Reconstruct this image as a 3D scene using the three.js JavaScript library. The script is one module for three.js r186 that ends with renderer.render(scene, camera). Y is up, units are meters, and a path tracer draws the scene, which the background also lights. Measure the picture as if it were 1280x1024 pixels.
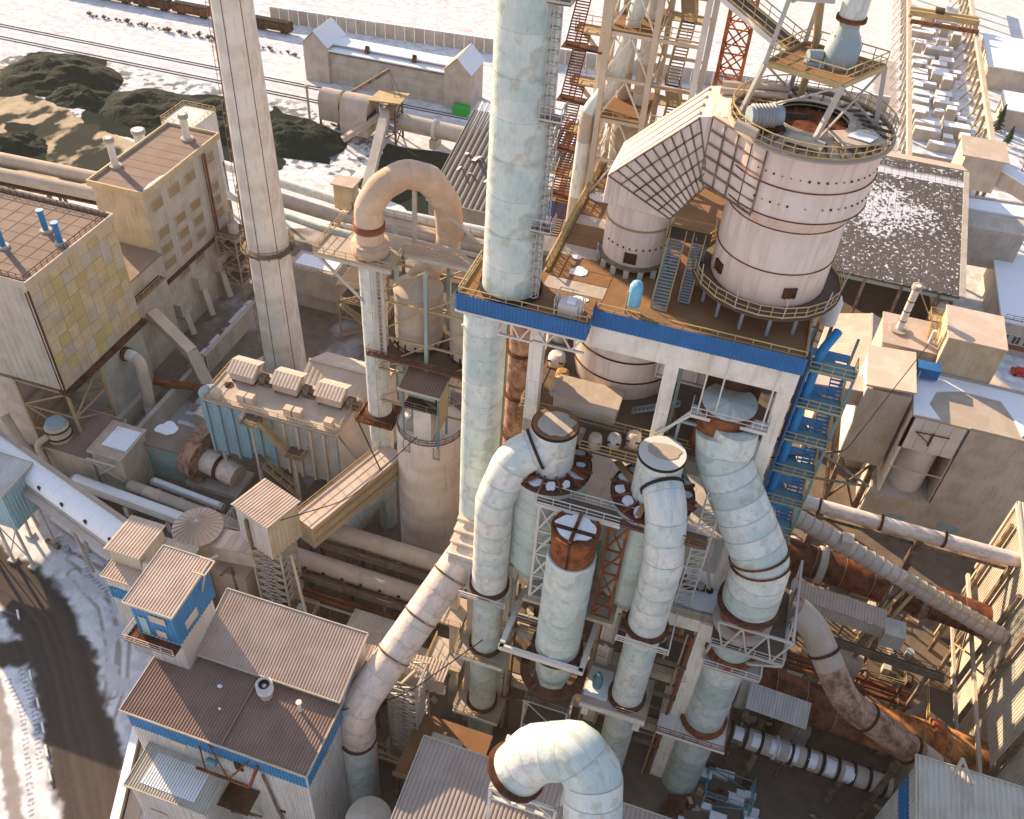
import * as THREE from 'three';
import { mergeGeometries } from 'three/addons/utils/BufferGeometryUtils.js';

// ---------- camera, sky, sun, exposure ----------
const scene = new THREE.Scene();
const D2R = Math.PI / 180;
const camera = new THREE.PerspectiveCamera(48.38, 1280 / 1024, 0.5, 3000);
camera.position.set(0, 120, 0);
camera.rotation.order = 'YXZ';
camera.rotation.set(-43 * D2R, 15 * D2R, 4.3 * D2R);
const renderer = new THREE.WebGLRenderer({ antialias: true });
renderer.toneMapping = THREE.LinearToneMapping;
renderer.toneMappingExposure = 2.25;
renderer.shadowMap.enabled = true;
const SUN_EL = 21 * D2R, SUN_AZ = 31 * D2R;           // azimuth: shadows run towards +x, a little towards +z
const sunDir = new THREE.Vector3(-Math.cos(SUN_EL) * Math.cos(SUN_AZ), Math.sin(SUN_EL), -Math.cos(SUN_EL) * Math.sin(SUN_AZ));
const sun = new THREE.DirectionalLight(new THREE.Color(1.0, 0.75, 0.49), 5.0);
sun.position.copy(sunDir).multiplyScalar(500).add(new THREE.Vector3(-20, 30, -100));
sun.target.position.set(-20, 30, -100);
sun.castShadow = true;
Object.assign(sun.shadow.camera, { left: -320, right: 320, top: 320, bottom: -320, near: 1, far: 1200 });
sun.shadow.mapSize.set(4096, 4096);
scene.add(sun, sun.target);
{ // clear winter evening sky: pale warm horizon near the sun, blue elsewhere
  const W = 512, Hh = 256, d = new Float32Array(W * Hh * 4);
  for (let j = 0; j < Hh; j++) for (let i = 0; i < W; i++) {
    const th = (j + 0.5) / Hh * Math.PI, ph = (i + 0.5) / W * 2 * Math.PI - Math.PI;
    const y = -Math.cos(th), r = Math.sin(th);         // row 0 is the bottom of the map
    const v = new THREE.Vector3(Math.cos(ph) * r, y, Math.sin(ph) * r);
    const up = Math.max(0, v.y), c = Math.max(-1, Math.min(1, v.dot(sunDir)));
    const hz = Math.exp(-up * 4.5), glow = Math.pow(Math.max(0, c), 6), wide = 0.5 + 0.5 * c;
    const blue = [0.34, 0.45, 0.66], pale = [0.86, 0.77, 0.7], warm = [1.7, 1.15, 0.64];
    const o = (j * W + i) * 4;
    for (let k = 0; k < 3; k++) {
      let s = blue[k] * (0.75 + 0.35 * wide) * (1 - hz) + pale[k] * hz * (0.6 + 0.5 * wide) + warm[k] * glow * (0.35 + 0.8 * hz);
      if (v.y < 0) s = s * 0.55;
      d[o + k] = s * 0.56;
    }
    d[o + 3] = 1;
  }
  const sky = new THREE.DataTexture(d, W, Hh, THREE.RGBAFormat, THREE.FloatType);
  sky.mapping = THREE.EquirectangularReflectionMapping; sky.magFilter = THREE.LinearFilter; sky.minFilter = THREE.LinearFilter; sky.needsUpdate = true;
  scene.background = sky; scene.environment = sky;
}
scene.fog = new THREE.FogExp2(new THREE.Color(0.95, 0.86, 0.74), 0.0001);

// ---------- random and noise ----------
let seed = 12345;
const rnd = () => { seed = (seed * 1664525 + 1013904223) >>> 0; return seed / 4294967296; };
const rr = (a, b) => a + (b - a) * rnd();
function lattice(s) { const t = new Float32Array(65536); let q = s >>> 0; for (let i = 0; i < 65536; i++) { q = (q * 1664525 + 1013904223) >>> 0; t[i] = q / 4294967296; } return t; }
const LT = lattice(77);
function vnoise(x, y, p) {                               // value noise, period p (<=256)
  const xi = Math.floor(x), yi = Math.floor(y), fx = x - xi, fy = y - yi;
  const a = ((xi % p) + p) % p, b = ((yi % p) + p) % p, a1 = (a + 1) % p, b1 = (b + 1) % p;
  const u = fx * fx * (3 - 2 * fx), v = fy * fy * (3 - 2 * fy);
  const p0 = LT[(b << 8) | a], p1 = LT[(b << 8) | a1], p2 = LT[(b1 << 8) | a], p3 = LT[(b1 << 8) | a1];
  return (p0 + (p1 - p0) * u) * (1 - v) + (p2 + (p3 - p2) * u) * v;
}
function fbm(x, y, p, o = 4) { let s = 0, a = 0.5, t = 0; for (let i = 0; i < o; i++) { s += a * vnoise(x, y, Math.min(256, p)); t += a; x *= 2; y *= 2; p *= 2; a *= 0.5; } return s / t; }
const sm = (a, b, x) => { const t = Math.min(1, Math.max(0, (x - a) / (b - a))); return t * t * (3 - 2 * t); };
function tex(n, fn, pu, pv, srgb = true) {
  const d = new Uint8Array(n * n * 4);
  for (let j = 0; j < n; j++) for (let i = 0; i < n; i++) {
    const c = fn(i / n, j / n), o = (j * n + i) * 4;
    for (let k = 0; k < 3; k++) { let v = Math.min(1, Math.max(0, c[k])); if (srgb) v = v <= 0.0031308 ? v * 12.92 : 1.055 * Math.pow(v, 1 / 2.4) - 0.055; d[o + k] = Math.round(v * 255); }
    d[o + 3] = 255;
  }
  const t = new THREE.DataTexture(d, n, n); t.wrapS = t.wrapT = THREE.RepeatWrapping; t.magFilter = THREE.LinearFilter; t.minFilter = THREE.LinearMipmapLinearFilter; t.generateMipmaps = true;
  if (srgb) t.colorSpace = THREE.SRGBColorSpace; t.repeat.set(1 / pu, 1 / pv); t.needsUpdate = true; return t;
}
const mix3 = (a, b, t) => [a[0] + (b[0] - a[0]) * t, a[1] + (b[1] - a[1]) * t, a[2] + (b[2] - a[2]) * t];
// relative colour maps (1 = the material's own colour); periods in metres
const TX = {
  dirt: tex(512, (u, v) => { const a = fbm(u * 6, v * 6, 6, 6), b = fbm(u * 24 + 9, v * 24, 24, 4), s = sm(0.42, 0.68, a); return mix3([0.7, 0.66, 0.6], [1, 1, 1], 0.4 + 0.6 * (0.6 * s + 0.4 * b)); }, 13, 13),
  streak: tex(512, (u, v) => { const a = fbm(u * 64, v * 5, 64, 4), b = fbm(u * 10 + 3, v * 5, 10, 5), f = sm(0.5, 0.75, a) * sm(0.35, 0.65, b); return mix3(mix3([0.87, 0.85, 0.82], [1, 1, 1], sm(0.3, 0.6, b)), [0.62, 0.5, 0.4], 0.5 * f); }, 12, 18),
  clad: tex(512, (u, v) => { const a = fbm(u * 5, v * 5, 5, 6), b = fbm(u * 60, v * 12 + 5, 60, 3), c = fbm(u * 9 + 4, v * 9 + 2, 9, 5); let k = mix3([0.8, 0.87, 0.87], [1.0, 1.0, 0.98], sm(0.3, 0.7, a)); k = mix3(k, [0.66, 0.55, 0.43], 0.5 * sm(0.53, 0.7, c) * (0.5 + b)); const m = 0.94 + 0.2 * (b - 0.5); return [k[0] * m, k[1] * m, k[2] * m]; }, 7, 7),
  rust: tex(512, (u, v) => { const a = fbm(u * 6, v * 6, 6, 6), b = fbm(u * 30, v * 30, 30, 3); return mix3([0.35, 0.26, 0.22], [1.15, 1.0, 0.9], sm(0.25, 0.75, 0.7 * a + 0.3 * b)); }, 8, 8),
  conc: tex(512, (u, v) => { const a = fbm(u * 5, v * 5, 5, 6), b = fbm(u * 70, v * 70, 70, 2), s = fbm(u * 40, v * 3 + 1, 40, 4); let k = mix3([0.84, 0.81, 0.77], [1, 1, 1], sm(0.25, 0.7, a)); k = mix3(k, [0.55, 0.48, 0.4], 0.32 * sm(0.6, 0.8, s)); const m = 0.93 + 0.14 * b; return [k[0] * m, k[1] * m, k[2] * m]; }, 11, 11),
  frost: tex(1024, (u, v) => { const a = fbm(u * 90, v * 90, 90, 3), b = fbm(u * 7, v * 7, 7, 3), d = Math.hypot((u - 0.5) / 0.34, (v - 0.28) / 0.26), k = sm(1.25, 0.2, d + (b - 0.5) * 1.2), e = sm(0.93, 0.97, v + (b - 0.5) * 0.04), w = Math.max(sm(0.66 - 0.34 * k, 0.76 - 0.34 * k, a), e); return mix3(mix3([0.085, 0.077, 0.073], [0.13, 0.115, 0.108], b), [0.72, 0.74, 0.79], 0.9 * w); }, 42, 42),
  bump: tex(512, (u, v) => { const a = fbm(u * 8, v * 8, 8, 6); return [a, a, a]; }, 5, 5, false),
  wrinkle: tex(512, (u, v) => { const a = Math.abs(fbm(u * 7, v * 7, 7, 4) - 0.5) * 3, b = fbm(u * 5 + 2, v * 5, 5, 3); const c = 0.5 * Math.min(1, a) + 0.5 * b; return [c, c, c]; }, 5, 5, false),
};
// ---------- materials ----------
function mat(r, g, b, o = {}) {
  const m = new THREE.MeshPhysicalMaterial({ roughness: o.rough ?? 0.85, metalness: o.metal ?? 0, side: THREE.DoubleSide }); m.specularIntensity = (o.rough ?? 0.85) > 0.65 ? 0.25 : 0.8;
  m.color.setRGB(r, g, b); if (o.map) m.map = o.map;
  if (o.bump) { m.bumpMap = o.bump; m.bumpScale = o.bs ?? 0.03; }
  return m;
}
const CL = (r, g, b) => mat(r, g, b, { map: TX.clad, rough: 0.5, metal: 0.0, bump: TX.wrinkle, bs: 0.035 });
const MT = {
  clad: [CL(0.62, 0.695, 0.675), CL(0.69, 0.73, 0.71), CL(0.59, 0.67, 0.65)],
  cladw: [CL(0.73, 0.745, 0.72), CL(0.69, 0.72, 0.7), CL(0.77, 0.76, 0.73)],
  cladg: [CL(0.5, 0.58, 0.555), CL(0.54, 0.62, 0.59), CL(0.51, 0.58, 0.55)],
  peach: [CL(0.78, 0.63, 0.55), CL(0.75, 0.6, 0.52), CL(0.81, 0.66, 0.58)],
  goose: [mat(0.66, 0.5, 0.38, { map: TX.dirt, bump: TX.wrinkle, bs: 0.12 }), mat(0.62, 0.46, 0.34, { map: TX.dirt, bump: TX.wrinkle, bs: 0.12 }), mat(0.69, 0.54, 0.42, { map: TX.dirt, bump: TX.wrinkle, bs: 0.12 })],
  tank: [mat(0.72, 0.58, 0.52, { map: TX.streak, rough: 0.6 }), mat(0.72, 0.61, 0.57, { map: TX.streak, rough: 0.6 }), mat(0.7, 0.55, 0.48, { map: TX.streak, rough: 0.6 })],
  tankw: mat(0.72, 0.64, 0.6, { map: TX.streak, rough: 0.6 }),
  duct: [mat(0.4, 0.27, 0.21, { map: TX.rust, rough: 0.7 }), mat(0.36, 0.25, 0.2, { map: TX.rust, rough: 0.7 }), mat(0.43, 0.3, 0.24, { map: TX.rust, rough: 0.7 })],
  tand: [mat(0.5, 0.42, 0.35, { map: TX.dirt }), mat(0.46, 0.39, 0.325, { map: TX.dirt }), mat(0.54, 0.46, 0.38, { map: TX.dirt })],
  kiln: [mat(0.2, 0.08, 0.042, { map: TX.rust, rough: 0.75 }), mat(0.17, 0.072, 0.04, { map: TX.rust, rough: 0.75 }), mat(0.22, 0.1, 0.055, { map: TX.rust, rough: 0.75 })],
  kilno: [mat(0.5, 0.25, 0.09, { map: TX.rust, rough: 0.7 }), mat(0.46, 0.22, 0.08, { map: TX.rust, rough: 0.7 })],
  rust: mat(0.25, 0.1, 0.05, { map: TX.rust }), rustd: mat(0.12, 0.06, 0.04, { map: TX.rust }),
  chim: mat(0.78, 0.73, 0.66, { map: TX.conc, bump: TX.bump, bs: 0.03 }),
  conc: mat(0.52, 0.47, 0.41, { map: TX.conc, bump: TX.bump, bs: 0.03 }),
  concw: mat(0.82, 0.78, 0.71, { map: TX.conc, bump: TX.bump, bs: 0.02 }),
  concd: mat(0.5, 0.455, 0.4, { map: TX.conc, bump: TX.bump, bs: 0.04 }),
  silo: mat(0.84, 0.75, 0.67, { map: TX.conc }),
  floor: mat(0.27, 0.15, 0.075, { map: TX.dirt, bump: TX.bump, bs: 0.05 }), floord: mat(0.17, 0.13, 0.1, { map: TX.dirt }),
  dust: mat(0.5, 0.43, 0.37, { map: TX.dirt, bump: TX.bump, bs: 0.05 }),
  grat: mat(0.13, 0.1, 0.075, { map: TX.dirt }),
  yel: mat(0.52, 0.39, 0.18, { map: TX.dirt, rough: 0.6 }), yeld: mat(0.46, 0.35, 0.2, { map: TX.dirt, rough: 0.7 }),
  steel: mat(0.52, 0.5, 0.47, { map: TX.dirt, rough: 0.6 }), steelw: mat(0.7, 0.68, 0.65, { map: TX.dirt, rough: 0.6 }),
  steelb: mat(0.25, 0.22, 0.18, { map: TX.rust, rough: 0.7 }), steelt: mat(0.3, 0.42, 0.42, { map: TX.dirt, rough: 0.6 }),
  orange: mat(0.5, 0.17, 0.04, { map: TX.rust, rough: 0.65 }),
  seam: mat(0.38, 0.38, 0.36), dark: mat(0.03, 0.028, 0.026), black: mat(0.012, 0.012, 0.012, { rough: 0.6 }),
  blue: mat(0.012, 0.14, 0.4, { map: TX.dirt, rough: 0.55 }), blueb: mat(0.03, 0.22, 0.48, { map: TX.dirt, rough: 0.55 }), bluep: mat(0.01, 0.22, 0.5, { rough: 0.4 }),
  sheet: mat(0.56, 0.55, 0.53, { map: TX.streak, rough: 0.6 }), sheetc: mat(0.51, 0.47, 0.4, { map: TX.conc, rough: 0.7 }), sheetg: mat(0.42, 0.44, 0.42, { map: TX.conc, rough: 0.7 }),
  sheety: mat(0.57, 0.48, 0.33, { map: TX.conc, rough: 0.7 }), sheetblue: mat(0.28, 0.45, 0.52, { map: TX.streak, rough: 0.6 }), patchy: mat(0.55, 0.45, 0.23, { map: TX.dirt, rough: 0.7 }),
  roofg: mat(0.4, 0.34, 0.31, { map: TX.dirt, rough: 0.7 }), roofb: mat(0.28, 0.195, 0.16, { map: TX.dirt, rough: 0.75 }), rooft: mat(0.53, 0.42, 0.35, { map: TX.dirt, rough: 0.75 }), roofd: mat(0.25, 0.19, 0.16, { map: TX.dirt }),
  roofl: mat(0.63, 0.51, 0.43, { map: TX.dirt, rough: 0.75 }), frost: mat(1, 1, 1, { map: TX.frost, rough: 0.7 }), slate2: mat(0.115, 0.1, 0.095, { map: TX.dirt, rough: 0.6 }), slate: mat(0.1, 0.092, 0.088, { map: TX.dirt, rough: 0.6 }),
  snow: mat(0.8, 0.82, 0.86, { bump: TX.bump, bs: 0.1, rough: 0.95 }),
  coal: mat(0.013, 0.024, 0.018, { rough: 0.95, bump: TX.bump, bs: 0.4 }),
  brick: mat(0.28, 0.1, 0.06, { map: TX.dirt }), green: mat(0.03, 0.4, 0.06), red: mat(0.5, 0.03, 0.03, { rough: 0.4 }),
  wood: mat(0.42, 0.26, 0.12, { map: TX.dirt }), teal: mat(0.12, 0.3, 0.36, { map: TX.dirt, rough: 0.6 }), motor: mat(0.3, 0.38, 0.42, { rough: 0.5 }),
  glass: mat(0.05, 0.07, 0.08, { rough: 0.15 }), shutter: mat(0.36, 0.26, 0.15, { map: TX.dirt }), white: mat(0.75, 0.75, 0.73, { map: TX.dirt }), beige: mat(0.6, 0.52, 0.43, { map: TX.dirt }),
  bark: mat(0.1, 0.07, 0.05), needle: mat(0.03, 0.06, 0.03), twig: mat(0.16, 0.11, 0.07),
};

// ---------- scene-graph helpers: all geometry is given in world metres, parts are re-based to their thing ----------
const names = new Map();
function numbered(n) { const k = names.get(n) || 0; names.set(n, k + 1); return k ? n + '_' + String(k).padStart(3, '0') : n; }
function thing(name, label, category, p = [0, 0, 0], group) {
  const o = new THREE.Group(); o.name = numbered(name); o.position.set(...p); o.userData = { label, category }; if (group) o.userData.group = group; scene.add(o); return o;
}
const rootOf = o => { while (o.parent && o.parent !== scene) o = o.parent; return o; };
function part(parent, name, geo, m, label) {
  if (Array.isArray(geo)) geo = merge(geo);
  const r = rootOf(parent); geo = geo.index && false ? geo : geo; geo.translate(-r.position.x, -r.position.y, -r.position.z);
  const o = new THREE.Mesh(geo, m); o.name = name; if (label) o.userData.label = label; parent.add(o); return o;
}
function setting(name, geo, m, kind = 'structure') { const o = new THREE.Mesh(Array.isArray(geo) ? merge(geo) : geo, m); o.name = numbered(name); o.userData = { kind }; scene.add(o); return o; }
function copyOf(root, p, label, ry = 0, s = 1) { const c = root.clone(); c.name = numbered(root.name.replace(/_\d{3}$/, '')); c.userData = { ...root.userData }; if (label) c.userData.label = label; c.position.set(...p); c.rotation.y = ry; if (s.length) c.scale.set(...s); else c.scale.setScalar(s); scene.add(c); return c; }
const merge = a => mergeGeometries(a.flat(9).map(g => { const q = g.index ? g.toNonIndexed() : g; for (const k of Object.keys(q.attributes)) if (!['position', 'normal', 'uv'].includes(k)) q.deleteAttribute(k); return q; }));
const V = (x, y, z) => new THREE.Vector3(x, y, z);
function wuv(g) {                                      // box-mapped uv in metres
  const p = g.attributes.position, n = g.attributes.normal, uv = new Float32Array(p.count * 2);
  for (let i = 0; i < p.count; i++) {
    const ax = Math.abs(n.getX(i)), ay = Math.abs(n.getY(i)), az = Math.abs(n.getZ(i));
    if (ay > 0.75 && ay >= ax && ay >= az) { uv[2 * i] = p.getX(i); uv[2 * i + 1] = p.getZ(i); } else if (ax > az) { uv[2 * i] = p.getZ(i); uv[2 * i + 1] = p.getY(i); } else { uv[2 * i] = p.getX(i); uv[2 * i + 1] = p.getY(i); }
  }
  g.setAttribute('uv', new THREE.BufferAttribute(uv, 2)); return g;
}
function B(x0, x1, y0, y1, z0, z1) { const g = new THREE.BoxGeometry(Math.abs(x1 - x0), Math.abs(y1 - y0), Math.abs(z1 - z0)); g.translate((x0 + x1) / 2, (y0 + y1) / 2, (z0 + z1) / 2); return wuv(g); }
function bar(a, b, w, h = w) {                         // a beam from a to b
  const A = V(...a), Bv = V(...b), d = Bv.clone().sub(A), L = d.length(); d.normalize();
  const g = new THREE.BoxGeometry(w, h, L);
  const up = Math.abs(d.y) > 0.98 ? V(1, 0, 0) : V(0, 1, 0), xa = up.clone().cross(d).normalize(), ya = d.clone().cross(xa);
  g.applyMatrix4(new THREE.Matrix4().makeBasis(xa, ya, d).setPosition(A.add(Bv).multiplyScalar(0.5))); return wuv(g);
}
function sweep(P, R, seg = 20, caps = true, TT = null) {           // tube through points P with radius R (number or per-point list)
  const n = P.length, T = [], pos = [], nor = [], uv = [], idx = [];
  for (let i = 0; i < n; i++) { const a = P[Math.max(0, i - 1)], b = P[Math.min(n - 1, i + 1)]; T.push(TT ? TT[i] : b.clone().sub(a).normalize()); }
  let N = Math.abs(T[0].y) > 0.9 ? V(1, 0, 0) : V(0, 1, 0); N.sub(T[0].clone().multiplyScalar(N.dot(T[0]))).normalize();
  let L = 0; const rad = i => Array.isArray(R) ? R[i] : R;
  for (let i = 0; i < n; i++) {
    if (i) { N.sub(T[i].clone().multiplyScalar(N.dot(T[i]))).normalize(); L += P[i].distanceTo(P[i - 1]); }
    const Bn = T[i].clone().cross(N), r = rad(i), sl = i < n - 1 ? (rad(i + 1) - r) / Math.max(1e-4, P[i + 1].distanceTo(P[i])) : i ? (r - rad(i - 1)) / Math.max(1e-4, P[i].distanceTo(P[i - 1])) : 0;
    for (let k = 0; k <= seg; k++) {
      const a = k / seg * 2 * Math.PI, c = Math.cos(a), s = Math.sin(a), d = N.clone().multiplyScalar(c).add(Bn.clone().multiplyScalar(s));
      pos.push(P[i].x + d.x * r, P[i].y + d.y * r, P[i].z + d.z * r); const q = d.clone().sub(T[i].clone().multiplyScalar(Math.max(-3, Math.min(3, sl)))).normalize(); nor.push(q.x, q.y, q.z); uv.push(a * 2.5, L);
    }
  }
  for (let i = 0; i < n - 1; i++) for (let k = 0; k < seg; k++) { const a = i * (seg + 1) + k, b = a + seg + 1; idx.push(a, a + 1, b, b, a + 1, b + 1); }
  const ca = (i, s) => { const o = pos.length / 3; pos.push(P[i].x, P[i].y, P[i].z); nor.push(T[i].x * s, T[i].y * s, T[i].z * s); uv.push(0, 0); const Bn = 0; for (let k = 0; k <= seg; k++) { const q = (i * (seg + 1) + k) * 3; pos.push(pos[q], pos[q + 1], pos[q + 2]); nor.push(T[i].x * s, T[i].y * s, T[i].z * s); const a = k / seg * 2 * Math.PI, r = rad(i); uv.push(Math.cos(a) * r, Math.sin(a) * r); } for (let k = 0; k < seg; k++) s > 0 ? idx.push(o, o + 1 + k, o + 2 + k) : idx.push(o, o + 2 + k, o + 1 + k); };
  if (caps) { ca(0, -1); ca(n - 1, 1); }
  const g = new THREE.BufferGeometry(); g.setAttribute('position', new THREE.Float32BufferAttribute(pos, 3)); g.setAttribute('normal', new THREE.Float32BufferAttribute(nor, 3)); g.setAttribute('uv', new THREE.Float32BufferAttribute(uv, 2)); g.setIndex(idx); return g;
}
const rod = (a, b, r, seg = 10, r1 = r) => sweep([V(...a), V(...b)], [r, r1], seg);
const vcyl = (x, z, y0, y1, r0, r1 = r0, seg = 32, caps = true) => sweep([V(x, y0, z), V(x, y1, z)], [r0, r1], seg, caps);
function lathe(x, z, prof, seg = 36) { const P = [], R = []; for (const [y, r] of prof) { P.push(V(x, y, z)); R.push(r); } return sweep(P, R, seg, true, P.map(() => V(0, 1, 0))); }
function fillet(pts, rad, n = 8) {                     // polyline with rounded corners
  const P = pts.map(p => V(...p)), out = [P[0]];
  for (let i = 1; i < P.length - 1; i++) {
    const a = P[i - 1].clone().sub(P[i]), b = P[i + 1].clone().sub(P[i]), la = a.length(), lb = b.length(); a.normalize(); b.normalize();
    const ang = a.angleTo(b), t = Math.min((Array.isArray(rad) ? rad[i - 1] : rad) / Math.tan(ang / 2), la * 0.48, lb * 0.48), s = P[i].clone().add(a.multiplyScalar(t)), e = P[i].clone().add(b.multiplyScalar(t));
    for (let k = 0; k <= n; k++) { const u = k / n; out.push(s.clone().multiplyScalar((1 - u) * (1 - u)).add(P[i].clone().multiplyScalar(2 * u * (1 - u))).add(e.clone().multiplyScalar(u * u))); }
  }
  out.push(P[P.length - 1]); return out;
}
function resample(P, step) {
  const c = [0]; for (let i = 1; i < P.length; i++) c.push(c[i - 1] + P[i].distanceTo(P[i - 1])); const L = c[c.length - 1], n = Math.max(1, Math.round(L / step)), out = []; let j = 0;
  for (let i = 0; i <= n; i++) { const s = L * i / n; while (j < c.length - 2 && c[j + 1] < s) j++; const t = (s - c[j]) / Math.max(1e-6, c[j + 1] - c[j]); out.push(P[j].clone().lerp(P[j + 1], t)); } return out;
}
// a duct built of separate cladding courses that overlap slightly
function courses(g, P, r, step, mats, name = 'cladding_course', seg = 24, r1 = r) {
  const Q = resample(P, step / 4), n = Q.length - 1, T = Q.map((_, i) => Q[Math.min(n, i + 1)].clone().sub(Q[Math.max(0, i - 1)]).normalize()); let L = 0;
  for (let i = 0; i < n; i += 4) {
    const e = Math.min(n, i + 4), S = Q.slice(i, e + 1), t = T.slice(i, e + 1), k = (r + (r1 - r) * i / n) * (1 + rr(-0.002, 0.002)), m = S.length - 1;
    S.push(S[m].clone().addScaledVector(t[m], 0.06)); t.push(t[m]);
    const q = sweep(S, S.map((_, j) => (k + (r1 - r) * j / n) * (1.011 - 0.011 * Math.min(1, j / m))), seg, i === 0 || e === n, t), uv = q.attributes.uv, du = rr(0, 7); for (let j = 0; j < uv.count; j++) uv.setXY(j, uv.getX(j) + du, uv.getY(j) + L); L += step;
    const cm = part(g, name, q, mats[Math.floor(rnd() * mats.length)]); if (i && r > 1.6) { const a = Q[i], t0 = T[i]; part(cm, 'seam', sweep([a.clone().addScaledVector(t0, -0.022), a.clone().addScaledVector(t0, 0.022)], k * 1.014, seg, false, [t0, t0]), MT.seam); }
  }
}
const parts = (g, name, geos, m) => geos.forEach(q => part(g, name, q, m));
const shiftUV = (q, u, v) => { const a = q.attributes.uv; for (let i = 0; i < a.count; i++) a.setXY(i, a.getX(i) + u, a.getY(i) + v); return q; };
function band(c, dir, r, w, t = 0.12, seg = 28) { const d = V(...dir).normalize().multiplyScalar(w / 2), p = V(...c); const u = d.clone().normalize(); return sweep([p.clone().sub(d), p.clone().sub(d), p.clone().add(d), p.clone().add(d)], [r - 0.05, r + t, r + t, r - 0.05], seg, false, [u, u, u, u]); }
function railing(pts, h = 1.1, o = {}) {
  const out = [], st = o.step ?? 1.6, w = o.w ?? 0.07;
  for (let i = 0; i < pts.length - 1; i++) {
    const a = pts[i], b = pts[i + 1], L = Math.hypot(b[0] - a[0], b[1] - a[1], b[2] - a[2]), n = Math.max(1, Math.round(L / st)), at = (t, dy) => [a[0] + (b[0] - a[0]) * t, a[1] + (b[1] - a[1]) * t + dy, a[2] + (b[2] - a[2]) * t];
    for (let k = i ? 1 : 0; k <= n; k++) out.push(bar(at(k / n, 0), at(k / n, h), w));
    out.push(bar(at(0, h), at(1, h), w * 1.15), bar(at(0, h * 0.52), at(1, h * 0.52), w * 0.8), bar(at(0, 0.1), at(1, 0.1), 0.03, 0.18));
  }
  return merge(out);
}
const ringPts = (x, y, z, r, n = 20, a0 = 0, a1 = 2 * Math.PI) => Array.from({ length: n + 1 }, (_, i) => { const a = a0 + (a1 - a0) * i / n; return [x + Math.cos(a) * r, y, z + Math.sin(a) * r]; });
// ribbed sheet on a quad; ribs run from edge a-b to edge d-c
function ribbed(a, b, c, d, pitch = 0.45, depth = 0.07, th = 0) {
  const A = V(...a), Bq = V(...b), C = V(...c), Dq = V(...d), n = Bq.clone().sub(A).cross(Dq.clone().sub(A)).normalize(), W = A.distanceTo(Bq), ribs = Math.max(1, Math.round(W / pitch));
  const pos = [], uv = [], L = A.distanceTo(Dq), st = []; for (let i = 0; i < ribs; i++) { st.push([i / ribs, 0], [(i + 0.3) / ribs, 0], [(i + 0.45) / ribs, 1], [(i + 0.85) / ribs, 1]); } st.push([1, 0]);
  const pt = (s, o, e) => { const p = (e ? Dq.clone().lerp(C, s) : A.clone().lerp(Bq, s)); return p.add(n.clone().multiplyScalar(o * depth)); };
  for (let i = 0; i < st.length - 1; i++) { const [s, o] = st[i], [s1, o1] = st[i + 1], p = pt(s, o, 0), q = pt(s1, o1, 0), r = pt(s1, o1, 1), t = pt(s, o, 1); for (const [v, U, Y] of [[p, s, 0], [q, s1, 0], [r, s1, L], [p, s, 0], [r, s1, L], [t, s, L]]) { pos.push(v.x, v.y, v.z); uv.push(U * W, Y); } }
  const g = new THREE.BufferGeometry(); g.setAttribute('position', new THREE.Float32BufferAttribute(pos, 3)); g.setAttribute('uv', new THREE.Float32BufferAttribute(uv, 2)); g.computeVertexNormals(); return g;
}
function prism(poly, y0, y1) {                          // vertical prism over an (x, z) outline
  const s = new THREE.Shape(poly.map(([x, z]) => new THREE.Vector2(x, -z))), g = new THREE.ExtrudeGeometry(s, { depth: y1 - y0, bevelEnabled: false }); g.rotateX(-Math.PI / 2); g.translate(0, y0, 0); return wuv(g.toNonIndexed());
}
// corrugated shed: four ribbed walls and a lean-to roof; y1 = eaves at z1 (front), y2 = eaves at z0 (back)
function shed(g, x0, x1, z0, z1, y0, y1, y2, wm, rm, o = {}) {
  const p = o.pitch ?? 0.5, ov = o.over ?? 0.4, W = o.walls ?? 'fblr';
  if (W.includes('f')) part(g, 'wall', ribbed([x0, y0, z1], [x1, y0, z1], [x1, y1, z1], [x0, y1, z1], p), wm);
  if (W.includes('b')) part(g, 'wall', ribbed([x1, y0, z0], [x0, y0, z0], [x0, y2, z0], [x1, y2, z0], p), wm);
  if (W.includes('l')) part(g, 'wall', ribbed([x0, y0, z0], [x0, y0, z1], [x0, y1, z1], [x0, y2, z0], p), wm);
  if (W.includes('r')) part(g, 'wall', ribbed([x1, y0, z1], [x1, y0, z0], [x1, y2, z0], [x1, y1, z1], p), wm);
  const sl = (y2 - y1) / (z1 - z0), f = z1 + ov, b = z0 - ov, yf = y1 - sl * ov + 0.12, yb = y2 + sl * ov + 0.12;
  const roof = part(g, 'roof', ribbed([x0 - ov, yf, f], [x1 + ov, yf, f], [x1 + ov, yb, b], [x0 - ov, yb, b], o.rp ?? 0.5, 0.1), rm);
  part(roof, 'verge_trim', [bar([x0 - ov, yf, f], [x1 + ov, yf, f], 0.12, 0.35), bar([x0 - ov, yb, b], [x1 + ov, yb, b], 0.12, 0.35), bar([x0 - ov, yf, f], [x0 - ov, yb, b], 0.12, 0.35), bar([x1 + ov, yf, f], [x1 + ov, yb, b], 0.12, 0.35)], o.trim ?? MT.sheetc);
  return roof;
}
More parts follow.
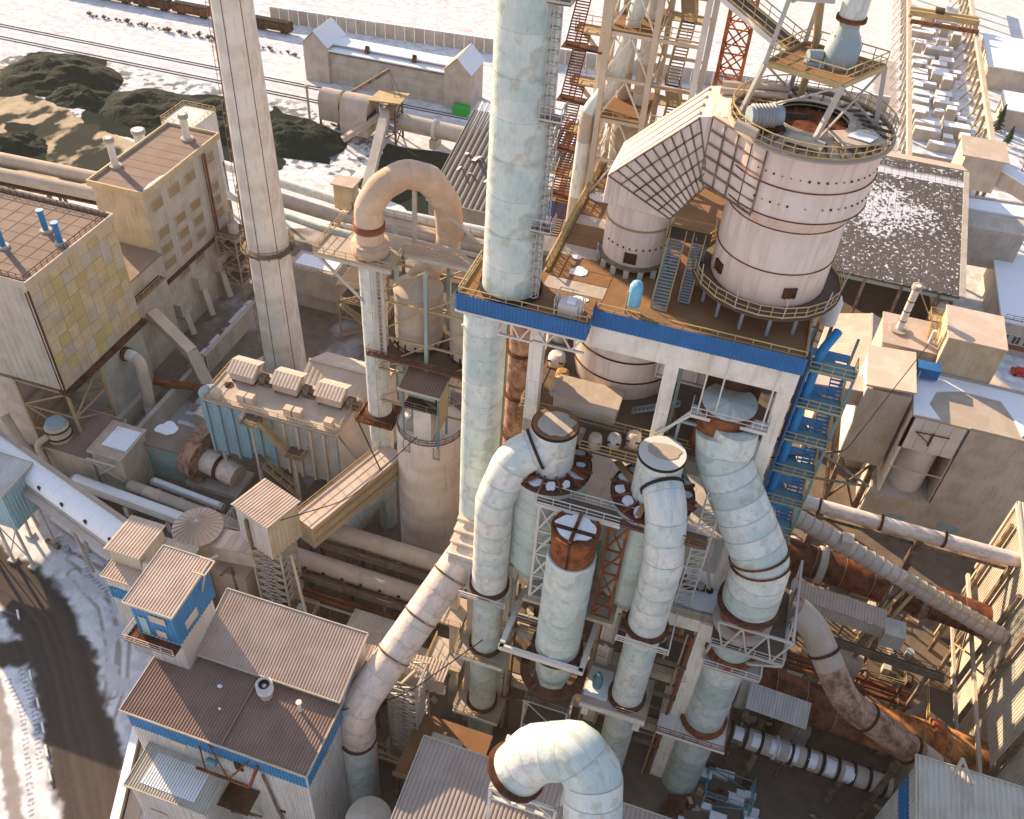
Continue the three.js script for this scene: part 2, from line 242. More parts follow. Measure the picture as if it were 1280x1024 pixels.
function latticeLegs(g, x0, x1, z0, z1, y0, y1, w, m, step = 4, bw = w * 0.55, name = 'bracing') {  // four legs and X bracing
  for (const x of [x0, x1]) for (const z of [z0, z1]) part(g, 'leg', B(x - w / 2, x + w / 2, y0, y1, z - w / 2, z + w / 2), m);
  const n = Math.max(1, Math.round((y1 - y0) / step)), out = [];
  for (let i = 0; i < n; i++) { const a = y0 + (y1 - y0) * i / n, b = y0 + (y1 - y0) * (i + 1) / n; for (const [p, q] of [[[x0, z0], [x1, z0]], [[x1, z0], [x1, z1]], [[x1, z1], [x0, z1]], [[x0, z1], [x0, z0]]]) { out.push(bar([p[0], b, p[1]], [q[0], b, q[1]], bw), i % 2 ? bar([p[0], a, p[1]], [q[0], b, q[1]], bw) : bar([q[0], a, q[1]], [p[0], b, p[1]], bw)); if (step < 3) out.push(i % 2 ? bar([q[0], a, q[1]], [p[0], b, p[1]], bw) : bar([p[0], a, p[1]], [q[0], b, q[1]], bw)); } }
  part(g, name, out, m);
}
function truss(a, b, h, m, n = 6, w = 0.2) { const out = [bar(a, b, w), bar([a[0], a[1] - h, a[2]], [b[0], b[1] - h, b[2]], w)], at = (t, d) => [a[0] + (b[0] - a[0]) * t, a[1] + (b[1] - a[1]) * t - d, a[2] + (b[2] - a[2]) * t]; for (let i = 0; i < n; i++) out.push(bar(at(i / n, 0), at((i + 0.5) / n, h), w * 0.7), bar(at((i + 0.5) / n, h), at((i + 1) / n, 0), w * 0.7)); return merge(out); }
function stairFlight(a, b, w, side) {                  // steps between a (low) and b (high); side is a horizontal unit vector
  const out = [], n = Math.max(4, Math.round((b[1] - a[1]) / 0.22)); for (let i = 0; i <= n; i++) { const t = i / n, p = [a[0] + (b[0] - a[0]) * t, a[1] + (b[1] - a[1]) * t, a[2] + (b[2] - a[2]) * t]; out.push(bar([p[0] - side[0] * w / 2, p[1], p[2] - side[1] * w / 2], [p[0] + side[0] * w / 2, p[1], p[2] + side[1] * w / 2], 0.26, 0.05)); }
  for (const s of [-1, 1]) { const o = [side[0] * s * w / 2, side[1] * s * w / 2], A = [a[0] + o[0], a[1], a[2] + o[1]], Bq = [b[0] + o[0], b[1], b[2] + o[1]]; out.push(bar(A, Bq, 0.08, 0.26)); }
  return merge(out);
}
const stairRails = (a, b, w, side) => merge([-1, 1].map(s => railing([[a[0] + side[0] * s * w / 2, a[1], a[2] + side[1] * s * w / 2], [b[0] + side[0] * s * w / 2, b[1], b[2] + side[1] * s * w / 2]], 1.1, { step: 1.2 })));
function blob(x, z, y, rx, rz, th, m, g, name, sd = 1) { // irregular low patch (snow drift, dust) with real thickness
  const n = 26, pts = []; for (let i = 0; i < n; i++) { const a = i / n * 2 * Math.PI, k = 0.65 + 0.6 * fbm(Math.cos(a) * 1.6 + sd * 3.1 + 9, Math.sin(a) * 1.6 + sd + 9, 64, 3); pts.push([x + Math.cos(a) * rx * k, z + Math.sin(a) * rz * k]); }
  return part(g, name, prism(pts, y, y + th), m);
}
// ---------- ground ----------
const bbox = P => P.bb || (P.bb = [Math.min(...P.map(p => p[0])), Math.max(...P.map(p => p[0])), Math.min(...P.map(p => p[1])), Math.max(...P.map(p => p[1]))]);
const inPoly = (x, z, P) => { const q = bbox(P); if (x < q[0] || x > q[1] || z < q[2] || z > q[3]) return false; let c = false; for (let i = 0, j = P.length - 1; i < P.length; j = i++) { const [xi, zi] = P[i], [xj, zj] = P[j]; if ((zi > z) !== (zj > z) && x < (xj - xi) * (z - zi) / (zj - zi) + xi) c = !c; } return c; };
const segD = (x, z, P) => { let m = 1e9; for (let i = 0; i < P.length - 1; i++) { const [ax, az] = P[i], [bx, bz] = P[i + 1], dx = bx - ax, dz = bz - az, t = Math.min(1, Math.max(0, ((x - ax) * dx + (z - az) * dz) / (dx * dx + dz * dz))); m = Math.min(m, Math.hypot(x - ax - dx * t, z - az - dz * t)); } return m; };
{
  const GX0 = -260, GX1 = 100, GZ0 = -340, GZ1 = 10, n = 1536;
  const road = [[-112, -63], [-98, -60], [-91.6, -58.6], [-84, -55.2], [-77, -49.5], [-70, -42.5], [-64, -37], [-58, -31.5], [-48, -20]];
  const branch = [[-100, -43], [-87, -47.4], [-81, -51.5]];
  const path = [[-90, -46], [-83.2, -43.2], [-77.3, -37.6], [-70.4, -31], [-62, -22]];
  const arcs = [[[-88, -66], [-80, -64], [-73, -58], [-68, -50], [-66, -44]], [[-92, -68], [-80, -66.5], [-70, -62], [-63, -55]], [[-86, -63.5], [-78, -60], [-72, -54], [-68, -48]], [[-84, -70], [-72, -66], [-64, -60]]];
  const feet = [[[-83, -45], [-77.6, -41.5], [-71, -34.5], [-66, -29]], [[-82, -46.6], [-76.5, -42.5], [-70, -35.5]], [[-88, -70], [-84, -64], [-78, -62]]];
  const coal = [[[-222, -209], [-222, -225], [-200, -229], [-182, -209], [-186, -197], [-200, -202], [-209, -195]], [[-183, -206], [-151, -224], [-134, -201], [-157, -190], [-178, -192]], [[-138, -222], [-116, -211], [-109, -197], [-126, -196]], [[-199, -182], [-188, -182], [-172, -166], [-182, -160]], [[-100, -214], [-76, -214], [-62, -192], [-77, -180], [-93, -187]], [[-150, -200], [-120, -196], [-118, -186], [-150, -190]]];
  const tan = [[-238, -226], [-215, -205], [-195, -197], [-175, -195], [-155, -186], [-150, -160], [-190, -150], [-230, -180]];
  const plant = [[-118, -160], [-60, -185], [60, -160], [62, -20], [-44, -20], [-50, -52], [-62, -70], [-100, -76], [-125, -90]];
  const px = new Uint8Array(n * n * 4);
  for (let j = 0; j < n; j++) for (let i = 0; i < n; i++) {
    const x = GX0 + (GX1 - GX0) * (i + 0.5) / n, z = GZ1 + (GZ0 - GZ1) * (j + 0.5) / n;   // row 0 = front
    const near = x < -40 && z > -80, w1 = (fbm(x * 0.12 + 50, z * 0.12 + 50, 256, 3) - 0.5) * 9, w2 = (fbm(x * 0.12 + 90, z * 0.12 + 20, 256, 3) - 0.5) * 9, f = fbm(x * 0.7 + 200, z * 0.7 + 200, 256, 3), ff = vnoise(x * 3.1 + 300, z * 3.1 + 300, 256);
    const xw = x + w1, zw = z + w2;
    let c = mix3([0.53, 0.55, 0.59], [0.7, 0.71, 0.74], sm(0.25, 0.65, f));
    // sparse dry weeds and soil showing through far snow
    if (z < -150) { const s = sm(0.58, 0.7, fbm(x * 0.35 + 11, z * 0.9 + 300, 256, 3)) * sm(-2, 2.5, w1); c = mix3(c, [0.4, 0.33, 0.26], 0.55 * s); }
    if (z < -228) { for (const [a, k, w] of [[-243, 0.02, 0.5], [-247, 0.03, 0.7], [-262, -0.01, 0.6], [-296, 0.05, 0.9], [-308, 0.03, 0.7], [-318, -0.04, 0.8]]) { const q = Math.abs(z - a - k * (x + 100) - w1 * 0.5); if (q < w) c = mix3(c, [0.34, 0.3, 0.27], 0.45 * sm(w, 0.15, q) * sm(0.35, 0.6, f)); } }
    // rough snow-covered spoil beside the coal
    if (z < -192 && z > -232 && x < -100) { const s = sm(0.5, 0.62, fbm(x * 0.55 + 3, z * 0.55 + 300, 256, 4)) * sm(-232, -222, z) * (x > -226 ? 1 : 0); c = mix3(c, [0.06, 0.07, 0.08], 0.8 * s); }
    if (inPoly(xw, zw, tan)) c = mix3(mix3([0.36, 0.28, 0.19], [0.52, 0.43, 0.32], f), [0.04, 0.045, 0.035], sm(0.44, 0.56, fbm(x * 0.16 + 77, z * 0.1 + 340, 256, 5)));
    if (inPoly(xw, zw, plant)) { const s = sm(0.5, 0.66, fbm(x * 0.1 + 44, z * 0.1 + 77, 256, 5)); c = mix3(mix3([0.12, 0.095, 0.076], [0.21, 0.165, 0.13], f), [0.6, 0.6, 0.62], 0.5 * s * (x < -60 ? 1 : 0)); }
    
    if ((x > -97 && x < -92.8 && z < -113 && z > -139) || (x > -90 && x < -81 && z > -106 && z < -91)) c = mix3(c, [0.7, 0.7, 0.73], sm(0.38, 0.52, f + w1 * 0.02));
    for (const P of coal) if (inPoly(xw, zw, P)) c = mix3([0.01, 0.018, 0.014], [0.022, 0.032, 0.026], f);
    // railway strips
    for (const zz of [-229.4, -237.5, -233.6]) if (x < -70) { const q = Math.abs(z - zz); if (q < 1.5) c = mix3(c, [0.3, 0.27, 0.27], 0.35 * sm(1.5, 0.6, q) * sm(0.35, 0.6, f)); }
    if (near) {
    // haul road with tyre tracks
    const dr = segD(x + w1 * 0.12, z + w2 * 0.12, road), db = segD(x + w1 * 0.15, z + w2 * 0.15, branch), dd = Math.min(dr - (z < -54 ? 3.0 : 3.7), db - 1.9);
    for (const P of arcs) { const q = segD(x, z, P); if (q < 1.5) c = mix3(c, [0.24, 0.19, 0.16], 0.75 * sm(0.42, 0.1, Math.abs(q - 0.85)) * sm(0.3, 0.55, f)); }
    if (dd < 1.4) c = mix3(c, mix3([0.05, 0.043, 0.04], [0.105, 0.083, 0.07], fbm(dr * 1.6 + 40, (x - z) * 0.12 + 60, 256, 4)), sm(1.4, 0.1, dd + (f - 0.5) * 1.6));
    const dp = segD(x, z, path); if (dp < 1.3) c = mix3(c, [0.2, 0.16, 0.14], 0.8 * sm(1.2, 0.7, dp + (f - 0.5) * 1.2));
    for (const P of feet) { const q = segD(x, z, P); if (q < 0.5) { const s = (x * 0.75 + z * 0.66) * 1.35; if ((s - Math.floor(s)) < 0.42 && Math.abs(q - 0.2) < 0.17) c = mix3(c, [0.2, 0.2, 0.27], 0.8); } }
    }
    // paved lane beside the crane yard
    if (x > 24 && z < -235) { const q = Math.abs(x - 33.5); if (q < 4.5) c = mix3(c, [0.3, 0.26, 0.23], 0.75 * sm(4.5, 3, q + (f - 0.5) * 2.5)); if (Math.abs(z + 262) < 5) c = mix3(c, [0.33, 0.27, 0.24], 0.8); }
    const m = 0.93 + 0.14 * ff, o = (j * n + i) * 4;
    for (let k = 0; k < 3; k++) { let v = Math.min(1, c[k] * m); v = v <= 0.0031308 ? v * 12.92 : 1.055 * Math.pow(v, 1 / 2.4) - 0.055; px[o + k] = Math.round(v * 255); }
    px[o + 3] = 255;
  }
  const t = new THREE.DataTexture(px, n, n); t.colorSpace = THREE.SRGBColorSpace; t.magFilter = THREE.LinearFilter; t.minFilter = THREE.LinearMipmapLinearFilter; t.generateMipmaps = true; t.needsUpdate = true;
  const g = new THREE.PlaneGeometry(GX1 - GX0, GZ1 - GZ0, 1, 1); g.rotateX(-Math.PI / 2); g.translate((GX0 + GX1) / 2, 0, (GZ0 + GZ1) / 2);   // uv v = 0 at +z
  setting('ground', g, new THREE.MeshPhysicalMaterial({ map: t, roughness: 1, specularIntensity: 0.05 }));
  const far = new THREE.PlaneGeometry(4000, 4000); far.rotateX(-Math.PI / 2); far.translate(0, -0.05, -800);
  const fm = mat(0.7, 0.71, 0.74, { map: TX.dirt }); setting('terrain', wuv(far), fm);
  const rails = []; for (const zz of [-229.4, -237.5]) for (const s of [-0.75, 0.75]) rails.push(B(-400, -72, 0.01, 0.22, zz + s - 0.07, zz + s + 0.07));
  for (const r of rails) { const o = thing('rail', 'thin brown steel rail across the snow beside the freight yard', 'rail', [-236, 0, r.boundingBox ? 0 : -233], 'railway rails in the snow'); part(o, 'rail_bar', r, MT.rustd); }
}
// ---------- far background ----------
{
  // concrete boundary wall with separate panels
  const w = thing('boundary_wall', 'long pale concrete panel wall behind the snowy railway', 'wall', [-60, 0, -288]);
  for (let i = 0; i < 60; i++) { const x = -170 + i * 3.4, z = -283.5 - (x + 120) * 0.085; part(w, 'panel', B(x, x + 3.3, 0, 4.6 + rr(-0.08, 0.08), z - 0.15, z + 0.15), i % 3 ? MT.conc : MT.dust); }
  part(w, 'coping', bar([-170, 4.75, -279.3], [34, 4.75, -296.6], 0.6, 0.18), MT.snow);
  // freight wagons
  for (let i = 0; i < 6; i++) {
    const x = -250 + i * 15.2 + 9, z = -271.5, wg = thing('freight_wagon', i === 5 ? 'rust brown open freight wagon at the end of the train by the chimney' : 'rust brown open freight wagon coupled in the train', 'wagon', [x, 0, z], 'freight train'), m = [MT.rust, MT.brick, MT.rustd][i % 3];
    if (i < 5) wg.userData.label = 'rust brown open freight wagon coupled within the long train';
    part(wg, 'body', [B(x - 6.9, x + 6.9, 1.2, 3.6, z - 1.5, z + 1.5)], m); part(wg, 'load', B(x - 6.6, x + 6.6, 3.6, 3.9, z - 1.3, z + 1.3), MT.coal);
    const ribs = []; for (let k = 0; k < 9; k++) ribs.push(B(x - 6.8 + k * 1.68, x - 6.6 + k * 1.68, 1.2, 3.6, z + 1.5, z + 1.62)); parts(wg, 'side_post', ribs, MT.rustd);
    part(wg, 'chassis', B(x - 6.9, x + 6.9, 0.9, 1.2, z - 1.2, z + 1.2), MT.dark);
    for (const s of [-5, -3.6, 3.6, 5]) part(wg, 'wheelset', [rod([x + s, 0.5, z - 0.85], [x + s, 0.5, z + 0.85], 0.5, 12)], MT.dark);
  }
  // unloading hall with two gabled ends
  const h = thing('railway_hall', 'long grey concrete hall with snowy roof and gabled ends', 'building', [-108, 0, -246]);
  const x0 = -132, x1 = -86.5, z0 = -252, z1 = -243;
  part(h, 'wall', [B(x0, x1, 0, 9, z0, z1)], MT.conc);
  const courseL = []; for (let y = 2; y < 9; y += 2.2) courseL.push(B(x0, x1, y, y + 0.1, z1, z1 + 0.08)); part(h, 'string_course', courseL, MT.concd);
  part(h, 'roof', [bar([x0, 10.2, z1 - 1.2], [x1, 10.2, z1 - 1.2], 4.2, 0.35).rotateX(0), bar([x0, 11.3, -247.6], [x1, 11.3, -247.6], 5.5, 0.4), bar([x0, 10.3, -251], [x1, 10.3, -251], 3, 0.35)], MT.snow);
  for (const [a, b] of [[-138, -129], [-93, -84]]) {
    part(h, 'gable_block', [B(a + 0.5, b - 0.5, 0, 11.5, z0 - 1, z1 + 1.2)], MT.conc);
    const mx = (a + b) / 2; const tri = new THREE.Shape([new THREE.Vector2(a + 0.5, 11.5), new THREE.Vector2(b - 0.5, 11.5), new THREE.Vector2(mx, 15.2)]); const tg = new THREE.ExtrudeGeometry(tri, { depth: z1 - z0 + 2.2, bevelEnabled: false }); tg.translate(0, 0, z0 - 1); part(h, 'gable', wuv(tg.toNonIndexed()), MT.conc);
    for (const s of [-1, 1]) { const e = s < 0 ? a : b, q = ribbed([e, 11.2, z1 + 1.8], [mx, 15.5, z1 + 1.8], [mx, 15.5, z0 - 1.6], [e, 11.2, z0 - 1.6], 0.8, 0.06); part(h, 'gable_roof', q, s < 0 ? MT.sheety : MT.snow); }
  }
  for (const x of [-118, -103]) { part(h, 'roof_vent', [bar([x, 10.6, -244.3], [x, 12.6, -245], 1.2, 0.3), B(x - 0.5, x + 0.5, 10.4, 12.2, -245.6, -244.6)], MT.rustd); }
  const gb = thing('green_skip', 'bright green steel skip beside the hall gable', 'skip', [-86.5, 0, -239.5]);
  part(gb, 'body', prism([[-89, -241], [-84, -241], [-84.4, -238], [-88.6, -238]], 0, 2.2), MT.green); part(gb, 'rim', [B(-89.2, -83.8, 2.2, 2.45, -241.2, -240.9), B(-88.8, -84.2, 2.2, 2.45, -238.2, -237.9)], MT.green);
  // shrubs along the railway
  const proto = thing('shrub', 'small bare brown shrub in the snow between the railway tracks', 'shrub', [0, 0, 0], 'shrubs along the railway');
  { const br = []; for (let i = 0; i < 60; i++) { const a = rr(0, 6.28), l = rr(0.5, 1.5), e = rr(0.4, 1.3); br.push(bar([0, 0, 0], [Math.cos(a) * l * Math.cos(e), l * Math.sin(e) + 0.2, Math.sin(a) * l * Math.cos(e)], 0.09)); } part(proto, 'branches', br, MT.twig); }
  for (let i = 0; i < 44; i++) { const x = -226 + i * 2.1 + rr(-0.8, 0.8), p = [x, 0, -256.5 + rr(-0.6, 0.6)]; if (i === 0) proto.position.set(...p); else copyOf(proto, p, null, rr(0, 6), rr(0.4, 1.25)); }
  // coal heaps: real mounds
  const heaps = [[-203, -213, 20, 14, 5, 1], [-190, -204, 11, 8, 3, 2], [-166, -206, 19, 12, 4, 3], [-145, -207, 17, 13, 5, 4], [-122, -206, 15, 11, 4.5, 5], [-187, -174, 10, 7, 3, 6], [-84, -199, 13, 9, 2, 7]];
  const hl = ['broad black coal heap beside the sandy track', 'small black coal heap at the foot of the broad one', 'low black coal heap behind the brown-roofed mill', 'rounded black coal heap next to the striped chimney', 'black coal heap on the railway side of the tall chimney', 'flat black coal heap in the sandy yard', 'low black spoil heap under the rotary dryer'];
  heaps.forEach(([x, z, rx, rz, hh, s], i) => {
    const o = thing('coal_heap', hl[i], 'coal heap', [x, 0, z], 'coal heaps'), N = 44, pos = [], idx = [], uv = [];
    for (let j = 0; j <= N; j++) for (let k = 0; k <= N; k++) { const u = k / N * 2 - 1, v = j / N * 2 - 1, q = Math.hypot(u, v), f = fbm(u * 3 + s * 7 + 20, v * 3 + 20, 256, 5); const y = Math.max(-0.3, hh * (1 - q * q) * (0.5 + f) - 0.5 + 0.9 * (f - 0.5)); pos.push(x + u * rx, y, z + v * rz); uv.push(x + u * rx, z + v * rz); }
    for (let j = 0; j < N; j++) for (let k = 0; k < N; k++) { const a = j * (N + 1) + k, b = a + N + 1; idx.push(a, b, a + 1, a + 1, b, b + 1); }
    const g = new THREE.BufferGeometry(); g.setAttribute('position', new THREE.Float32BufferAttribute(pos, 3)); g.setAttribute('uv', new THREE.Float32BufferAttribute(uv, 2)); g.setIndex(idx); g.computeVertexNormals(); part(o, 'mound', g, MT.coal);
  });
  // rotary dryer, feed tower and hoppers by the hall
  const dr = thing('rotary_dryer', 'grey rotary dryer drum with pale tyre below the railway hall', 'dryer', [-82, 0, -218]);
  part(dr, 'drum', rod([-97, 5.2, -218], [-66, 4.4, -218.5], 2.3, 24), MT.concd); part(dr, 'tyre', band([-86, 4.9, -218.2], [1, -0.02, 0], 2.3, 0.9, 0.35), MT.white); part(dr, 'tyre', band([-72, 4.5, -218.4], [1, -0.02, 0], 2.3, 0.9, 0.35), MT.concd);
  for (const x of [-86, -72]) part(dr, 'pier', B(x - 1, x + 1, 0, 2.4, -220, -216), MT.concd);
  const ft = thing('feed_tower', 'dusty steel feed tower with flat canopy and steep conveyor', 'tower', [-98, 0, -216]);
  latticeLegs(ft, -101, -96, -219, -214, 0, 11, 0.5, MT.steelb, 4); part(ft, 'canopy', [bar([-103, 12, -216.5], [-94, 12.6, -216.5], 7, 0.3)], MT.yeld); part(ft, 'cabin', B(-100.5, -96.5, 6, 10, -218.5, -214.5), MT.concd);
  part(ft, 'conveyor', [bar([-98.5, 9, -213.5], [-92, 1.5, -186], 2.4, 2.2)], MT.concd); part(ft, 'spout', bar([-100, 8, -214], [-108, 3, -206], 1.4), MT.dust);
  const jib = thing('loading_jib', 'thin inclined loading boom rising beside the dusty hoppers', 'boom', [-118, 0, -221]);
  part(jib, 'boom', bar([-122, 2, -221], [-101, 17, -222.5], 0.8, 0.9), MT.steelb); part(jib, 'stay', [bar([-101, 17, -222.5], [-97, 12.6, -216.5], 0.15), bar([-101, 17, -222.5], [-95, 12.6, -216.5], 0.15)], MT.steelb);
  [[-117, -219, 3, 8, 'dusty square hopper with brown barrel lid beside the boom'], [-107, -215, 4, 9, 'wide dusty hopper with rounded top next to feed tower']].forEach(([x, z, r, y, l]) => { const o = thing('dust_hopper', l, 'hopper', [x, 0, z]); part(o, 'body', [B(x - r, x + r, 2, y - 1, z - r, z + r)], MT.concd); part(o, 'lid', rod([x - r, y - 1, z], [x + r, y - 1, z], r, 20), MT.dust); part(o, 'leg', [B(x - r, x - r + 0.5, 0, 2, z - r, z - r + 0.5), B(x + r - 0.5, x + r, 0, 2, z + r - 0.5, z + r), B(x - r, x - r + 0.5, 0, 2, z + r - 0.5, z + r), B(x + r - 0.5, x + r, 0, 2, z - r, z - r + 0.5)], MT.steelb); });
  const vp = thing('vent_post', 'slim pale vent post beside the square hopper', 'post', [-123, 0, -216]); part(vp, 'pipe', vcyl(-123, -216, 0, 10.5, 0.35), MT.dust); part(vp, 'cowl', vcyl(-123, -216, 10.5, 11.4, 0.7, 0.5), MT.dust);
  // storage shed with half-snowy slate roof behind the green stack
  const ss = thing('storage_shed', 'dark slate shed with snow on the far roof half', 'shed', [-60, 0, -190]);
  shed(ss, -72, -40, -214, -178, 0, 8, 17, MT.concd, MT.slate, { pitch: 1.2, rp: 1.4 });
  part(ss, 'snow_cover', [ribbed([-72.2, 12.75, -197], [-40, 12.75, -197], [-40, 17.2, -214.2], [-72.2, 17.2, -214.2], 1.4, 0.1)], MT.snow); 
  for (let i = 0; i < 30; i++) { const x = rr(-71, -42), z = -197 + rr(0, 9); part(ss, 'snow_patch', bar([x, 8 + (-178 - z) * 0.25 + 0.32, z], [x, 8 + (-178 - z - rr(-3, -1)) * 0.25 + 0.32, z + rr(1, 3)], rr(0.4, 1.2), 0.08), MT.snow); }
  // galleries and pipe bridges behind the mill buildings
  const pg = thing('pipe_gallery', 'pair of dusty brown pipes on rusty trestles entering the mill', 'pipe bridge', [-135, 0, -146]);
  part(pg, 'pipe', rod([-205, 13, -146.5], [-113, 17, -144.5], 1.5, 18), MT.tand[0]); part(pg, 'pipe', rod([-205, 11.5, -142.5], [-113, 15.5, -141], 1.5, 18), MT.tand[1]); part(pg, 'walkway', bar([-205, 9.6, -143.5], [-113, 13.6, -142.5], 5, 0.4), MT.rustd);
  for (const x of [-195, -178, -162, -148, -134]) { const t = 9.4 + (x + 205) / 92 * 4; part(pg, 'trestle', [bar([x - 2, 0, -146], [x, t, -145], 0.5), bar([x + 2, 0, -146], [x, t, -145], 0.5), bar([x - 2, 0, -141], [x, t, -142], 0.5), bar([x + 2, 0, -141], [x, t, -142], 0.5), bar([x - 1.4, t * 0.35, -145.5], [x - 1.4, t * 0.35, -141.5], 0.3), bar([x + 1.4, t * 0.35, -145.5], [x + 1.4, t * 0.35, -141.5], 0.3)], MT.rust); }
  [[[[-103, 20, -148], [-88, 10, -160], [-52, 8, -164]], 1.5, 'pale round gallery dropping from the mill behind the chimney', MT.tand], [[[-124, 9, -172], [-86, 8.5, -168], [-50, 8, -170]], 1.2, 'thin snowy pipe on low posts behind the chimney', MT.cladw], [[[-120, 5, -166], [-90, 6, -160], [-58, 7, -157]], 1.0, 'blue tinted pipe low behind the chimney', MT.clad]].forEach(([p, r, l, m]) => { const o = thing('pipe_run', l, 'pipe', [p[1][0], 0, p[1][2]]); courses(o, fillet(p, 6), r, 6, m, 'pipe_section', 16); for (const q of [0.15, 0.5, 0.8]) { const a = p[0], b = p[2], x = a[0] + (b[0] - a[0]) * q, z = a[2] + (b[2] - a[2]) * q; part(o, 'post', [B(x - 0.3, x + 0.3, 0, 7, z - 0.3, z + 0.3)], MT.steelb); } });
  const tb = thing('transfer_cabin', 'small beige cabin on a pipe bridge behind the chimney', 'cabin', [-87, 0, -166]); part(tb, 'body', B(-89.5, -85, 9, 15, -168, -164.5), MT.sheety); part(tb, 'roof', B(-90, -84.5, 15, 15.4, -168.4, -164.1), MT.rooft); for (const x of [-89, -85.5]) part(tb, 'leg', B(x - 0.25, x + 0.25, 0, 9, -166.4, -165.9), MT.steelb);
  // filter unit on the far side of the mill
  const fu = thing('dust_filter_unit', 'white dust filter box with yellow railing behind the mill roof', 'filter', [-122, 0, -160]);
  part(fu, 'casing', B(-126, -118, 14, 26, -166, -157), MT.white); part(fu, 'leg', [B(-126, -125.4, 0, 14, -166, -165.4), B(-118.6, -118, 0, 14, -166, -165.4), B(-126, -125.4, 0, 14, -157.6, -157), B(-118.6, -118, 0, 14, -157.6, -157)], MT.steelb); part(fu, 'railing', railing([[-126, 26, -157], [-126, 26, -166], [-118, 26, -166], [-118, 26, -157], [-126, 26, -157]]), MT.yel); part(fu, 'duct', sweep(resample(fillet([[-117, 23, -158], [-112, 26, -154], [-110, 14, -152]], 4), 1), 1.4, 18), MT.cladw[0]);
  [[-131, -155, 24, 1.2, 'pale grey vent stack with flared top beside the filter'], [-107.5, -140.5, 38.5, 0.7, 'slender white vent pipe on the brown mill roof ridge end'], [-113.4, -126, 39, 0.65, 'slender white vent pipe near the front edge of brown roof']].forEach(([x, z, y, r, l], i) => { const o = thing('vent_stack', l, 'vent', [x, i ? 33.2 : 0, z]); part(o, 'pipe', vcyl(x, z, i ? 33.2 : 0, y, r), i ? MT.white : MT.clad[0]); part(o, 'collar', band([x, y - 0.4, z], [0, 1, 0], r, 0.8, 0.3), MT.dust); part(o, 'base_flange', vcyl(x, z, i ? 33.2 : 0, i ? 33.6 : 0.4, r * 1.8), MT.dust); });
}
// ---------- tall chimney ----------
{
  const x = -76.5, z = -115.8, c = thing('tall_chimney', 'tall cream concrete chimney with ring platform and ladder', 'chimney', [x, 0, z]);
  const R = y => 3.95 - 1.35 * y / 100; const H = 108;
  for (let i = 0; i < 18; i++) { const a = i * 6, b = a + 6; part(c, 'shaft_section', shiftUV(sweep([V(x, a, z), V(x, b, z)], [R(a), R(b)], 40, i === 0 || i === 17), 0, a), MT.chim); }
  for (const y of [31.5, 96]) { part(c, 'platform', band([x, y, z], [0, 1, 0], R(y), 0.25, 1.1), MT.steelb); part(c, 'railing', railing(ringPts(x, y + 0.1, z, R(y) + 1.0, 22), 1.1, { step: 1.4 }), MT.steelb); parts(c, 'bracket', Array.from({ length: 12 }, (_, k) => { const a = k / 12 * 6.283; return bar([x + Math.cos(a) * R(y), y - 1.1, z + Math.sin(a) * R(y)], [x + Math.cos(a) * (R(y) + 1), y - 0.1, z + Math.sin(a) * (R(y) + 1)], 0.12); }), MT.rustd); }
  const lad = []; for (let y = 2; y < 106; y += 0.7) { const r = R(y) + 0.35; lad.push(bar([x - r - 0.0, y, z - 0.3], [x - r, y, z + 0.3], 0.05)); if (Math.round(y / 0.7) % 3 === 0) lad.push(bar([x - r, y, z - 0.4], [x - r - 0.7, y, z - 0.4], 0.05), bar([x - r, y, z + 0.4], [x - r - 0.7, y, z + 0.4], 0.05), bar([x - r - 0.7, y, z - 0.4], [x - r - 0.7, y, z + 0.4], 0.05)); }
  for (const s of [-0.4, 0.4]) for (const o of [0.35, 1.05]) lad.push(bar([x - R(2) - o, 2, z + s], [x - R(106) - o, 106, z + s], 0.07));
  part(c, 'ladder', lad, MT.steelb);
  for (const a of [0.6, 1.5, 2.4]) part(c, 'lightning_cable', sweep(Array.from({ length: 8 }, (_, i) => { const y = i * 15; return V(x + Math.cos(a) * (R(y) + 0.03), y, z + Math.sin(a) * (R(y) + 0.03)); }), 0.05, 5), MT.rustd);
  part(c, 'flue_inlet', sweep(resample(fillet([[-72, 5, -113], [-66, 6, -113], [-63, 1, -111]], 4), 0.8), 1.9, 20), MT.peach[1]);
}
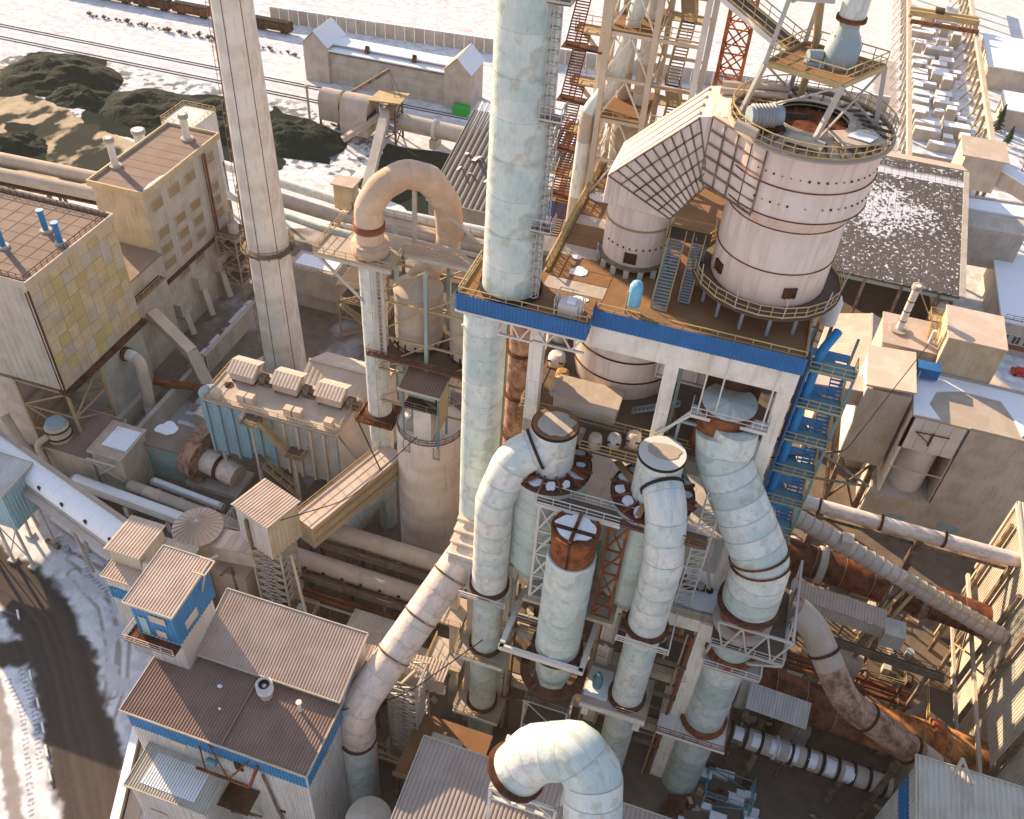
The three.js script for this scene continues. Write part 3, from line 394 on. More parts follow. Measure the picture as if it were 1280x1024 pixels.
// ---------- mill buildings ----------
{
  const b = thing('mill_building', 'tall beige mill building with brown roof and rows of shuttered windows', 'building', [-109, 0, -132]);
  const x0 = -114.2, x1 = -103.4, z0 = -144.2, z1 = -119.6, H = 33;
  part(b, 'wall', ribbed([x0, 0, z1], [x1, 0, z1], [x1, H, z1], [x0, H, z1], 1.1, 0.06), MT.sheetc); part(b, 'wall', ribbed([x1, 0, z1], [x1, 0, z0], [x1, H, z0], [x1, H, z1], 1.1, 0.06), MT.sheetc);
  part(b, 'wall', ribbed([x0, 0, z0], [x0, 0, z1], [x0, H, z1], [x0, H, z0], 1.1, 0.06), MT.sheetc); part(b, 'wall', ribbed([x1, 0, z0], [x0, 0, z0], [x0, H, z0], [x1, H, z0], 1.1, 0.06), MT.sheetc);
  const rf = part(b, 'roof', B(x0 - 0.2, x1 + 0.2, H, H + 0.2, z0 - 0.2, z1 + 0.2), MT.roofd);
  part(rf, 'parapet', [B(x0 - 0.5, x0 - 0.2, H - 0.5, H + 0.7, z0 - 0.5, z1 + 0.5), B(x1 + 0.2, x1 + 0.5, H - 0.5, H + 0.7, z0 - 0.5, z1 + 0.5), B(x0 - 0.2, x1 + 0.2, H - 0.5, H + 0.7, z0 - 0.5, z0 - 0.2), B(x0 - 0.2, x1 + 0.2, H - 0.5, H + 0.7, z1 + 0.2, z1 + 0.5)], MT.sheety);
  const sheets = []; for (let i = 0; i < 9; i++) sheets.push(B(x0, x1, H + 0.2, H + 0.24, z0 + 1.5 + i * 2.6, z0 + 1.58 + i * 2.6)); part(rf, 'roofing_seam', sheets, MT.roofb);
  part(rf, 'snow_strip', prism([[x1 + 0.15, -128], [x1 - 0.5, -126], [x1 - 0.8, -123], [x1 - 0.5, -120.6], [x1 + 0.15, -120]], H + 0.25, H + 0.35), MT.snow);
  const win = (y, z, w = 3.1) => { const o = part(b, 'window', B(x1 + 0.02, x1 + 0.16, y, y + 1.9, z, z + w), MT.shutter); part(o, 'frame', [B(x1 + 0.02, x1 + 0.3, y - 0.12, y, z - 0.12, z + w + 0.12), B(x1 + 0.02, x1 + 0.3, y + 1.9, y + 2.02, z - 0.12, z + w + 0.12), B(x1 + 0.02, x1 + 0.28, y, y + 1.9, z - 0.12, z), B(x1 + 0.02, x1 + 0.28, y, y + 1.9, z + w, z + w + 0.12)], MT.sheetc); };
  for (const z of [-124.2, -129.8, -135]) for (const y of [28.6, 22.6, 19.2, 15.9]) if (!(z === -124.2 && y === 28.6 && false)) win(y, z);
  for (const y of [29.2, 22.8, 19.8, 16.8]) win(y, -141.8, 1.8);
  for (const z of [-127.5, -133]) win(11.6, z, 3); win(5, -124.5, 2.8); win(5.5, -132, 2.4);
  part(b, 'ledge', B(x1, x1 + 0.7, 13.4, 13.9, z0, z1), MT.rustd); part(b, 'downpipe', [vcyl(x1 + 0.5, -138.6, 2, 32, 0.22, 0.22, 10), vcyl(x1 + 0.5, -137.8, 2, 32, 0.12, 0.12, 8)], MT.rust);
  for (const [y, z] of [[9, -131], [7, -124], [9, -138]]) part(b, 'wall_duct', [B(x1 + 0.05, x1 + 1.6, y - 2, y + 1, z, z + 3.4), bar([x1 + 0.8, y - 2, z + 1.5], [x1 + 3, 1, z + 3], 1.1)], MT.sheetc);
  // steel stair with vessels in front of the far end
  const st = thing('stair_tower', 'rusty steel stair tower with small vessels against the mill wall', 'stairs', [-100, 0, -139]);
  latticeLegs(st, -102, -97.5, -142, -136, 0, 15, 0.25, MT.yeld, 3.5);
  for (const y of [4, 8, 12, 15]) { part(st, 'landing', B(-102, -97.5, y, y + 0.12, -142, -136), MT.grat); part(st, 'railing', railing([[-97.5, y, -142], [-97.5, y, -136], [-102, y, -136]]), MT.yeld); }
  part(st, 'vessel', lathe(-99.5, -139, [[12.2, 0.4], [13, 1.1], [17, 1.1], [17.8, 0.5], [20, 0.5]], 20), MT.dust); part(st, 'vessel', vcyl(-100, -144, 3, 22, 0.6), MT.beige);

  // patchwork mill
  const a = thing('patchwork_mill', 'tall mill building patched with yellow and grey cladding panels', 'building', [-110, 0, -95]);
  const X = -97.9, Zf = -84.4, Zb = -105, T = 38;
  part(a, 'core', B(-130, X - 0.2, 17, T - 0.3, Zb + 0.2, Zf - 0.2), MT.sheety); part(a, 'wall', ribbed([-130, 17, Zf], [X, 17, Zf], [X, T, Zf], [-130, T, Zf], 1.3, 0.06), MT.sheetc);
  const cols = 9, rows = 9; for (let i = 0; i < cols; i++) for (let j = 0; j < rows; j++) { const za = Zb + (Zf - Zb) * i / cols, zb = Zb + (Zf - Zb) * (i + 1) / cols, ya = 17 + (T - 17) * j / rows, yb = 17 + (T - 17) * (j + 1) / rows; const yl = fbm(i * 0.7 + 3, j * 0.9 + 7, 64, 2) > 0.54 && (i + j) % 2 === 0 || ((i * 7 + j * 5) % 11 === 0); const o = rr(0, 0.04); part(a, 'cladding_panel', B(X - 0.15, X + o, ya + 0.03, yb - 0.03, za + 0.03, zb - 0.03), yl ? MT.patchy : [MT.sheety, MT.sheety, MT.sheetc, MT.sheety][Math.floor(rnd() * 4)]); }
  const rf2 = part(a, 'roof', B(-130, X - 0.1, T - 0.3, T, Zb, Zf), MT.roofd); part(rf2, 'parapet', [B(X - 0.1, X + 0.2, T - 0.6, T + 0.5, Zb - 0.3, Zf + 0.3), B(-130, X - 0.1, T - 0.6, T + 0.5, Zf, Zf + 0.3), B(-130, X - 0.1, T - 0.6, T + 0.5, Zb - 0.3, Zb)], MT.beige);
  const seam = []; for (let i = 0; i < 8; i++) seam.push(B(-130, X - 0.2, T, T + 0.05, Zb + 2 + i * 2.5, Zb + 2.1 + i * 2.5)); for (let i = 0; i < 12; i++) seam.push(B(X - 2 - i * 2.6, X - 1.9 - i * 2.6, T, T + 0.05, Zb, Zf)); part(rf2, 'roofing_seam', seam, MT.roofb);
  part(rf2, 'railing', railing([[-130, T, Zf - 0.6], [X - 0.6, T, Zf - 0.6], [X - 0.6, T, Zb + 0.6], [-130, T, Zb + 0.6]], 1.1, { step: 1.3 }), MT.rustd);
  part(a, 'ledge', B(X - 1, X + 0.9, 16.2, 17, Zb - 0.4, Zf + 0.4), MT.rustd); part(a, 'corner_pipe', [vcyl(X + 0.3, Zf + 0.3, 17, 37, 0.16, 0.16, 8), vcyl(X + 0.1, Zf + 0.7, 17, 37, 0.1, 0.1, 8)], MT.rustd);
  part(a, 'lower_wall', [B(-120, X - 0.6, 3, 16.2, Zb, -93.4)], MT.sheetg); part(a, 'lower_window', [B(X - 0.6, X - 0.5, 7, 9.5, -103, -100.6)], MT.sheetc); part(a, 'lower_window', [B(X - 0.6, X - 0.5, 4.6, 6.6, -96.4, -94.4)], MT.sheetc); part(a, 'plinth', B(-120, X + 0.4, 0, 3, Zb, -93), MT.concd);
  latticeLegs(a, -108, X, -92.6, Zf, 0, 16.2, 0.4, MT.yeld, 5.3, 0.24); part(a, 'inner_wall', B(-122, -108.5, 0, 16.2, -92.6, Zf), MT.concd);
  [[-104.6, -97.5], [-100.3, -95.4], [-107.5, -91.3]].forEach(([x, z]) => { const v = thing('blue_vent_pipe', 'short bright blue vent pipe on the patchwork mill roof', 'vent', [x, T, z], 'blue vents on the mill roof'); part(v, 'pipe', vcyl(x, z, T, T + 3.6, 0.45, 0.45, 16), MT.bluep); part(v, 'flange', vcyl(x, z, T, T + 0.3, 1.0, 0.9, 16), MT.beige); part(v, 'cap', vcyl(x, z, T + 3.6, T + 3.8, 0.6, 0.6, 16), MT.bluep); });
  const po = thing('elbow_pipe', 'pale elbow pipe curving out of the patchwork mill wall', 'pipe', [-96, 0, -99]); courses(po, fillet([[-98.6, 13.2, -99.5], [-95, 13.2, -99], [-94.6, 0.2, -97.6]], 2), 1.05, 2.6, [MT.beige, MT.white], 'pipe_section', 18); part(po, 'flange', band([-98, 13.2, -99.4], [1, 0, 0], 1.05, 0.8, 0.25), MT.rustd);
  // link between the mills
  const ln = thing('link_block', 'low beige link building between the two mill towers', 'building', [-107, 0, -112]); part(ln, 'body', B(-118, -102.2, 0, 21, -119, -105.6), MT.sheetc); part(ln, 'roof', B(-118, -101.9, 21, 21.3, -119, -105.4), MT.roofd); part(ln, 'balcony', [B(-102.2, -100.6, 17.4, 17.6, -117, -107)], MT.rustd); part(ln, 'balcony_railing', railing([[-100.6, 17.6, -117], [-100.6, 17.6, -107]]), MT.yeld);
  const cv = thing('inclined_chute', 'tan box conveyor bending down from the link building', 'conveyor', [-93, 0, -108]); part(cv, 'casing', bar([-102, 12, -112.5], [-92, 8, -109], 2.2, 1.8), MT.beige); part(cv, 'casing', bar([-92, 8, -109], [-82, 1.4, -101.5], 2.2, 1.8), MT.tand[1]); latticeLegs(cv, -93, -90.5, -110.5, -108, 0, 6.4, 0.2, MT.steelb, 3);
  const bp = thing('brown_pipe', 'rust brown pipe lying across the retaining wall', 'pipe', [-88, 0, -103]); part(bp, 'pipe', rod([-96, 5.4, -102], [-79, 5, -105], 0.75, 16), MT.rust); part(bp, 'support', [B(-93, -92.4, 0, 4.6, -102.9, -102.3), B(-83, -82.4, 0, 4.3, -104.6, -104)], MT.steelb);
  const rw = thing('retaining_wall', 'long weathered concrete retaining wall below the mills', 'wall', [-92, 0, -112]);
  for (let i = 0; i < 15; i++) { const z = -134 + i * 3; part(rw, 'panel', B(-92.4 + (i > 11 ? (i - 11) * 0.1 : 0), -91.9, 0, 4.2 + rr(-0.1, 0.1), z, z + 2.94), i % 2 ? MT.conc : MT.concd); } part(rw, 'coping', B(-92.6, -91.7, 4.35, 4.6, -134, -89), MT.dust);
  const sb = thing('service_block', 'small beige flat-roofed service block behind the chimney', 'building', [-81, 0, -139]); part(sb, 'body', B(-87, -77, 3.5, 10, -144, -138.5), MT.sheetc); part(sb, 'base', B(-86.5, -77.5, 0, 3.5, -143.5, -139), MT.concd); part(sb, 'roof', B(-87.4, -76.6, 10, 10.4, -144.4, -138.1), MT.rooft); part(sb, 'snow_cover', B(-86.4, -77.6, 10.4, 10.5, -143.4, -139.4), MT.snow); part(sb, 'window', B(-84, -80.5, 5.4, 7.4, -138.5, -138.4), MT.sheety); part(sb, 'parapet', railing([[-87, 10.4, -138.4], [-77, 10.4, -138.4], [-77, 10.4, -144]], 0.9), MT.yeld);
  const ys = thing('yellow_stair_frame', 'dusty yellow steel stair frame next to the service block', 'stairs', [-70, 0, -137]); latticeLegs(ys, -74, -66, -141, -134, 0, 12, 0.35, MT.yeld, 4); for (const y of [4, 8, 12]) { part(ys, 'landing', B(-74, -66, y, y + 0.15, -141, -134), MT.grat); part(ys, 'railing', railing([[-74, y, -134], [-66, y, -134], [-66, y, -141]]), MT.yeld); } part(ys, 'stair', stairFlight([-73, 0.2, -133], [-67, 4, -133], 1.2, [0, 1]), MT.yeld); part(ys, 'stair', stairFlight([-67, 4, -133], [-73, 8, -133], 1.2, [0, 1]), MT.yeld);
}
// ---------- bag filter ----------
{
  const g = thing('bag_filter_house', 'blue-grey bag filter house with dusty roof and blower hoods', 'filter house', [-62, 0, -92]);
  const x0 = -73.6, x1 = -50.8, z0 = -96, z1 = -87.6;
  part(g, 'casing', B(x0, x1, 9.5, 20.6, z0, z1), MT.sheetblue);
  for (let i = 0; i < 10; i++) { const a = x0 + (x1 - x0) * i / 10, b = a + (x1 - x0) / 10; part(g, 'wall_panel', B(a + 0.35, b - 0.1, 9.6, 20.2, z1, z1 + 0.12), i < 5 ? MT.sheetblue : MT.sheetg); part(g, 'pilaster', B(a - 0.1, a + 0.3, 9.3, 20.4, z1, z1 + 0.45), i < 6 ? MT.sheetblue : MT.beige); }
  const rf = part(g, 'roof', B(x0 - 0.3, x1 + 0.3, 20.6, 21, z0 - 0.3, z1 + 0.4), MT.dust); part(rf, 'railing', railing([[x0, 21, z0], [x0, 21, z1 + 0.2], [x1, 21, z1 + 0.2], [x1, 21, z0]], 1.1), MT.yeld);
  for (let i = 0; i < 3; i++) {                          // three blower hoods along the back edge
    const a = -72 + i * 7.6, h = part(g, 'blower_hood', [B(a + 0.3, a + 4.4, 21.6, 23.2, -95.4, -92.4)], MT.beige), P = []; for (let k = 0; k <= 8; k++) { const t = k / 8; P.push([t, Math.sin(t * Math.PI) * 0.7]); }
    const sh = []; for (let k = 0; k < 8; k++) sh.push(bar([a, 23.3 + P[k][1], -95.8 + P[k][0] * 3.9], [a, 23.3 + P[k + 1][1], -95.8 + P[k + 1][0] * 3.9], 0.1)); part(h, 'hood_roof', ribbed([a, 23.3, -92], [a + 4.8, 23.3, -92], [a + 4.8, 24.3, -94.2], [a, 24.3, -94.2], 0.6, 0.03), MT.roofl); part(h, 'hood_roof', ribbed([a, 24.3, -94.2], [a + 4.8, 24.3, -94.2], [a + 4.8, 23.6, -96], [a, 23.6, -96], 0.6, 0.03), MT.roofl);
    part(h, 'stand', [B(a + 0.4, a + 0.7, 21, 21.6, -95, -92.6), B(a + 4, a + 4.3, 21, 21.6, -95, -92.6)], MT.rustd); part(g, 'fan', [rod([a + 5, 22, -94], [a + 6, 22, -94], 0.9, 16), rod([a + 6, 22, -94], [a + 7.2, 22, -94], 0.4, 12), B(a + 4.8, a + 7, 21, 21.5, -94.8, -93.2)], MT.steelb);
  }
  [[-72.5, -89], [-68.4, -89.8], [-66.9, -89.8], [-60.2, -89.6], [-58.6, -89.6], [-53.2, -89.3]].forEach(([x, z]) => part(g, 'roof_box', B(x, x + 1.3, 21, 22.4, z, z + 1.2), MT.beige)); part(g, 'hatch', vcyl(-71.5, -91.5, 21, 21.12, 0.7), MT.rustd);
  for (const x of [-72.5, -66, -59.5, -52]) for (const z of [-95, -88.2]) part(g, 'leg', B(x - 0.35, x + 0.35, 0, 9.5, z - 0.35, z + 0.35), MT.concd);
  for (let i = 0; i < 5; i++) { const a = -72.8 + i * 4.5, P = [[a, 9.5, z1], [a + 4.2, 9.5, z1], [a + 4.2, 9.5, z0], [a, 9.5, z0]], t = [a + 2.1, 4, -91.8]; const gg = new THREE.BufferGeometry(), v = []; for (let k = 0; k < 4; k++) v.push(...P[k], ...t, ...P[(k + 1) % 4]); gg.setAttribute('position', new THREE.Float32BufferAttribute(v, 3)); gg.computeVertexNormals(); part(g, 'hopper', wuv(gg), MT.sheetblue); }
  part(g, 'duct', [lathe(-74.8, -90.5, [[1, 1.2], [9, 1.2], [12, 1.6], [19.5, 1.7]], 20)], MT.sheetblue); part(g, 'placard', B(-67.6, -66, 18.6, 19.3, z1 + 0.12, z1 + 0.2), MT.white);
  const S = [[-64.5, 20.8, -86.3], [-62.5, 17.6, -86.3], [-57.5, 17.6, -86.3]];
  parts(g, 'stair_landing', [B(-66, -62.8, 20.2, 20.35, -87.4, -84.9), B(-59, -56, 15.4, 15.55, -87.4, -84.9), B(-66, -63.6, 11.2, 11.35, -87.4, -84.9)], MT.grat); part(g, 'stair', stairFlight([-59, 15.5, -86], [-62.8, 20.3, -86], 1.3, [0, 1]), MT.yeld); part(g, 'stair', stairFlight([-63.6, 11.3, -85.8], [-58, 6.5, -85.8].map((v, i) => [-58, 6.5, -85.8][i]), 1.3, [0, 1]), MT.yeld);
  parts(g, 'stair_railing', [stairRails([-59, 15.5, -86], [-62.8, 20.3, -86], 1.4, [0, 1]), railing([[-66, 20.3, -87.4], [-66, 20.3, -84.9], [-62.8, 20.3, -84.9]]), railing([[-59, 15.5, -84.9], [-56, 15.5, -84.9], [-56, 15.5, -87.4]]), stairRails([-58, 6.5, -85.8], [-63.6, 11.3, -85.8], 1.4, [0, 1])], MT.yeld); part(g, 'stair_post', [B(-64.1, -63.8, 0, 20.2, -85.1, -84.8), B(-57.3, -57, 0, 15.4, -85.1, -84.8)], MT.steel);
  // end chute: sloping pale hip falling from the roof edge
  const P = [[x1 + 0.3, 20.8, z1], [x1 + 0.3, 20.8, z0], [-46.4, 13, -93.5], [-46.6, 13, -88.5]]; part(g, 'end_hood', ribbed(P[0], P[1], P[2], P[3], 1.2, 0.04), MT.rooft); part(g, 'end_wall', [ribbed([x1 + 0.05, 9.5, z1], [-46.5, 9.5, -88.5], P[3], [x1 + 0.05, 20.7, z1], 1, 0.04), ribbed([-46.5, 9.5, -88.5], [-46.3, 9.5, -93.5], P[2], P[3], 1, 0.04)], MT.beige);
  const h = thing('ridge_roof_hall', 'peach ridge-roofed hall between chimney and bag filter', 'building', [-57, 0, -104]);
  part(h, 'wall', [B(-63.5, -50.6, 0, 15.6, -109.4, -97.2)], MT.beige); part(h, 'roof_slope', ribbed([-64, 15.6, -96.6], [-50.2, 15.6, -96.6], [-50.2, 19, -104], [-64, 19, -104], 0.9, 0.04), MT.rooft); part(h, 'roof_slope', ribbed([-50.2, 16, -110], [-64, 16, -110], [-64, 19, -104], [-50.2, 19, -104], 0.9, 0.04), MT.roofl); part(h, 'ridge_cap', bar([-64, 19.1, -104], [-50.2, 19.1, -104], 0.5, 0.2), MT.roofl); for (const gx of [-63.5, -50.6]) part(h, 'gable', ribbed([gx, 15.55, -97.2], [gx, 15.55, -109.4], [gx, 18.9, -104], [gx, 18.9, -104], 1, 0.02), MT.beige);
  const fd = thing('flue_duct', 'peach flue duct sloping beside the chimney base', 'duct', [-82, 0, -113]); courses(fd, fillet([[-79.5, 4, -116.5], [-84, 3, -108], [-84.5, 2.5, -98]], 4), 1.9, 3, MT.peach, 'duct_section', 20);
}
// ---------- yard equipment below the filter ----------
{
  const f = thing('exhaust_fan', 'big reddish exhaust fan with scroll casing and round inlet', 'fan', [-76, 0, -88]);
  part(f, 'scroll', [rod([-79.2, 5, -88.8], [-76.6, 5, -88.2], 4.2, 28), B(-79.2, -76.6, 5, 9.6, -92.8, -88)], MT.duct[0]); part(f, 'inlet', [rod([-76.6, 5, -88.2], [-70, 4.6, -87], 2.2, 24, 2.0)], MT.peach[1]); part(f, 'inlet_ring', band([-73.4, 4.9, -87.6], [1, 0, 0.15], 2.15, 0.6, 0.2), MT.rustd); part(f, 'motor_house', B(-86.6, -80, 0, 7.6, -91.5, -86), MT.steelt); part(f, 'motor_house_roof', B(-87, -79.6, 7.6, 7.9, -91.9, -85.6), MT.roofd); part(f, 'plinth', B(-80, -70, 0, 1, -91.5, -85.5), MT.concd); blob(-84.8, -90, 7.92, 2, 1.6, 0.06, MT.snow, f, 'snow_patch', 3);
  const s = thing('motor_shed', 'small ribbed shed with snow-dusted roof on the pipe alley', 'shed', [-88, 0, -82]); shed(s, -92.2, -86.6, -86.4, -80, 0, 9.4, 9.8, MT.sheetc, MT.rooft, { pitch: 0.6, rp: 0.55 }); part(s, 'snow_cover', ribbed([-91.2, 9.75, -81.5], [-86.6, 9.75, -81.5], [-86.6, 9.98, -86], [-91.2, 9.98, -86], 0.55, 0.06), MT.snow); part(s, 'brace', [bar([-92, 4, -79.8], [-87, 9, -78.6], 0.25), bar([-92, 9, -78.6], [-87, 4, -79.8], 0.25), bar([-92, 9, -78.6], [-86.6, 9, -78.6], 0.3)], MT.steel);
  const s2 = thing('brown_canopy', 'wide brown ribbed canopy roof beside the motor shed', 'canopy', [-97, 0, -84]); shed(s2, -102, -92.8, -89, -80, 0, 7, 7.6, MT.concd, MT.roofb, { pitch: 0.8, rp: 0.5 });
  [[-95.5, -77.6, -72, -76.4, 3.4, 1.15, 'snowy grey pipe lying along the yard alley'], [-86, -79.6, -63, -78, 3.8, 1.0, 'tan pipe with dark blotches along the yard alley'], [-84, -82.6, -70, -81.6, 2.6, 0.7, 'thin snowy pipe beside the blotched pipe']].forEach(([xa, za, xb, zb, y, r, l], i) => { const o = thing('yard_pipe', l, 'pipe', [xa, 0, za]); courses(o, [V(xa, y, za), V(xb, y, zb)], r, 3.2, i === 1 ? MT.tand : [MT.steel], 'pipe_section', 16); if (i !== 1) part(o, 'snow_cap', sweep([V(xa + 0.5, y + r * 0.45, za), V(xb - 0.5, y + r * 0.45, zb)], r * 0.75, 14), MT.snow); for (const t of [0.12, 0.45, 0.8]) { const x = xa + (xb - xa) * t, z = za + (zb - za) * t; part(o, 'saddle', B(x - 0.4, x + 0.4, 0, y - r + 0.15, z - 1, z + 1), MT.concd); } });
  const tr = thing('pipe_gantry', 'small pale open steel gantry on the pipe alley', 'gantry', [-62.5, 0, -77]); latticeLegs(tr, -66, -61.4, -79, -75.4, 0, 7, 0.3, MT.steel, 3.5);
  const wr = thing('white_canopy', 'little white ribbed canopy beside the transfer tower', 'canopy', [-59, 0, -76]); shed(wr, -60.8, -56.4, -79, -74.6, 0, 8, 8.6, MT.concd, MT.sheet, { pitch: 0.5, rp: 0.45 });
  const cy = thing('small_cyclone', 'small dusty cyclone with blue-grey lid in the shaded yard', 'cyclone', [-101.5, 0, -84.5]); part(cy, 'body', lathe(-100.5, -82.5, [[0, 0.5], [3, 0.9], [6, 1.9], [10, 2], [10.6, 1.6], [10.7, 0.2]], 24), MT.beige); for (const y of [6.5, 8.2, 9.8]) part(cy, 'band', band([-100.5, y, -82.5], [0, 1, 0], 2, 0.3, 0.14), MT.rustd); part(cy, 'lid', vcyl(-100.5, -82.5, 10.6, 11, 1.7, 1.5), MT.motor); part(cy, 'side_pipe', sweep(resample(fillet([[-101, 9, -80.6], [-102.5, 8, -79], [-100, 0.3, -78]], 2), 0.6), 0.55, 12), MT.beige);
  const dp = thing('dust_pipe', 'two bent dusty pipes descending beside the conveyor gallery', 'pipe', [-104, 0, -78]); part(dp, 'pipe', sweep(resample(fillet([[-108, 12, -80], [-105, 8, -78.6], [-98.5, 1, -76.8]], 3), 0.8), 0.75, 14), MT.dust); part(dp, 'pipe', sweep(resample(fillet([[-109, 11, -77], [-107, 6, -76.6], [-103, 0.3, -75.6]], 3), 0.8), 0.6, 14), MT.dust);
  // inclined gallery with round white roof
  const c = thing('belt_gallery', 'long white arched belt gallery with small dark portholes', 'conveyor', [-88, 0, -67]);
  const A = V(-112, 13.2, -75.4), E2 = V(-68.2, 17.6, -60.6), d = E2.clone().sub(A), Ln = d.length(), n = 16; d.normalize(); const sd = V(0, 1, 0).cross(d).normalize();
  for (let i = 0; i < n; i++) { const p = A.clone().addScaledVector(d, Ln * i / n), q = A.clone().addScaledVector(d, Ln * (i + 0.985) / n); part(c, 'roof_section', sweep([p, q], [1.75, 1.75], 22, true), MT.snow); }
  part(c, 'deck', bar([A.x, A.y - 1.1, A.z], [E2.x, E2.y - 1.1, E2.z], 3.9, 1.0), MT.conc); for (const s of [-1, 1]) part(c, 'side_walkway', bar([A.x + sd.x * s * 2.5, A.y - 0.9, A.z + sd.z * s * 2.5], [E2.x + sd.x * s * 2.5, E2.y - 0.9, E2.z + sd.z * s * 2.5], 1.0, 0.16), MT.dust);
  for (let i = 0; i < 8; i++) { const p = A.clone().addScaledVector(d, Ln * (i + 0.4) / 8); p.y += 0.85; p.addScaledVector(sd, sd.z > 0 ? 1.42 : -1.42); part(c, 'porthole', bar([p.x - d.x * 0.3, p.y, p.z - d.z * 0.3], [p.x + d.x * 0.3, p.y, p.z + d.z * 0.3], 0.5, 0.55), MT.black); }
  for (const t of [0.3, 0.62, 0.9]) { const p = A.clone().addScaledVector(d, Ln * t); part(c, 'trestle', [bar([p.x - 1.5, 0, p.z - 1.5], [p.x, p.y - 1.6, p.z - 1], 0.4), bar([p.x + 1.5, 0, p.z + 1.5], [p.x, p.y - 1.6, p.z + 1], 0.4)], MT.concd); }
  const hb = thing('legged_hopper', 'pale green ribbed hopper building standing on splayed legs', 'hopper', [-97, 0, -63]); shed(hb, -112, -92, -68.6, -62.4, 9.4, 17, 17.4, MT.sheetblue, MT.sheet, { pitch: 0.6 }); part(hb, 'floor', B(-112, -92, 9.2, 9.4, -68.6, -62.4), MT.concd); for (const [x, z, o] of [[-93.4, -63, 1], [-96.8, -63, 0.6], [-100.4, -63, 0], [-93.4, -68, 1], [-97, -68, 0]]) part(hb, 'leg', [bar([x + o, 0, z + 0.6], [x, 9.4, z], 0.35), B(x + o - 0.6, x + o + 0.6, 0, 0.5, z, z + 1.2)], MT.steel); part(hb, 'leg_bracing', [bar([-93.4, 1, -63], [-96.8, 8, -63], 0.14), bar([-96.8, 1, -63], [-93.4, 8, -63], 0.14), bar([-100.4, 1, -63], [-96.8, 8, -63], 0.14)], MT.steel);
  const kb = thing('snow_kerb', 'snowy concrete loading strip under the belt gallery', 'kerb', [-88, 0, -69]); part(kb, 'slab', bar([-96, 0.3, -71.4], [-82, 0.3, -67.4], 1.2, 0.6), MT.dust); part(kb, 'snow_cap', bar([-96, 0.64, -71.4], [-82, 0.64, -67.4], 0.9, 0.1), MT.snow);
  // head house of the belt
  const hh = thing('belt_head_house', 'grey head house with tan ribbed roofs and blue stripe', 'building', [-65, 0, -58]); shed(hh, -69, -60, -62.4, -55, 0, 18.2, 18.6, MT.sheet, MT.roofl, { rp: 0.45 }); part(hh, 'stripe', [ribbed([-69.1, 13.6, -54.9], [-59.9, 13.6, -54.9], [-59.9, 16, -54.9], [-69.1, 16, -54.9], 0.5, 0.09)], MT.blueb);
  part(hh, 'penthouse', B(-69, -64.4, 18.7, 21.6, -62.4, -57), MT.sheetc); part(hh, 'penthouse_roof', ribbed([-69.4, 21.75, -56.6], [-64, 21.75, -56.6], [-64, 21.75, -62.8], [-69.4, 21.75, -62.8], 0.45, 0.1), MT.roofl); part(hh, 'vent_duct', bar([-63.6, 18.6, -56.6], [-63.6, 20.6, -57.4], 0.8), MT.roofl); part(hh, 'window', B(-63.5, -61.5, 10, 12.2, -55, -54.88), MT.beige);
  // round tank with ribbed conical lid, link gallery and transfer tower
  const rt = thing('round_bin', 'round dusty bin with radially ribbed conical lid', 'bin', [-63.8, 0, -68]); part(rt, 'shell', vcyl(-63.6, -68, 0, 15.6, 3.3), MT.tand[1]); part(rt, 'lid', lathe(-63.6, -68, [[15.6, 3.6], [15.8, 3.6], [17, 0.4], [17.2, 0.3]], 36), MT.roofl); const rb = []; for (let k = 0; k < 26; k++) { const a = k / 26 * 6.283; rb.push(bar([-63.6 + Math.cos(a) * 3.55, 15.86, -68 + Math.sin(a) * 3.55], [-63.6 + Math.cos(a) * 0.4, 17.06, -68 + Math.sin(a) * 0.4], 0.1, 0.14)); } part(rt, 'lid_rib', rb, MT.dust); part(rt, 'bracket', [bar([-62, 12, -64.8], [-60, 15, -63], 0.3), bar([-60, 15, -63], [-58.6, 15, -65], 0.3)], MT.steel);
  const lg = thing('link_gallery', 'dusty covered gallery linking the round bin to the tower', 'conveyor', [-57.5, 0, -68]); part(lg, 'casing', bar([-60.8, 13.4, -67.6], [-53.4, 15, -67.4], 3.2, 2.8), MT.sheetc); for (let k = 0; k < 6; k++) part(lg, 'roof_sheet', bar([-60.8 + k * 1.25, 15 + k * 0.27, -67.6], [-59.6 + k * 1.25, 15.24 + k * 0.27, -67.6], 3.5, 0.12), k % 2 ? MT.roofl : MT.dust); part(lg, 'bunker', [B(-61, -55.4, 0, 10.4, -70, -65.4)], MT.tand[0]); part(lg, 'support', [bar([-57.4, 12, -65.6], [-56.6, 0, -65], 0.35), bar([-57.4, 12, -65.6], [-59.5, 9.4, -65.4], 0.3)], MT.steelb);
  const tt = thing('transfer_tower', 'pale square transfer house on a dense lattice mast', 'tower', [-51.4, 0, -68.2]); const rot = -18 * D2R, cs = Math.cos(rot), sn = Math.sin(rot), Q = (u, v, y) => [-51.4 + u * cs + v * sn, y, -68.2 - u * sn + v * cs];
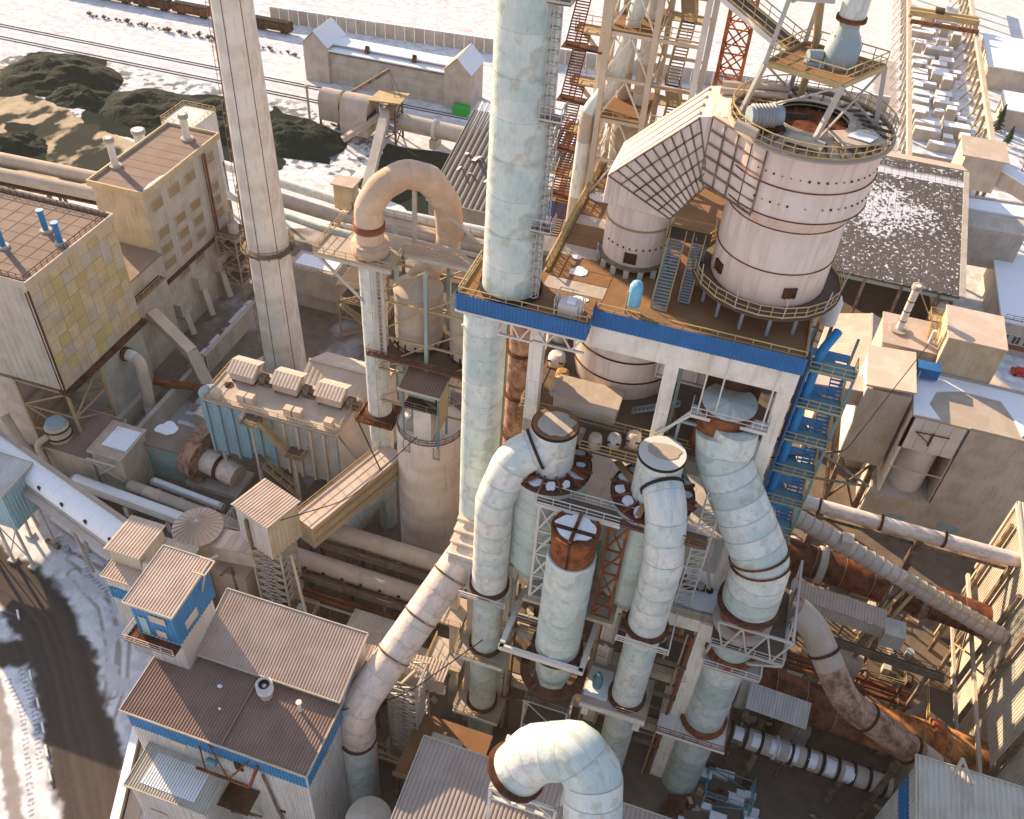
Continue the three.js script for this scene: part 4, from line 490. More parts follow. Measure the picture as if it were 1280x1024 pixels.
  const w = 3.1, dd = 2.7, y0 = 18.6, y1 = 25.6; part(tt, 'wall', ribbed(Q(-w, dd, y0), Q(w, dd, y0), Q(w, dd, y1), Q(-w, dd, y1), 0.7, 0.05), MT.sheet); part(tt, 'wall', ribbed(Q(w, dd, y0), Q(w, -dd, y0), Q(w, -dd, y1), Q(w, dd, y1), 0.7, 0.05), MT.sheetc); part(tt, 'wall', ribbed(Q(-w, -dd, y0), Q(-w, dd, y0), Q(-w, dd, y1), Q(-w, -dd, y1), 0.7, 0.05), MT.sheetc); part(tt, 'wall', ribbed(Q(w, -dd, y0), Q(-w, -dd, y0), Q(-w, -dd, y1), Q(w, -dd, y1), 0.7, 0.05), MT.sheetc); const e = 0.35; part(tt, 'roof', ribbed(Q(-w - e, dd + e, y1 + 0.1), Q(w + e, dd + e, y1 + 0.1), Q(w + e, -dd - e, y1 + 0.1), Q(-w - e, -dd - e, y1 + 0.1), 0.45, 0.1), MT.roofl); part(tt, 'floor', [bar(Q(-w, 0, y0), Q(w, 0, y0), 5.4, 0.2)], MT.steelb); part(tt, 'down_pipe', bar(Q(-0.8, dd + 0.3, y0 + 0.2), Q(-0.8, dd + 0.3, y1 - 1.2), 0.4), MT.steelb);
  latticeLegs(tt, -53.8, -49.2, -70.2, -66.2, 0, y0, 0.3, MT.steel, 1.7, 0.14); part(tt, 'guy_strut', rod([-48, 17.6, -67], [-42.6, 0.2, -61.5], 0.22, 8), MT.beige);
  const cs2 = thing('silo_conveyor', 'dusty walled conveyor bridge leading to the pale silo', 'conveyor', [-46, 0, -79]); const a0 = [-48.4, 19.6, -71.6], a1 = [-41.8, 20.6, -88.6]; part(cs2, 'casing', bar([a0[0], 16.6, a0[2]], [a1[0], 17.6, a1[2]], 3.4, 4.2), MT.tand[0]); part(cs2, 'top_slab', bar([a0[0], 19, a0[2]], [a1[0], 20, a1[2]], 3.8, 0.35), MT.roofl); part(cs2, 'side_rib', [bar([a0[0] + 1.9, 17.8, a0[2] + 0.3], [a1[0] + 1.9, 18.8, a1[2] + 0.3], 0.3), bar([a0[0] + 1.9, 16, a0[2] + 0.3], [a1[0] + 1.9, 17, a1[2] + 0.3], 0.25)], MT.yeld); part(cs2, 'railing', railing([[a0[0] - 1.8, 19.2, a0[2]], [a1[0] - 1.8, 20.2, a1[2]]]), MT.yeld);
  [[-77.2, 11.5], [-72.6, 9]].forEach(([z, y], i) => { const o = thing('hot_gas_pipe', i ? 'dusty pipe with a row of dark ports below the pale silo' : 'peach dusty pipe on trestles right under the pale silo', 'pipe', [-40, 0, z]); courses(o, [V(-54, y, z), V(-24, y - 0.5, z)], 1.35, 4.5, MT.tand, 'pipe_section', 18); part(o, 'walkway', bar([-54, y - 1, z + 2.2], [-24, y - 1.5, z + 2.2], 1.3, 0.15), MT.grat); part(o, 'railing', railing([[-54, y - 0.9, z + 2.8], [-24, y - 1.4, z + 2.8]]), MT.steelb); for (const x of [-50, -43, -36, -29]) part(o, 'trestle', [B(x - 0.25, x + 0.25, 0, y - 1.3, z - 1.2, z - 0.7), B(x - 0.25, x + 0.25, 0, y - 1.3, z + 1.6, z + 2.1), B(x - 0.25, x + 0.25, y - 1.7, y - 1.3, z - 1.2, z + 2.1)], MT.steelb); if (i) for (let k = 0; k < 8; k++) part(o, 'port', rod([-49 + k * 3, y - 0.2, z + 1.2], [-49 + k * 3, y - 0.2, z + 1.45], 0.28, 10), MT.black); });
  const bs = thing('alley_bunker', 'low concrete bunkers and platforms in the shaded alley', 'bunker', [-40, 0, -64]); part(bs, 'block', B(-47, -40, 0, 4, -63, -58.6), MT.concd); part(bs, 'block', B(-40, -31, 0, 6, -69, -63), MT.concd); part(bs, 'slab', B(-36, -26, 6, 6.4, -66, -58), MT.dust); part(bs, 'block', B(-58, -52, 0, 5.5, -63.6, -57.6), MT.tand[1]); part(bs, 'railing', railing([[-36, 6.4, -58], [-26, 6.4, -58]]), MT.steelb);
}
// ---------- pale silo, bins and gooseneck tower ----------
{
  const s = thing('pale_silo', 'broad pale peach silo with machinery on its top', 'silo', [-36, 0, -89.4]); const x = -36, z = -89.4;
  for (let i = 0; i < 9; i++) part(s, 'shell_course', shiftUV(sweep([V(x, i * 3, z), V(x, i * 3 + 3, z)], [5.1 + 0.012 * (i % 2), 5.1 + 0.012 * (i % 2)], 48, i === 0 || i === 8), 0, i * 3), MT.silo);
  part(s, 'railing', railing(ringPts(x, 27, z, 5.0, 24), 1.1), MT.rust); part(s, 'vent_box', [B(-38.8, -37.4, 27, 28.6, -88, -86.6), rod([-37.4, 27.8, -87], [-34.6, 27.4, -86.4], 0.5, 12)], MT.dust);
  for (const q of [-38.4, -33.8]) part(s, 'bracket', [B(q, q + 0.15, 25, 27, -84.6, -84.3), B(q + 0.9, q + 1.05, 25, 27, -84.6, -84.3), B(q, q + 1.05, 25, 25.15, -84.6, -84.3)], MT.concd);
  const t = thing('bin_tower', 'yellow-lit steel tower carrying two bins and a machine cabin', 'tower', [-36, 27, -93]);
  for (const px of [-44, -36.2, -27.5]) for (const pz of [-96.8, -88.4]) part(t, 'column', B(px - 0.25, px + 0.25, pz > -90 && px > -40 ? 27 : 0, 54, pz - 0.25, pz + 0.25), MT.steelt);
  const br = []; for (const y of [30, 36, 42, 48]) { for (const pz of [-96.8, -88.4]) { br.push(bar([-44, y, pz], [-27.5, y, pz], 0.25), bar([-44, y, pz], [-36.2, y + 6, pz], 0.16), bar([-36.2, y, pz], [-27.5, y + 6, pz], 0.16)); } for (const px of [-44, -27.5]) br.push(bar([px, y, -96.8], [px, y, -88.4], 0.25), bar([px, y, -96.8], [px, y + 6, -88.4], 0.16)); } part(t, 'bracing', br, MT.yeld);
  part(t, 'bin_platform', [B(-44.6, -27, 38.8, 39, -97.4, -87.2)], MT.grat); part(t, 'railing', railing([[-44.6, 39, -97.4], [-44.6, 39, -87.2], [-27, 39, -87.2], [-27, 39, -97.4]]), MT.rust);
  parts(t, 'top_platform', [B(-51, -30.6, 53.8, 54, -98.6, -97), B(-48.6, -31, 53.8, 54, -93.4, -91.7), B(-51, -40.4, 53.8, 54, -91.6, -87)], MT.tand[1]); part(t, 'railing', railing([[-51, 54, -98.6], [-51, 54, -87], [-40.4, 54, -87], [-40.4, 54, -91.4], [-30.8, 54, -91.4], [-30.8, 54, -98.6], [-51, 54, -98.6]]), MT.yeld); part(t, 'top_beam', [bar([-51, 53.6, -87.2], [-40.4, 53.6, -87.2], 0.3, 0.5), bar([-40.4, 53.6, -91.4], [-30.8, 53.6, -91.4], 0.3, 0.5), bar([-51, 53.6, -95], [-30.8, 53.6, -95], 0.3, 0.5), bar([-50.6, 53.4, -87.4], [-44, 46, -88.4], 0.3), bar([-32, 54, -97], [-40, 62, -94.6], 0.3), bar([-40, 54, -94], [-40, 62, -94.4], 0.5)], MT.steel);
  part(t, 'ladder', [B(-43.4, -42.9, 39, 54, -88.2, -88.05), B(-42.4, -41.9, 39, 54, -88.2, -88.05), ...Array.from({ length: 22 }, (_, i) => bar([-43.2, 39.5 + i * 0.66, -88.1], [-42.1, 39.5 + i * 0.66, -88.1], 0.08))], MT.steel);
  for (const bx of [-38.9, -30.9]) { const b = thing('conditioning_bin', bx < -35 ? 'pale insulated bin beside the gooseneck pipe on tower platform' : 'pale insulated bin half hidden behind the green downcomer', 'bin', [bx, 39, -92.4], 'twin bins over the silo'); for (let i = 0; i < 4; i++) part(b, 'shell_course', sweep([V(bx, 39.8 + i * 2.1, -92.4), V(bx, 39.8 + i * 2.1 + 2.1, -92.4)], [3.3, 3.3], 32, i === 3), MT.dust); part(b, 'lid', lathe(bx, -92.4, [[48.2, 3.4], [48.6, 3.2], [49.6, 0.8], [50, 0.7]], 28), MT.tand[2]); for (let k = 0; k < 14; k++) { const a = k / 14 * 6.283; part(b, 'foot', B(bx + Math.cos(a) * 3.3 - 0.12, bx + Math.cos(a) * 3.3 + 0.12, 39, 40.6, -92.4 + Math.sin(a) * 3.3 - 0.12, -92.4 + Math.sin(a) * 3.3 + 0.12), MT.dark); } }
  const c = thing('machine_cabin', 'brown ribbed cabin roof on posts above the silo top', 'cabin', [-35.4, 27, -87]); shed(c, -38.4, -33, -88.2, -84.6, 30.5, 37, 37.6, MT.sheety, MT.roofb, { walls: 'r', rp: 0.42 }); for (const px of [-38.3, -33.1]) for (const pz of [-88, -84.8]) part(c, 'post', B(px - 0.12, px + 0.12, 27, 37, pz - 0.12, pz + 0.12), MT.teal); part(c, 'cabinet', B(-37, -34.4, 27.2, 33, -87.6, -85.2), MT.white); part(c, 'platform', B(-38.4, -33, 33.4, 33.5, -88, -84.7), MT.dark); part(c, 'railing', railing([[-38.3, 33.5, -84.7], [-33, 33.5, -84.7]]), MT.steelb); part(c, 'machine', [rod([-38, 35, -86.5], [-34, 35, -86.5], 0.7, 14)], MT.motor);
  const gq = thing('gooseneck_duct', 'peach gooseneck duct arching over the top of bin tower', 'duct', [-44.3, 0, -89.8]); const px = -44.3, pz = -89.8;
  courses(gq, [V(px, 8, pz), V(px, 56, pz)], 1.72, 3.4, MT.cladw, 'pipe_section', 26);
  courses(gq, fillet([[px, 56, pz], [px, 60.6, pz], [-43, 63, -91.2], [-40.8, 64.2, -93.4], [-38.4, 62.8, -95.6], [-36.7, 58.8, -97.3], [-36.4, 54, -97.6]], 2.6, 6), 1.8, 2.2, MT.goose, 'arch_segment', 26);
  part(gq, 'expansion_joint', band([px, 58, pz], [0, 1, 0], 1.85, 0.9, 0.15), MT.brick); part(gq, 'collar', band([px, 55, pz], [0, 1, 0], 1.8, 1.6, 0.6), MT.goose[0]);
  courses(gq, fillet([[-36.4, 55, -97.6], [-36.6, 52, -97], [-40.2, 47.5, -94], [-39, 46, -92.4]], 2), 1.7, 2, MT.goose, 'pipe_section', 22);
  part(gq, 'clamp', band([px, 26, pz], [0, 1, 0], 1.72, 0.9, 0.5), MT.rustd); part(gq, 'clamp_platform', [B(-47.2, -41.4, 25.3, 25.5, -92.5, -87.2)], MT.rustd); part(gq, 'railing', railing([[-47.2, 25.5, -92.5], [-47.2, 25.5, -87.2], [-41.4, 25.5, -87.2]]), MT.rust); part(gq, 'guy', rod([-47, 25.6, -87.4], [-42, 20, -84], 0.1, 6), MT.dark);
  part(gq, 'foot_leg', [rod([px, 9, pz], [px, 0.1, pz - 0.4], 1.75, 22, 1.5), rod([px - 0.2, 9.5, pz], [px - 5, 0.3, pz + 2.5], 1.7, 22, 1.8)], MT.cladw[1]);
}
// ---------- concrete tower with its decks ----------
{
  const t = thing('concrete_tower', 'white concrete frame tower carrying the blue-edged equipment deck', 'tower', [-4, 0, -75]);
  const CX = [-16, -2.9, 7.5];
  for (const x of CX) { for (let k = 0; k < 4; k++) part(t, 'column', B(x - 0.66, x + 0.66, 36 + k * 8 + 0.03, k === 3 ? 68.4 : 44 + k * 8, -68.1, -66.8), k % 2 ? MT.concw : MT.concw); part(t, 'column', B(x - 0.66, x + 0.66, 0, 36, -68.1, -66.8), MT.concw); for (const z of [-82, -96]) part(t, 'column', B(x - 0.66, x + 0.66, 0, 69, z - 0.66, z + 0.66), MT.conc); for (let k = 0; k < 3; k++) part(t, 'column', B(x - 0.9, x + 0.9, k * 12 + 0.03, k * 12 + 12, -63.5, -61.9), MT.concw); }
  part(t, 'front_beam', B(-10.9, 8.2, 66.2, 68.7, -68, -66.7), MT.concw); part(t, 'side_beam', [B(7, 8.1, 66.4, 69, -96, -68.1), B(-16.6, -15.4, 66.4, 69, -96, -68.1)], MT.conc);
  const beams = []; for (let i = 0; i < 7; i++) beams.push(B(-15, 7, 67.6, 69, -94 + i * 3.6, -93.6 + i * 3.6)); part(t, 'joist', beams, MT.steelb);
  part(t, 'main_deck', prism([[-16.8, -97], [8.3, -97], [8.3, -66.7], [-10.9, -66.7], [-10.9, -64.4], [-23.3, -64.4], [-23.3, -71.5], [-16.8, -71.5]], 69.2, 70), MT.floor);
  // planks and grating strips on the dusty deck
  for (let i = 0; i < 14; i++) part(t, 'deck_plate', B(-16.4, -12.6 + (i > 9 ? 2 : 0), 70.004, 70.03, -95 + i * 2, -93.1 + i * 2), i % 3 ? MT.floor : MT.dust);
  for (const [x, z, a, b, s] of [[-14.6, -75, 0.5, 0.4, 2], [-13.8, -72.6, 0.9, 0.8, 3], [-15, -87, 1.6, 0.9, 5], [-12.6, -68.4, 0.8, 0.35, 6]]) blob(x, z, 70.03, a, b, 0.06, MT.snow, t, 'snow_patch', s);
  const trim = (x0, x1, z, y0, y1) => part(t, 'blue_fascia', [ribbed([x0, y0, z], [x1, y0, z], [x1, y1, z], [x0, y1, z], 0.35, 0.05), ribbed([x0, y0, z - 1.4], [x0, y0, z], [x0, y1, z], [x0, y1, z - 1.4], 0.35, 0.05), ribbed([x1, y0, z], [x1, y0, z - 1.4], [x1, y1, z - 1.4], [x1, y1, z], 0.35, 0.05)], MT.blue);
  trim(-23.4, -10.85, -64.3, 68.7, 70.5); trim(-10.9, 8.35, -66.6, 68.7, 70.6);
  part(t, 'gutter', [bar([-23.4, 68.6, -64.25], [-10.8, 68.6, -64.25], 0.2, 0.2)], MT.steelw); part(t, 'bracket_truss', [truss([-23, 68.4, -65], [-16, 68.4, -65], 2.0, MT.steelw, 3, 0.22), truss([-16, 68.4, -65.2], [-11, 68.4, -65.2], 2.0, MT.steelw, 2, 0.22)], MT.steelw);
  part(t, 'deck_railing', [railing([[-23.2, 70, -71], [-23.2, 70, -64.5], [-11, 70, -64.5]]), railing([[-16.6, 70, -97], [-16.6, 70, -71.5]]), railing([[-10.6, 70, -66.9], [8.2, 70, -66.9], [8.2, 70, -97]])], MT.yel);
  part(t, 'lattice_screen', [truss([-16.9, 71.2, -97], [-16.9, 71.2, -71.5], 1.1, MT.yel, 24, 0.14), bar([-16.95, 69.6, -97], [-16.95, 69.6, -71.5], 0.25, 0.8)], MT.yel);
  // storey under the deck
  part(t, 'lower_deck', prism([[-17.5, -97], [8.4, -97], [8.4, -67.6], [-17.5, -67.6]], 54.8, 55.4), MT.floord); part(t, 'lower_deck_railing', railing([[-17.3, 55.4, -97], [-17.3, 55.4, -67.8], [8.2, 55.4, -67.8]]), MT.yeld);
  part(t, 'floor_beam', B(-16.7, 8.2, 53, 54.8, -68.1, -66.8), MT.conc);
  part(t, 'mid_deck', prism([[-16.8, -96], [8.3, -96], [8.3, -63.4], [-16.8, -63.4]], 35.4, 36), MT.concd);
  for (const [a, b] of [[-15.2, -3.7], [-2.1, 6.7]]) part(t, 'mid_beam', B(a, b, 34, 36, -63.3, -62.1), MT.concw); part(t, 'mid_beam', B(8.0, 8.9, 34, 36, -63.3, -62.1), MT.concw);
  for (const y of [24, 12]) { part(t, 'low_deck', B(-16.8, 8.3, y - 0.6, y, -96, -63.4), MT.floord); for (const [a, b] of [[-15.2, -3.7], [-2.1, 6.7]]) part(t, 'low_beam', B(a, b, y - 1.6, y, -63.2, -62.2), MT.conc); part(t, 'low_railing', railing([[-16, y, -61.9], [7, y, -61.9]]), MT.yeld); }
  part(t, 'snow_cover', prism([[1.6, -69], [7.6, -69], [7.9, -63.7], [6, -63.5], [1.5, -63.8]], 36.01, 36.16), MT.snow); part(t, 'mid_railing', railing([[-16, 36, -62.3], [8.6, 36, -62.3], [8.6, 36, -69]]), MT.yeld);
  part(t, 'steel_frame', [bar([-2, 55.6, -69.2], [-2, 66, -69.2], 0.3), bar([-1, 60, -66.6], [-1, 52, -66], 0.3), bar([-1, 60, -66.6], [6.6, 60, -66.6], 0.3), bar([6.6, 60, -66.6], [6.6, 52, -66], 0.3), bar([-1, 56, -66.4], [1.4, 52.4, -66.2], 0.25), bar([-1, 52.2, -66.2], [2, 52.2, -66.2], 0.3)], MT.steelt);
  // hanging platform in front of the big bent duct
  const hp = thing('hanging_platform', 'white hanging service platform in front of rust duct mouth', 'platform', [3, 62, -66]); part(hp, 'floor', B(-0.2, 7, 61.9, 62.1, -67, -65.3), MT.steelw); part(hp, 'railing', railing([[-0.2, 62.1, -67], [-0.2, 62.1, -65.3], [7, 62.1, -65.3], [7, 62.1, -67]]), MT.steelw); for (const x of [0.4, 2, 6.4]) part(hp, 'hanger', rod([x, 62, -65.5], [x, 68.7, -66.5], 0.08, 8), MT.steelw); part(hp, 'bracket', [bar([-0.2, 61.9, -66], [-3, 57, -66.6], 0.25), bar([-0.2, 61.9, -65.4], [-3, 57.6, -66.6], 0.18)], MT.steelw);
  const ss = thing('blue_stair_tower', 'bright blue stair tower with yellow railed landings', 'stairs', [11.2, 36, -73.5]);
  for (const x of [9.2, 13.4]) for (const z of [-76.4, -71]) part(ss, 'post', B(x - 0.12, x + 0.12, 36, 67, z - 0.12, z + 0.12), MT.teal);
  [66.4, 61.9, 57.4, 52.9, 48.4, 43.9, 39.4].forEach((y, i) => { part(ss, 'landing', B(9.2, 13.4, y - 0.14, y, -72.8, -70.6), MT.teal); part(ss, 'railing', railing([[9.2, y, -72.8], [9.2, y, -70.6], [13.4, y, -70.6], [13.4, y, -72.8]], 1.1, { step: 1.1 }), MT.yel); part(ss, 'flight', stairFlight([12.6, y - 4.5, -72.8], [12.6, y - 2.2, -76.2], 1.2, [1, 0]), MT.blueb); part(ss, 'flight', stairFlight([11, y - 2.2, -76.2], [11, y, -72.8], 1.0, [1, 0]), MT.blueb); part(ss, 'flight_railing', railing([[13.3, y - 4.5, -72.8], [13.3, y - 2.2, -76.2]], 1.1, { step: 1.1 }), MT.yel); part(ss, 'rear_landing', B(9.2, 13.4, y - 2.3, y - 2.2, -77.4, -76.2), MT.blueb); });
  part(ss, 'bracket', [bar([13.4, 54, -74], [20, 49, -76], 0.2), bar([13.4, 50, -74], [20, 49, -76], 0.2), bar([9.2, 56, -72], [8.2, 56, -72], 0.3)], MT.steelb);
  const bp = thing('blue_riser_pipe', 'bright blue vertical pipe beside the stair tower', 'pipe', [9.9, 36, -71.6]); for (let k = 0; k < 7; k++) part(bp, 'pipe_section', vcyl(9.9, -71.7, 36 + k * 4.4, 40.3 + k * 4.4, 0.45, 0.45, 18), MT.bluep); part(bp, 'joint', Array.from({ length: 7 }, (_, k) => band([9.9, 40.3 + k * 4.4, -71.7], [0, 1, 0], 0.45, 0.3, 0.1)), MT.blueb); part(bp, 'backing', B(9.0, 9.2, 36, 67, -72.6, -70), MT.blue); part(bp, 'elbow', sweep(resample(fillet([[9.9, 66.8, -71.7], [9.9, 68, -71.8], [11, 69, -74]], 1), 0.3), 0.45, 16), MT.bluep);
  const wt = thing('white_tank', 'small white tank beside the top of the blue stairs', 'tank', [10.4, 66.4, -79]); part(wt, 'shell', lathe(10.4, -79, [[66.4, 0.85], [68.8, 0.85], [69.5, 0.6], [69.8, 0.2]], 20), MT.white); part(wt, 'leg', [B(9.6, 9.9, 55, 66.4, -79.6, -79.3), B(10.9, 11.2, 55, 66.4, -79.6, -79.3)], MT.steelb);
  // goods on the deck
  const v = thing('blue_air_receiver', 'upright light blue air receiver near the deck railing', 'tank', [-7.6, 70, -68.4]); part(v, 'shell', lathe(-7.6, -68.4, [[70.5, 0.3], [70.8, 0.62], [72.8, 0.62], [73.2, 0.45], [73.35, 0.1]], 20), mat(0.2, 0.5, 0.68, { rough: 0.4 })); part(v, 'leg', [B(-8.1, -7.95, 70, 70.9, -68.5, -68.3), B(-7.25, -7.1, 70, 70.9, -68.5, -68.3)], MT.white); part(v, 'pipe', vcyl(-8.2, -67.9, 70, 72.4, 0.1), MT.yel);
  const sk = thing('wrapped_pallet', 'white wrapped pallet load inside a railed corner of deck', 'pallet', [-13, 70, -65.8]); part(sk, 'pallet', B(-14, -12, 70, 70.15, -66.6, -65), MT.wood); part(sk, 'load', B(-13.9, -12.1, 70.15, 71.4, -66.5, -65.1), MT.white); part(sk, 'sack', B(-13.2, -12.4, 71.4, 71.7, -66.2, -65.4), MT.snow); part(sk, 'cage', railing([[-14.2, 70, -64.9], [-14.2, 70, -66.8], [-11.8, 70, -66.8], [-11.8, 70, -64.9]], 2, { step: 1.2 }), MT.steelw);
  const ds = thing('deck_stair', 'yellow railed blue steel stair between the deck and tank walkway', 'stairs', [-5.2, 70, -72]); part(ds, 'flight', stairFlight([-5.4, 70, -69.6], [-5.4, 74.6, -74.6], 1.4, [1, 0]), MT.motor); part(ds, 'railing', stairRails([-5.4, 70, -69.6], [-5.4, 74.6, -74.6], 1.5, [1, 0]), MT.yel); part(ds, 'landing', B(-6.4, -2.4, 74.5, 74.65, -76.6, -74.6), MT.grat); part(ds, 'landing_railing', railing([[-6.4, 74.6, -74.6], [-6.4, 74.6, -76.6], [-2.4, 74.6, -76.6]]), MT.yel); part(ds, 'post', [B(-6.3, -6.1, 70, 74.5, -75, -74.8), B(-2.8, -2.6, 70, 74.5, -75, -74.8)], MT.motor); part(ds, 'second_flight', stairFlight([-3.4, 70.2, -71.4], [-3.4, 74.6, -74.6], 1.0, [1, 0]), MT.motor); part(ds, 'second_railing', stairRails([-3.4, 70.2, -71.4], [-3.4, 74.6, -74.6], 1.1, [1, 0]), MT.yel);
  // goods on the floor below
  [[-16.4, -80, 1.8, 1.6, 2, 'shrink-wrapped pallet load under the deck edge by the column', MT.white], [-15.6, -75.6, 1.8, 1.6, 1.6, 'low sacks on a pallet beside the shaded tank', MT.white], [-14.2, -72.6, 1.4, 1.2, 2, 'empty wooden crate among the sacks beside the tank', MT.wood], [-8.6, -65.2, 1.3, 1.2, 1.7, 'dusty big bag nearest the snowy cyclone lid', MT.dust], [-6.8, -66, 1.3, 1.2, 1.6, 'grey big bag in the middle of the row of bags', MT.steel], [-5, -66.8, 1.4, 1.3, 1.8, 'beige big bag at the end of the bag row', MT.beige], [-2.4, -70.6, 1.6, 1.2, 1.8, 'brown pallet stack standing alone near the concrete column', MT.wood]].forEach(([x, z, w, d, h, l, m]) => { const y = z > -67.5 ? 54.9 : 55.4, o = thing('stored_load', l, 'load', [x, y, z]); part(o, 'pallet', [B(x - w / 2, x + w / 2, y, y + 0.15, z - d / 2, z + d / 2)], MT.wood); part(o, 'bag', lathe(x, z, [[y + 0.15, w * 0.5], [y + h * 0.5, w * 0.56], [y + h - 0.2, w * 0.5], [y + h, w * 0.3]], 10), m); part(o, 'strap', bar([x - w * 0.5, y + h * 0.6, z + d * 0.5], [x + w * 0.5, y + h * 0.6, z + d * 0.5], 0.08, 0.2), MT.rustd); });
  const bl = thing('storage_ledge', 'narrow steel ledge holding big bags before the lower deck', 'platform', [-6.5, 54.7, -66]); part(bl, 'plate', B(-10, -3.6, 54.7, 54.9, -67.5, -64.4), MT.grat); part(bl, 'railing', railing([[-10, 54.9, -64.5], [-3.7, 54.9, -64.5]]), MT.yel); part(bl, 'bracket', [bar([-9, 54.7, -64.6], [-9, 52, -66.8], 0.2), bar([-4.4, 54.7, -64.6], [-4.4, 52, -66.8], 0.2)], MT.steelb);
  const tb = thing('tarpaulin_box', 'large beige box covered with dusty sheeting behind a capped duct', 'box', [-10.4, 55.4, -69.5]); part(tb, 'body', B(-14, -7.4, 55.4, 57.6, -71.2, -68.4), MT.beige); part(tb, 'cover', [bar([-14.2, 57.75, -69.8], [-7.2, 57.75, -69.8], 3.2, 0.25), rod([-14.1, 57.5, -71], [-14.1, 57.5, -68.6], 0.5, 12)], MT.dust);
}
// ---------- green stack ----------
{
  const s = thing('green_stack', 'massive pale green insulated stack with caged ladders', 'stack', [-19.1, 70, -67.6]), x = -19.1, z = -67.6;
  for (let i = 0; i < 22; i++) { const y = 70.02 + i * 1.75, r = 2.72 - i * 0.012; const segs = 3; part(s, 'cladding_course', shiftUV(sweep([V(x, y, z), V(x, y + 1.76, z)], [r + (i % 2) * 0.012, r + (i % 2) * 0.012], 48, i === 21), 0, i * 1.75), MT.clad[Math.floor(rnd() * 3)]); }
  part(s, 'base_ring', band([x, 70.3, z], [0, 1, 0], 2.72, 0.5, 0.25), MT.dark);
  const cage = (y0, y1, a) => { const cx = x + Math.cos(a) * 3.1, cz = z + Math.sin(a) * 3.1, o = [], n = Math.round((y1 - y0) / 0.9); for (let k = 0; k <= n; k++) o.push(band([cx, y0 + (y1 - y0) * k / n, cz], [0, 1, 0], 0.42, 0.06, 0.05, 10)); for (let k = 0; k < 7; k++) { const b = k / 7 * 6.283; o.push(bar([cx + Math.cos(b) * 0.44, y0, cz + Math.sin(b) * 0.44], [cx + Math.cos(b) * 0.44, y1, cz + Math.sin(b) * 0.44], 0.05)); } for (let y = y0; y < y1; y += 0.35) o.push(bar([cx - 0.2, y, cz - 0.1], [cx + 0.2, y, cz - 0.1], 0.04)); part(s, 'caged_ladder', o, MT.steel); };
  cage(71, 78, 0.55); cage(78, 88, 0.35); cage(88, 103, 0.6);
  for (const [y, a] of [[78, 0.45], [88, 0.45], [97, 0.5]]) { const cx = x + Math.cos(a) * 3.2, cz = z + Math.sin(a) * 3.2; part(s, 'rest_platform', B(cx - 0.9, cx + 0.9, y - 0.1, y, cz - 0.8, cz + 0.8), MT.steelb); part(s, 'platform_railing', railing([[cx - 0.9, y, cz + 0.8], [cx + 0.9, y, cz + 0.8], [cx + 0.9, y, cz - 0.8]], 1.2, { step: 0.9 }), MT.steel); }
  const p = thing('downcomer_pipe', 'tall pale green downcomer pipe below the stack bracket', 'pipe', [-21, 28, -66.2]); courses(p, [V(-21, 36, -66.2), V(-21, 68.4, -66.2)], 2.1, 3, MT.clad, 'pipe_section', 30); part(p, 'foot_cone', rod([-21, 36, -66.2], [-21.4, 31, -65.4], 2.1, 30, 2.6), MT.clad[1]);
  const q = thing('rusty_riser', 'rough peach riser pipe hidden behind the downcomer', 'pipe', [-18.6, 36, -71]); courses(q, [V(-18.4, 36, -71.4), V(-18.4, 69, -71.4)], 1.5, 2.2, MT.duct, 'pipe_section', 18); for (const y of [42, 48, 54, 60, 65]) part(q, 'flange', band([-18.4, y, -71.4], [0, 1, 0], 1.5, 0.3, 0.25), MT.rustd);
}
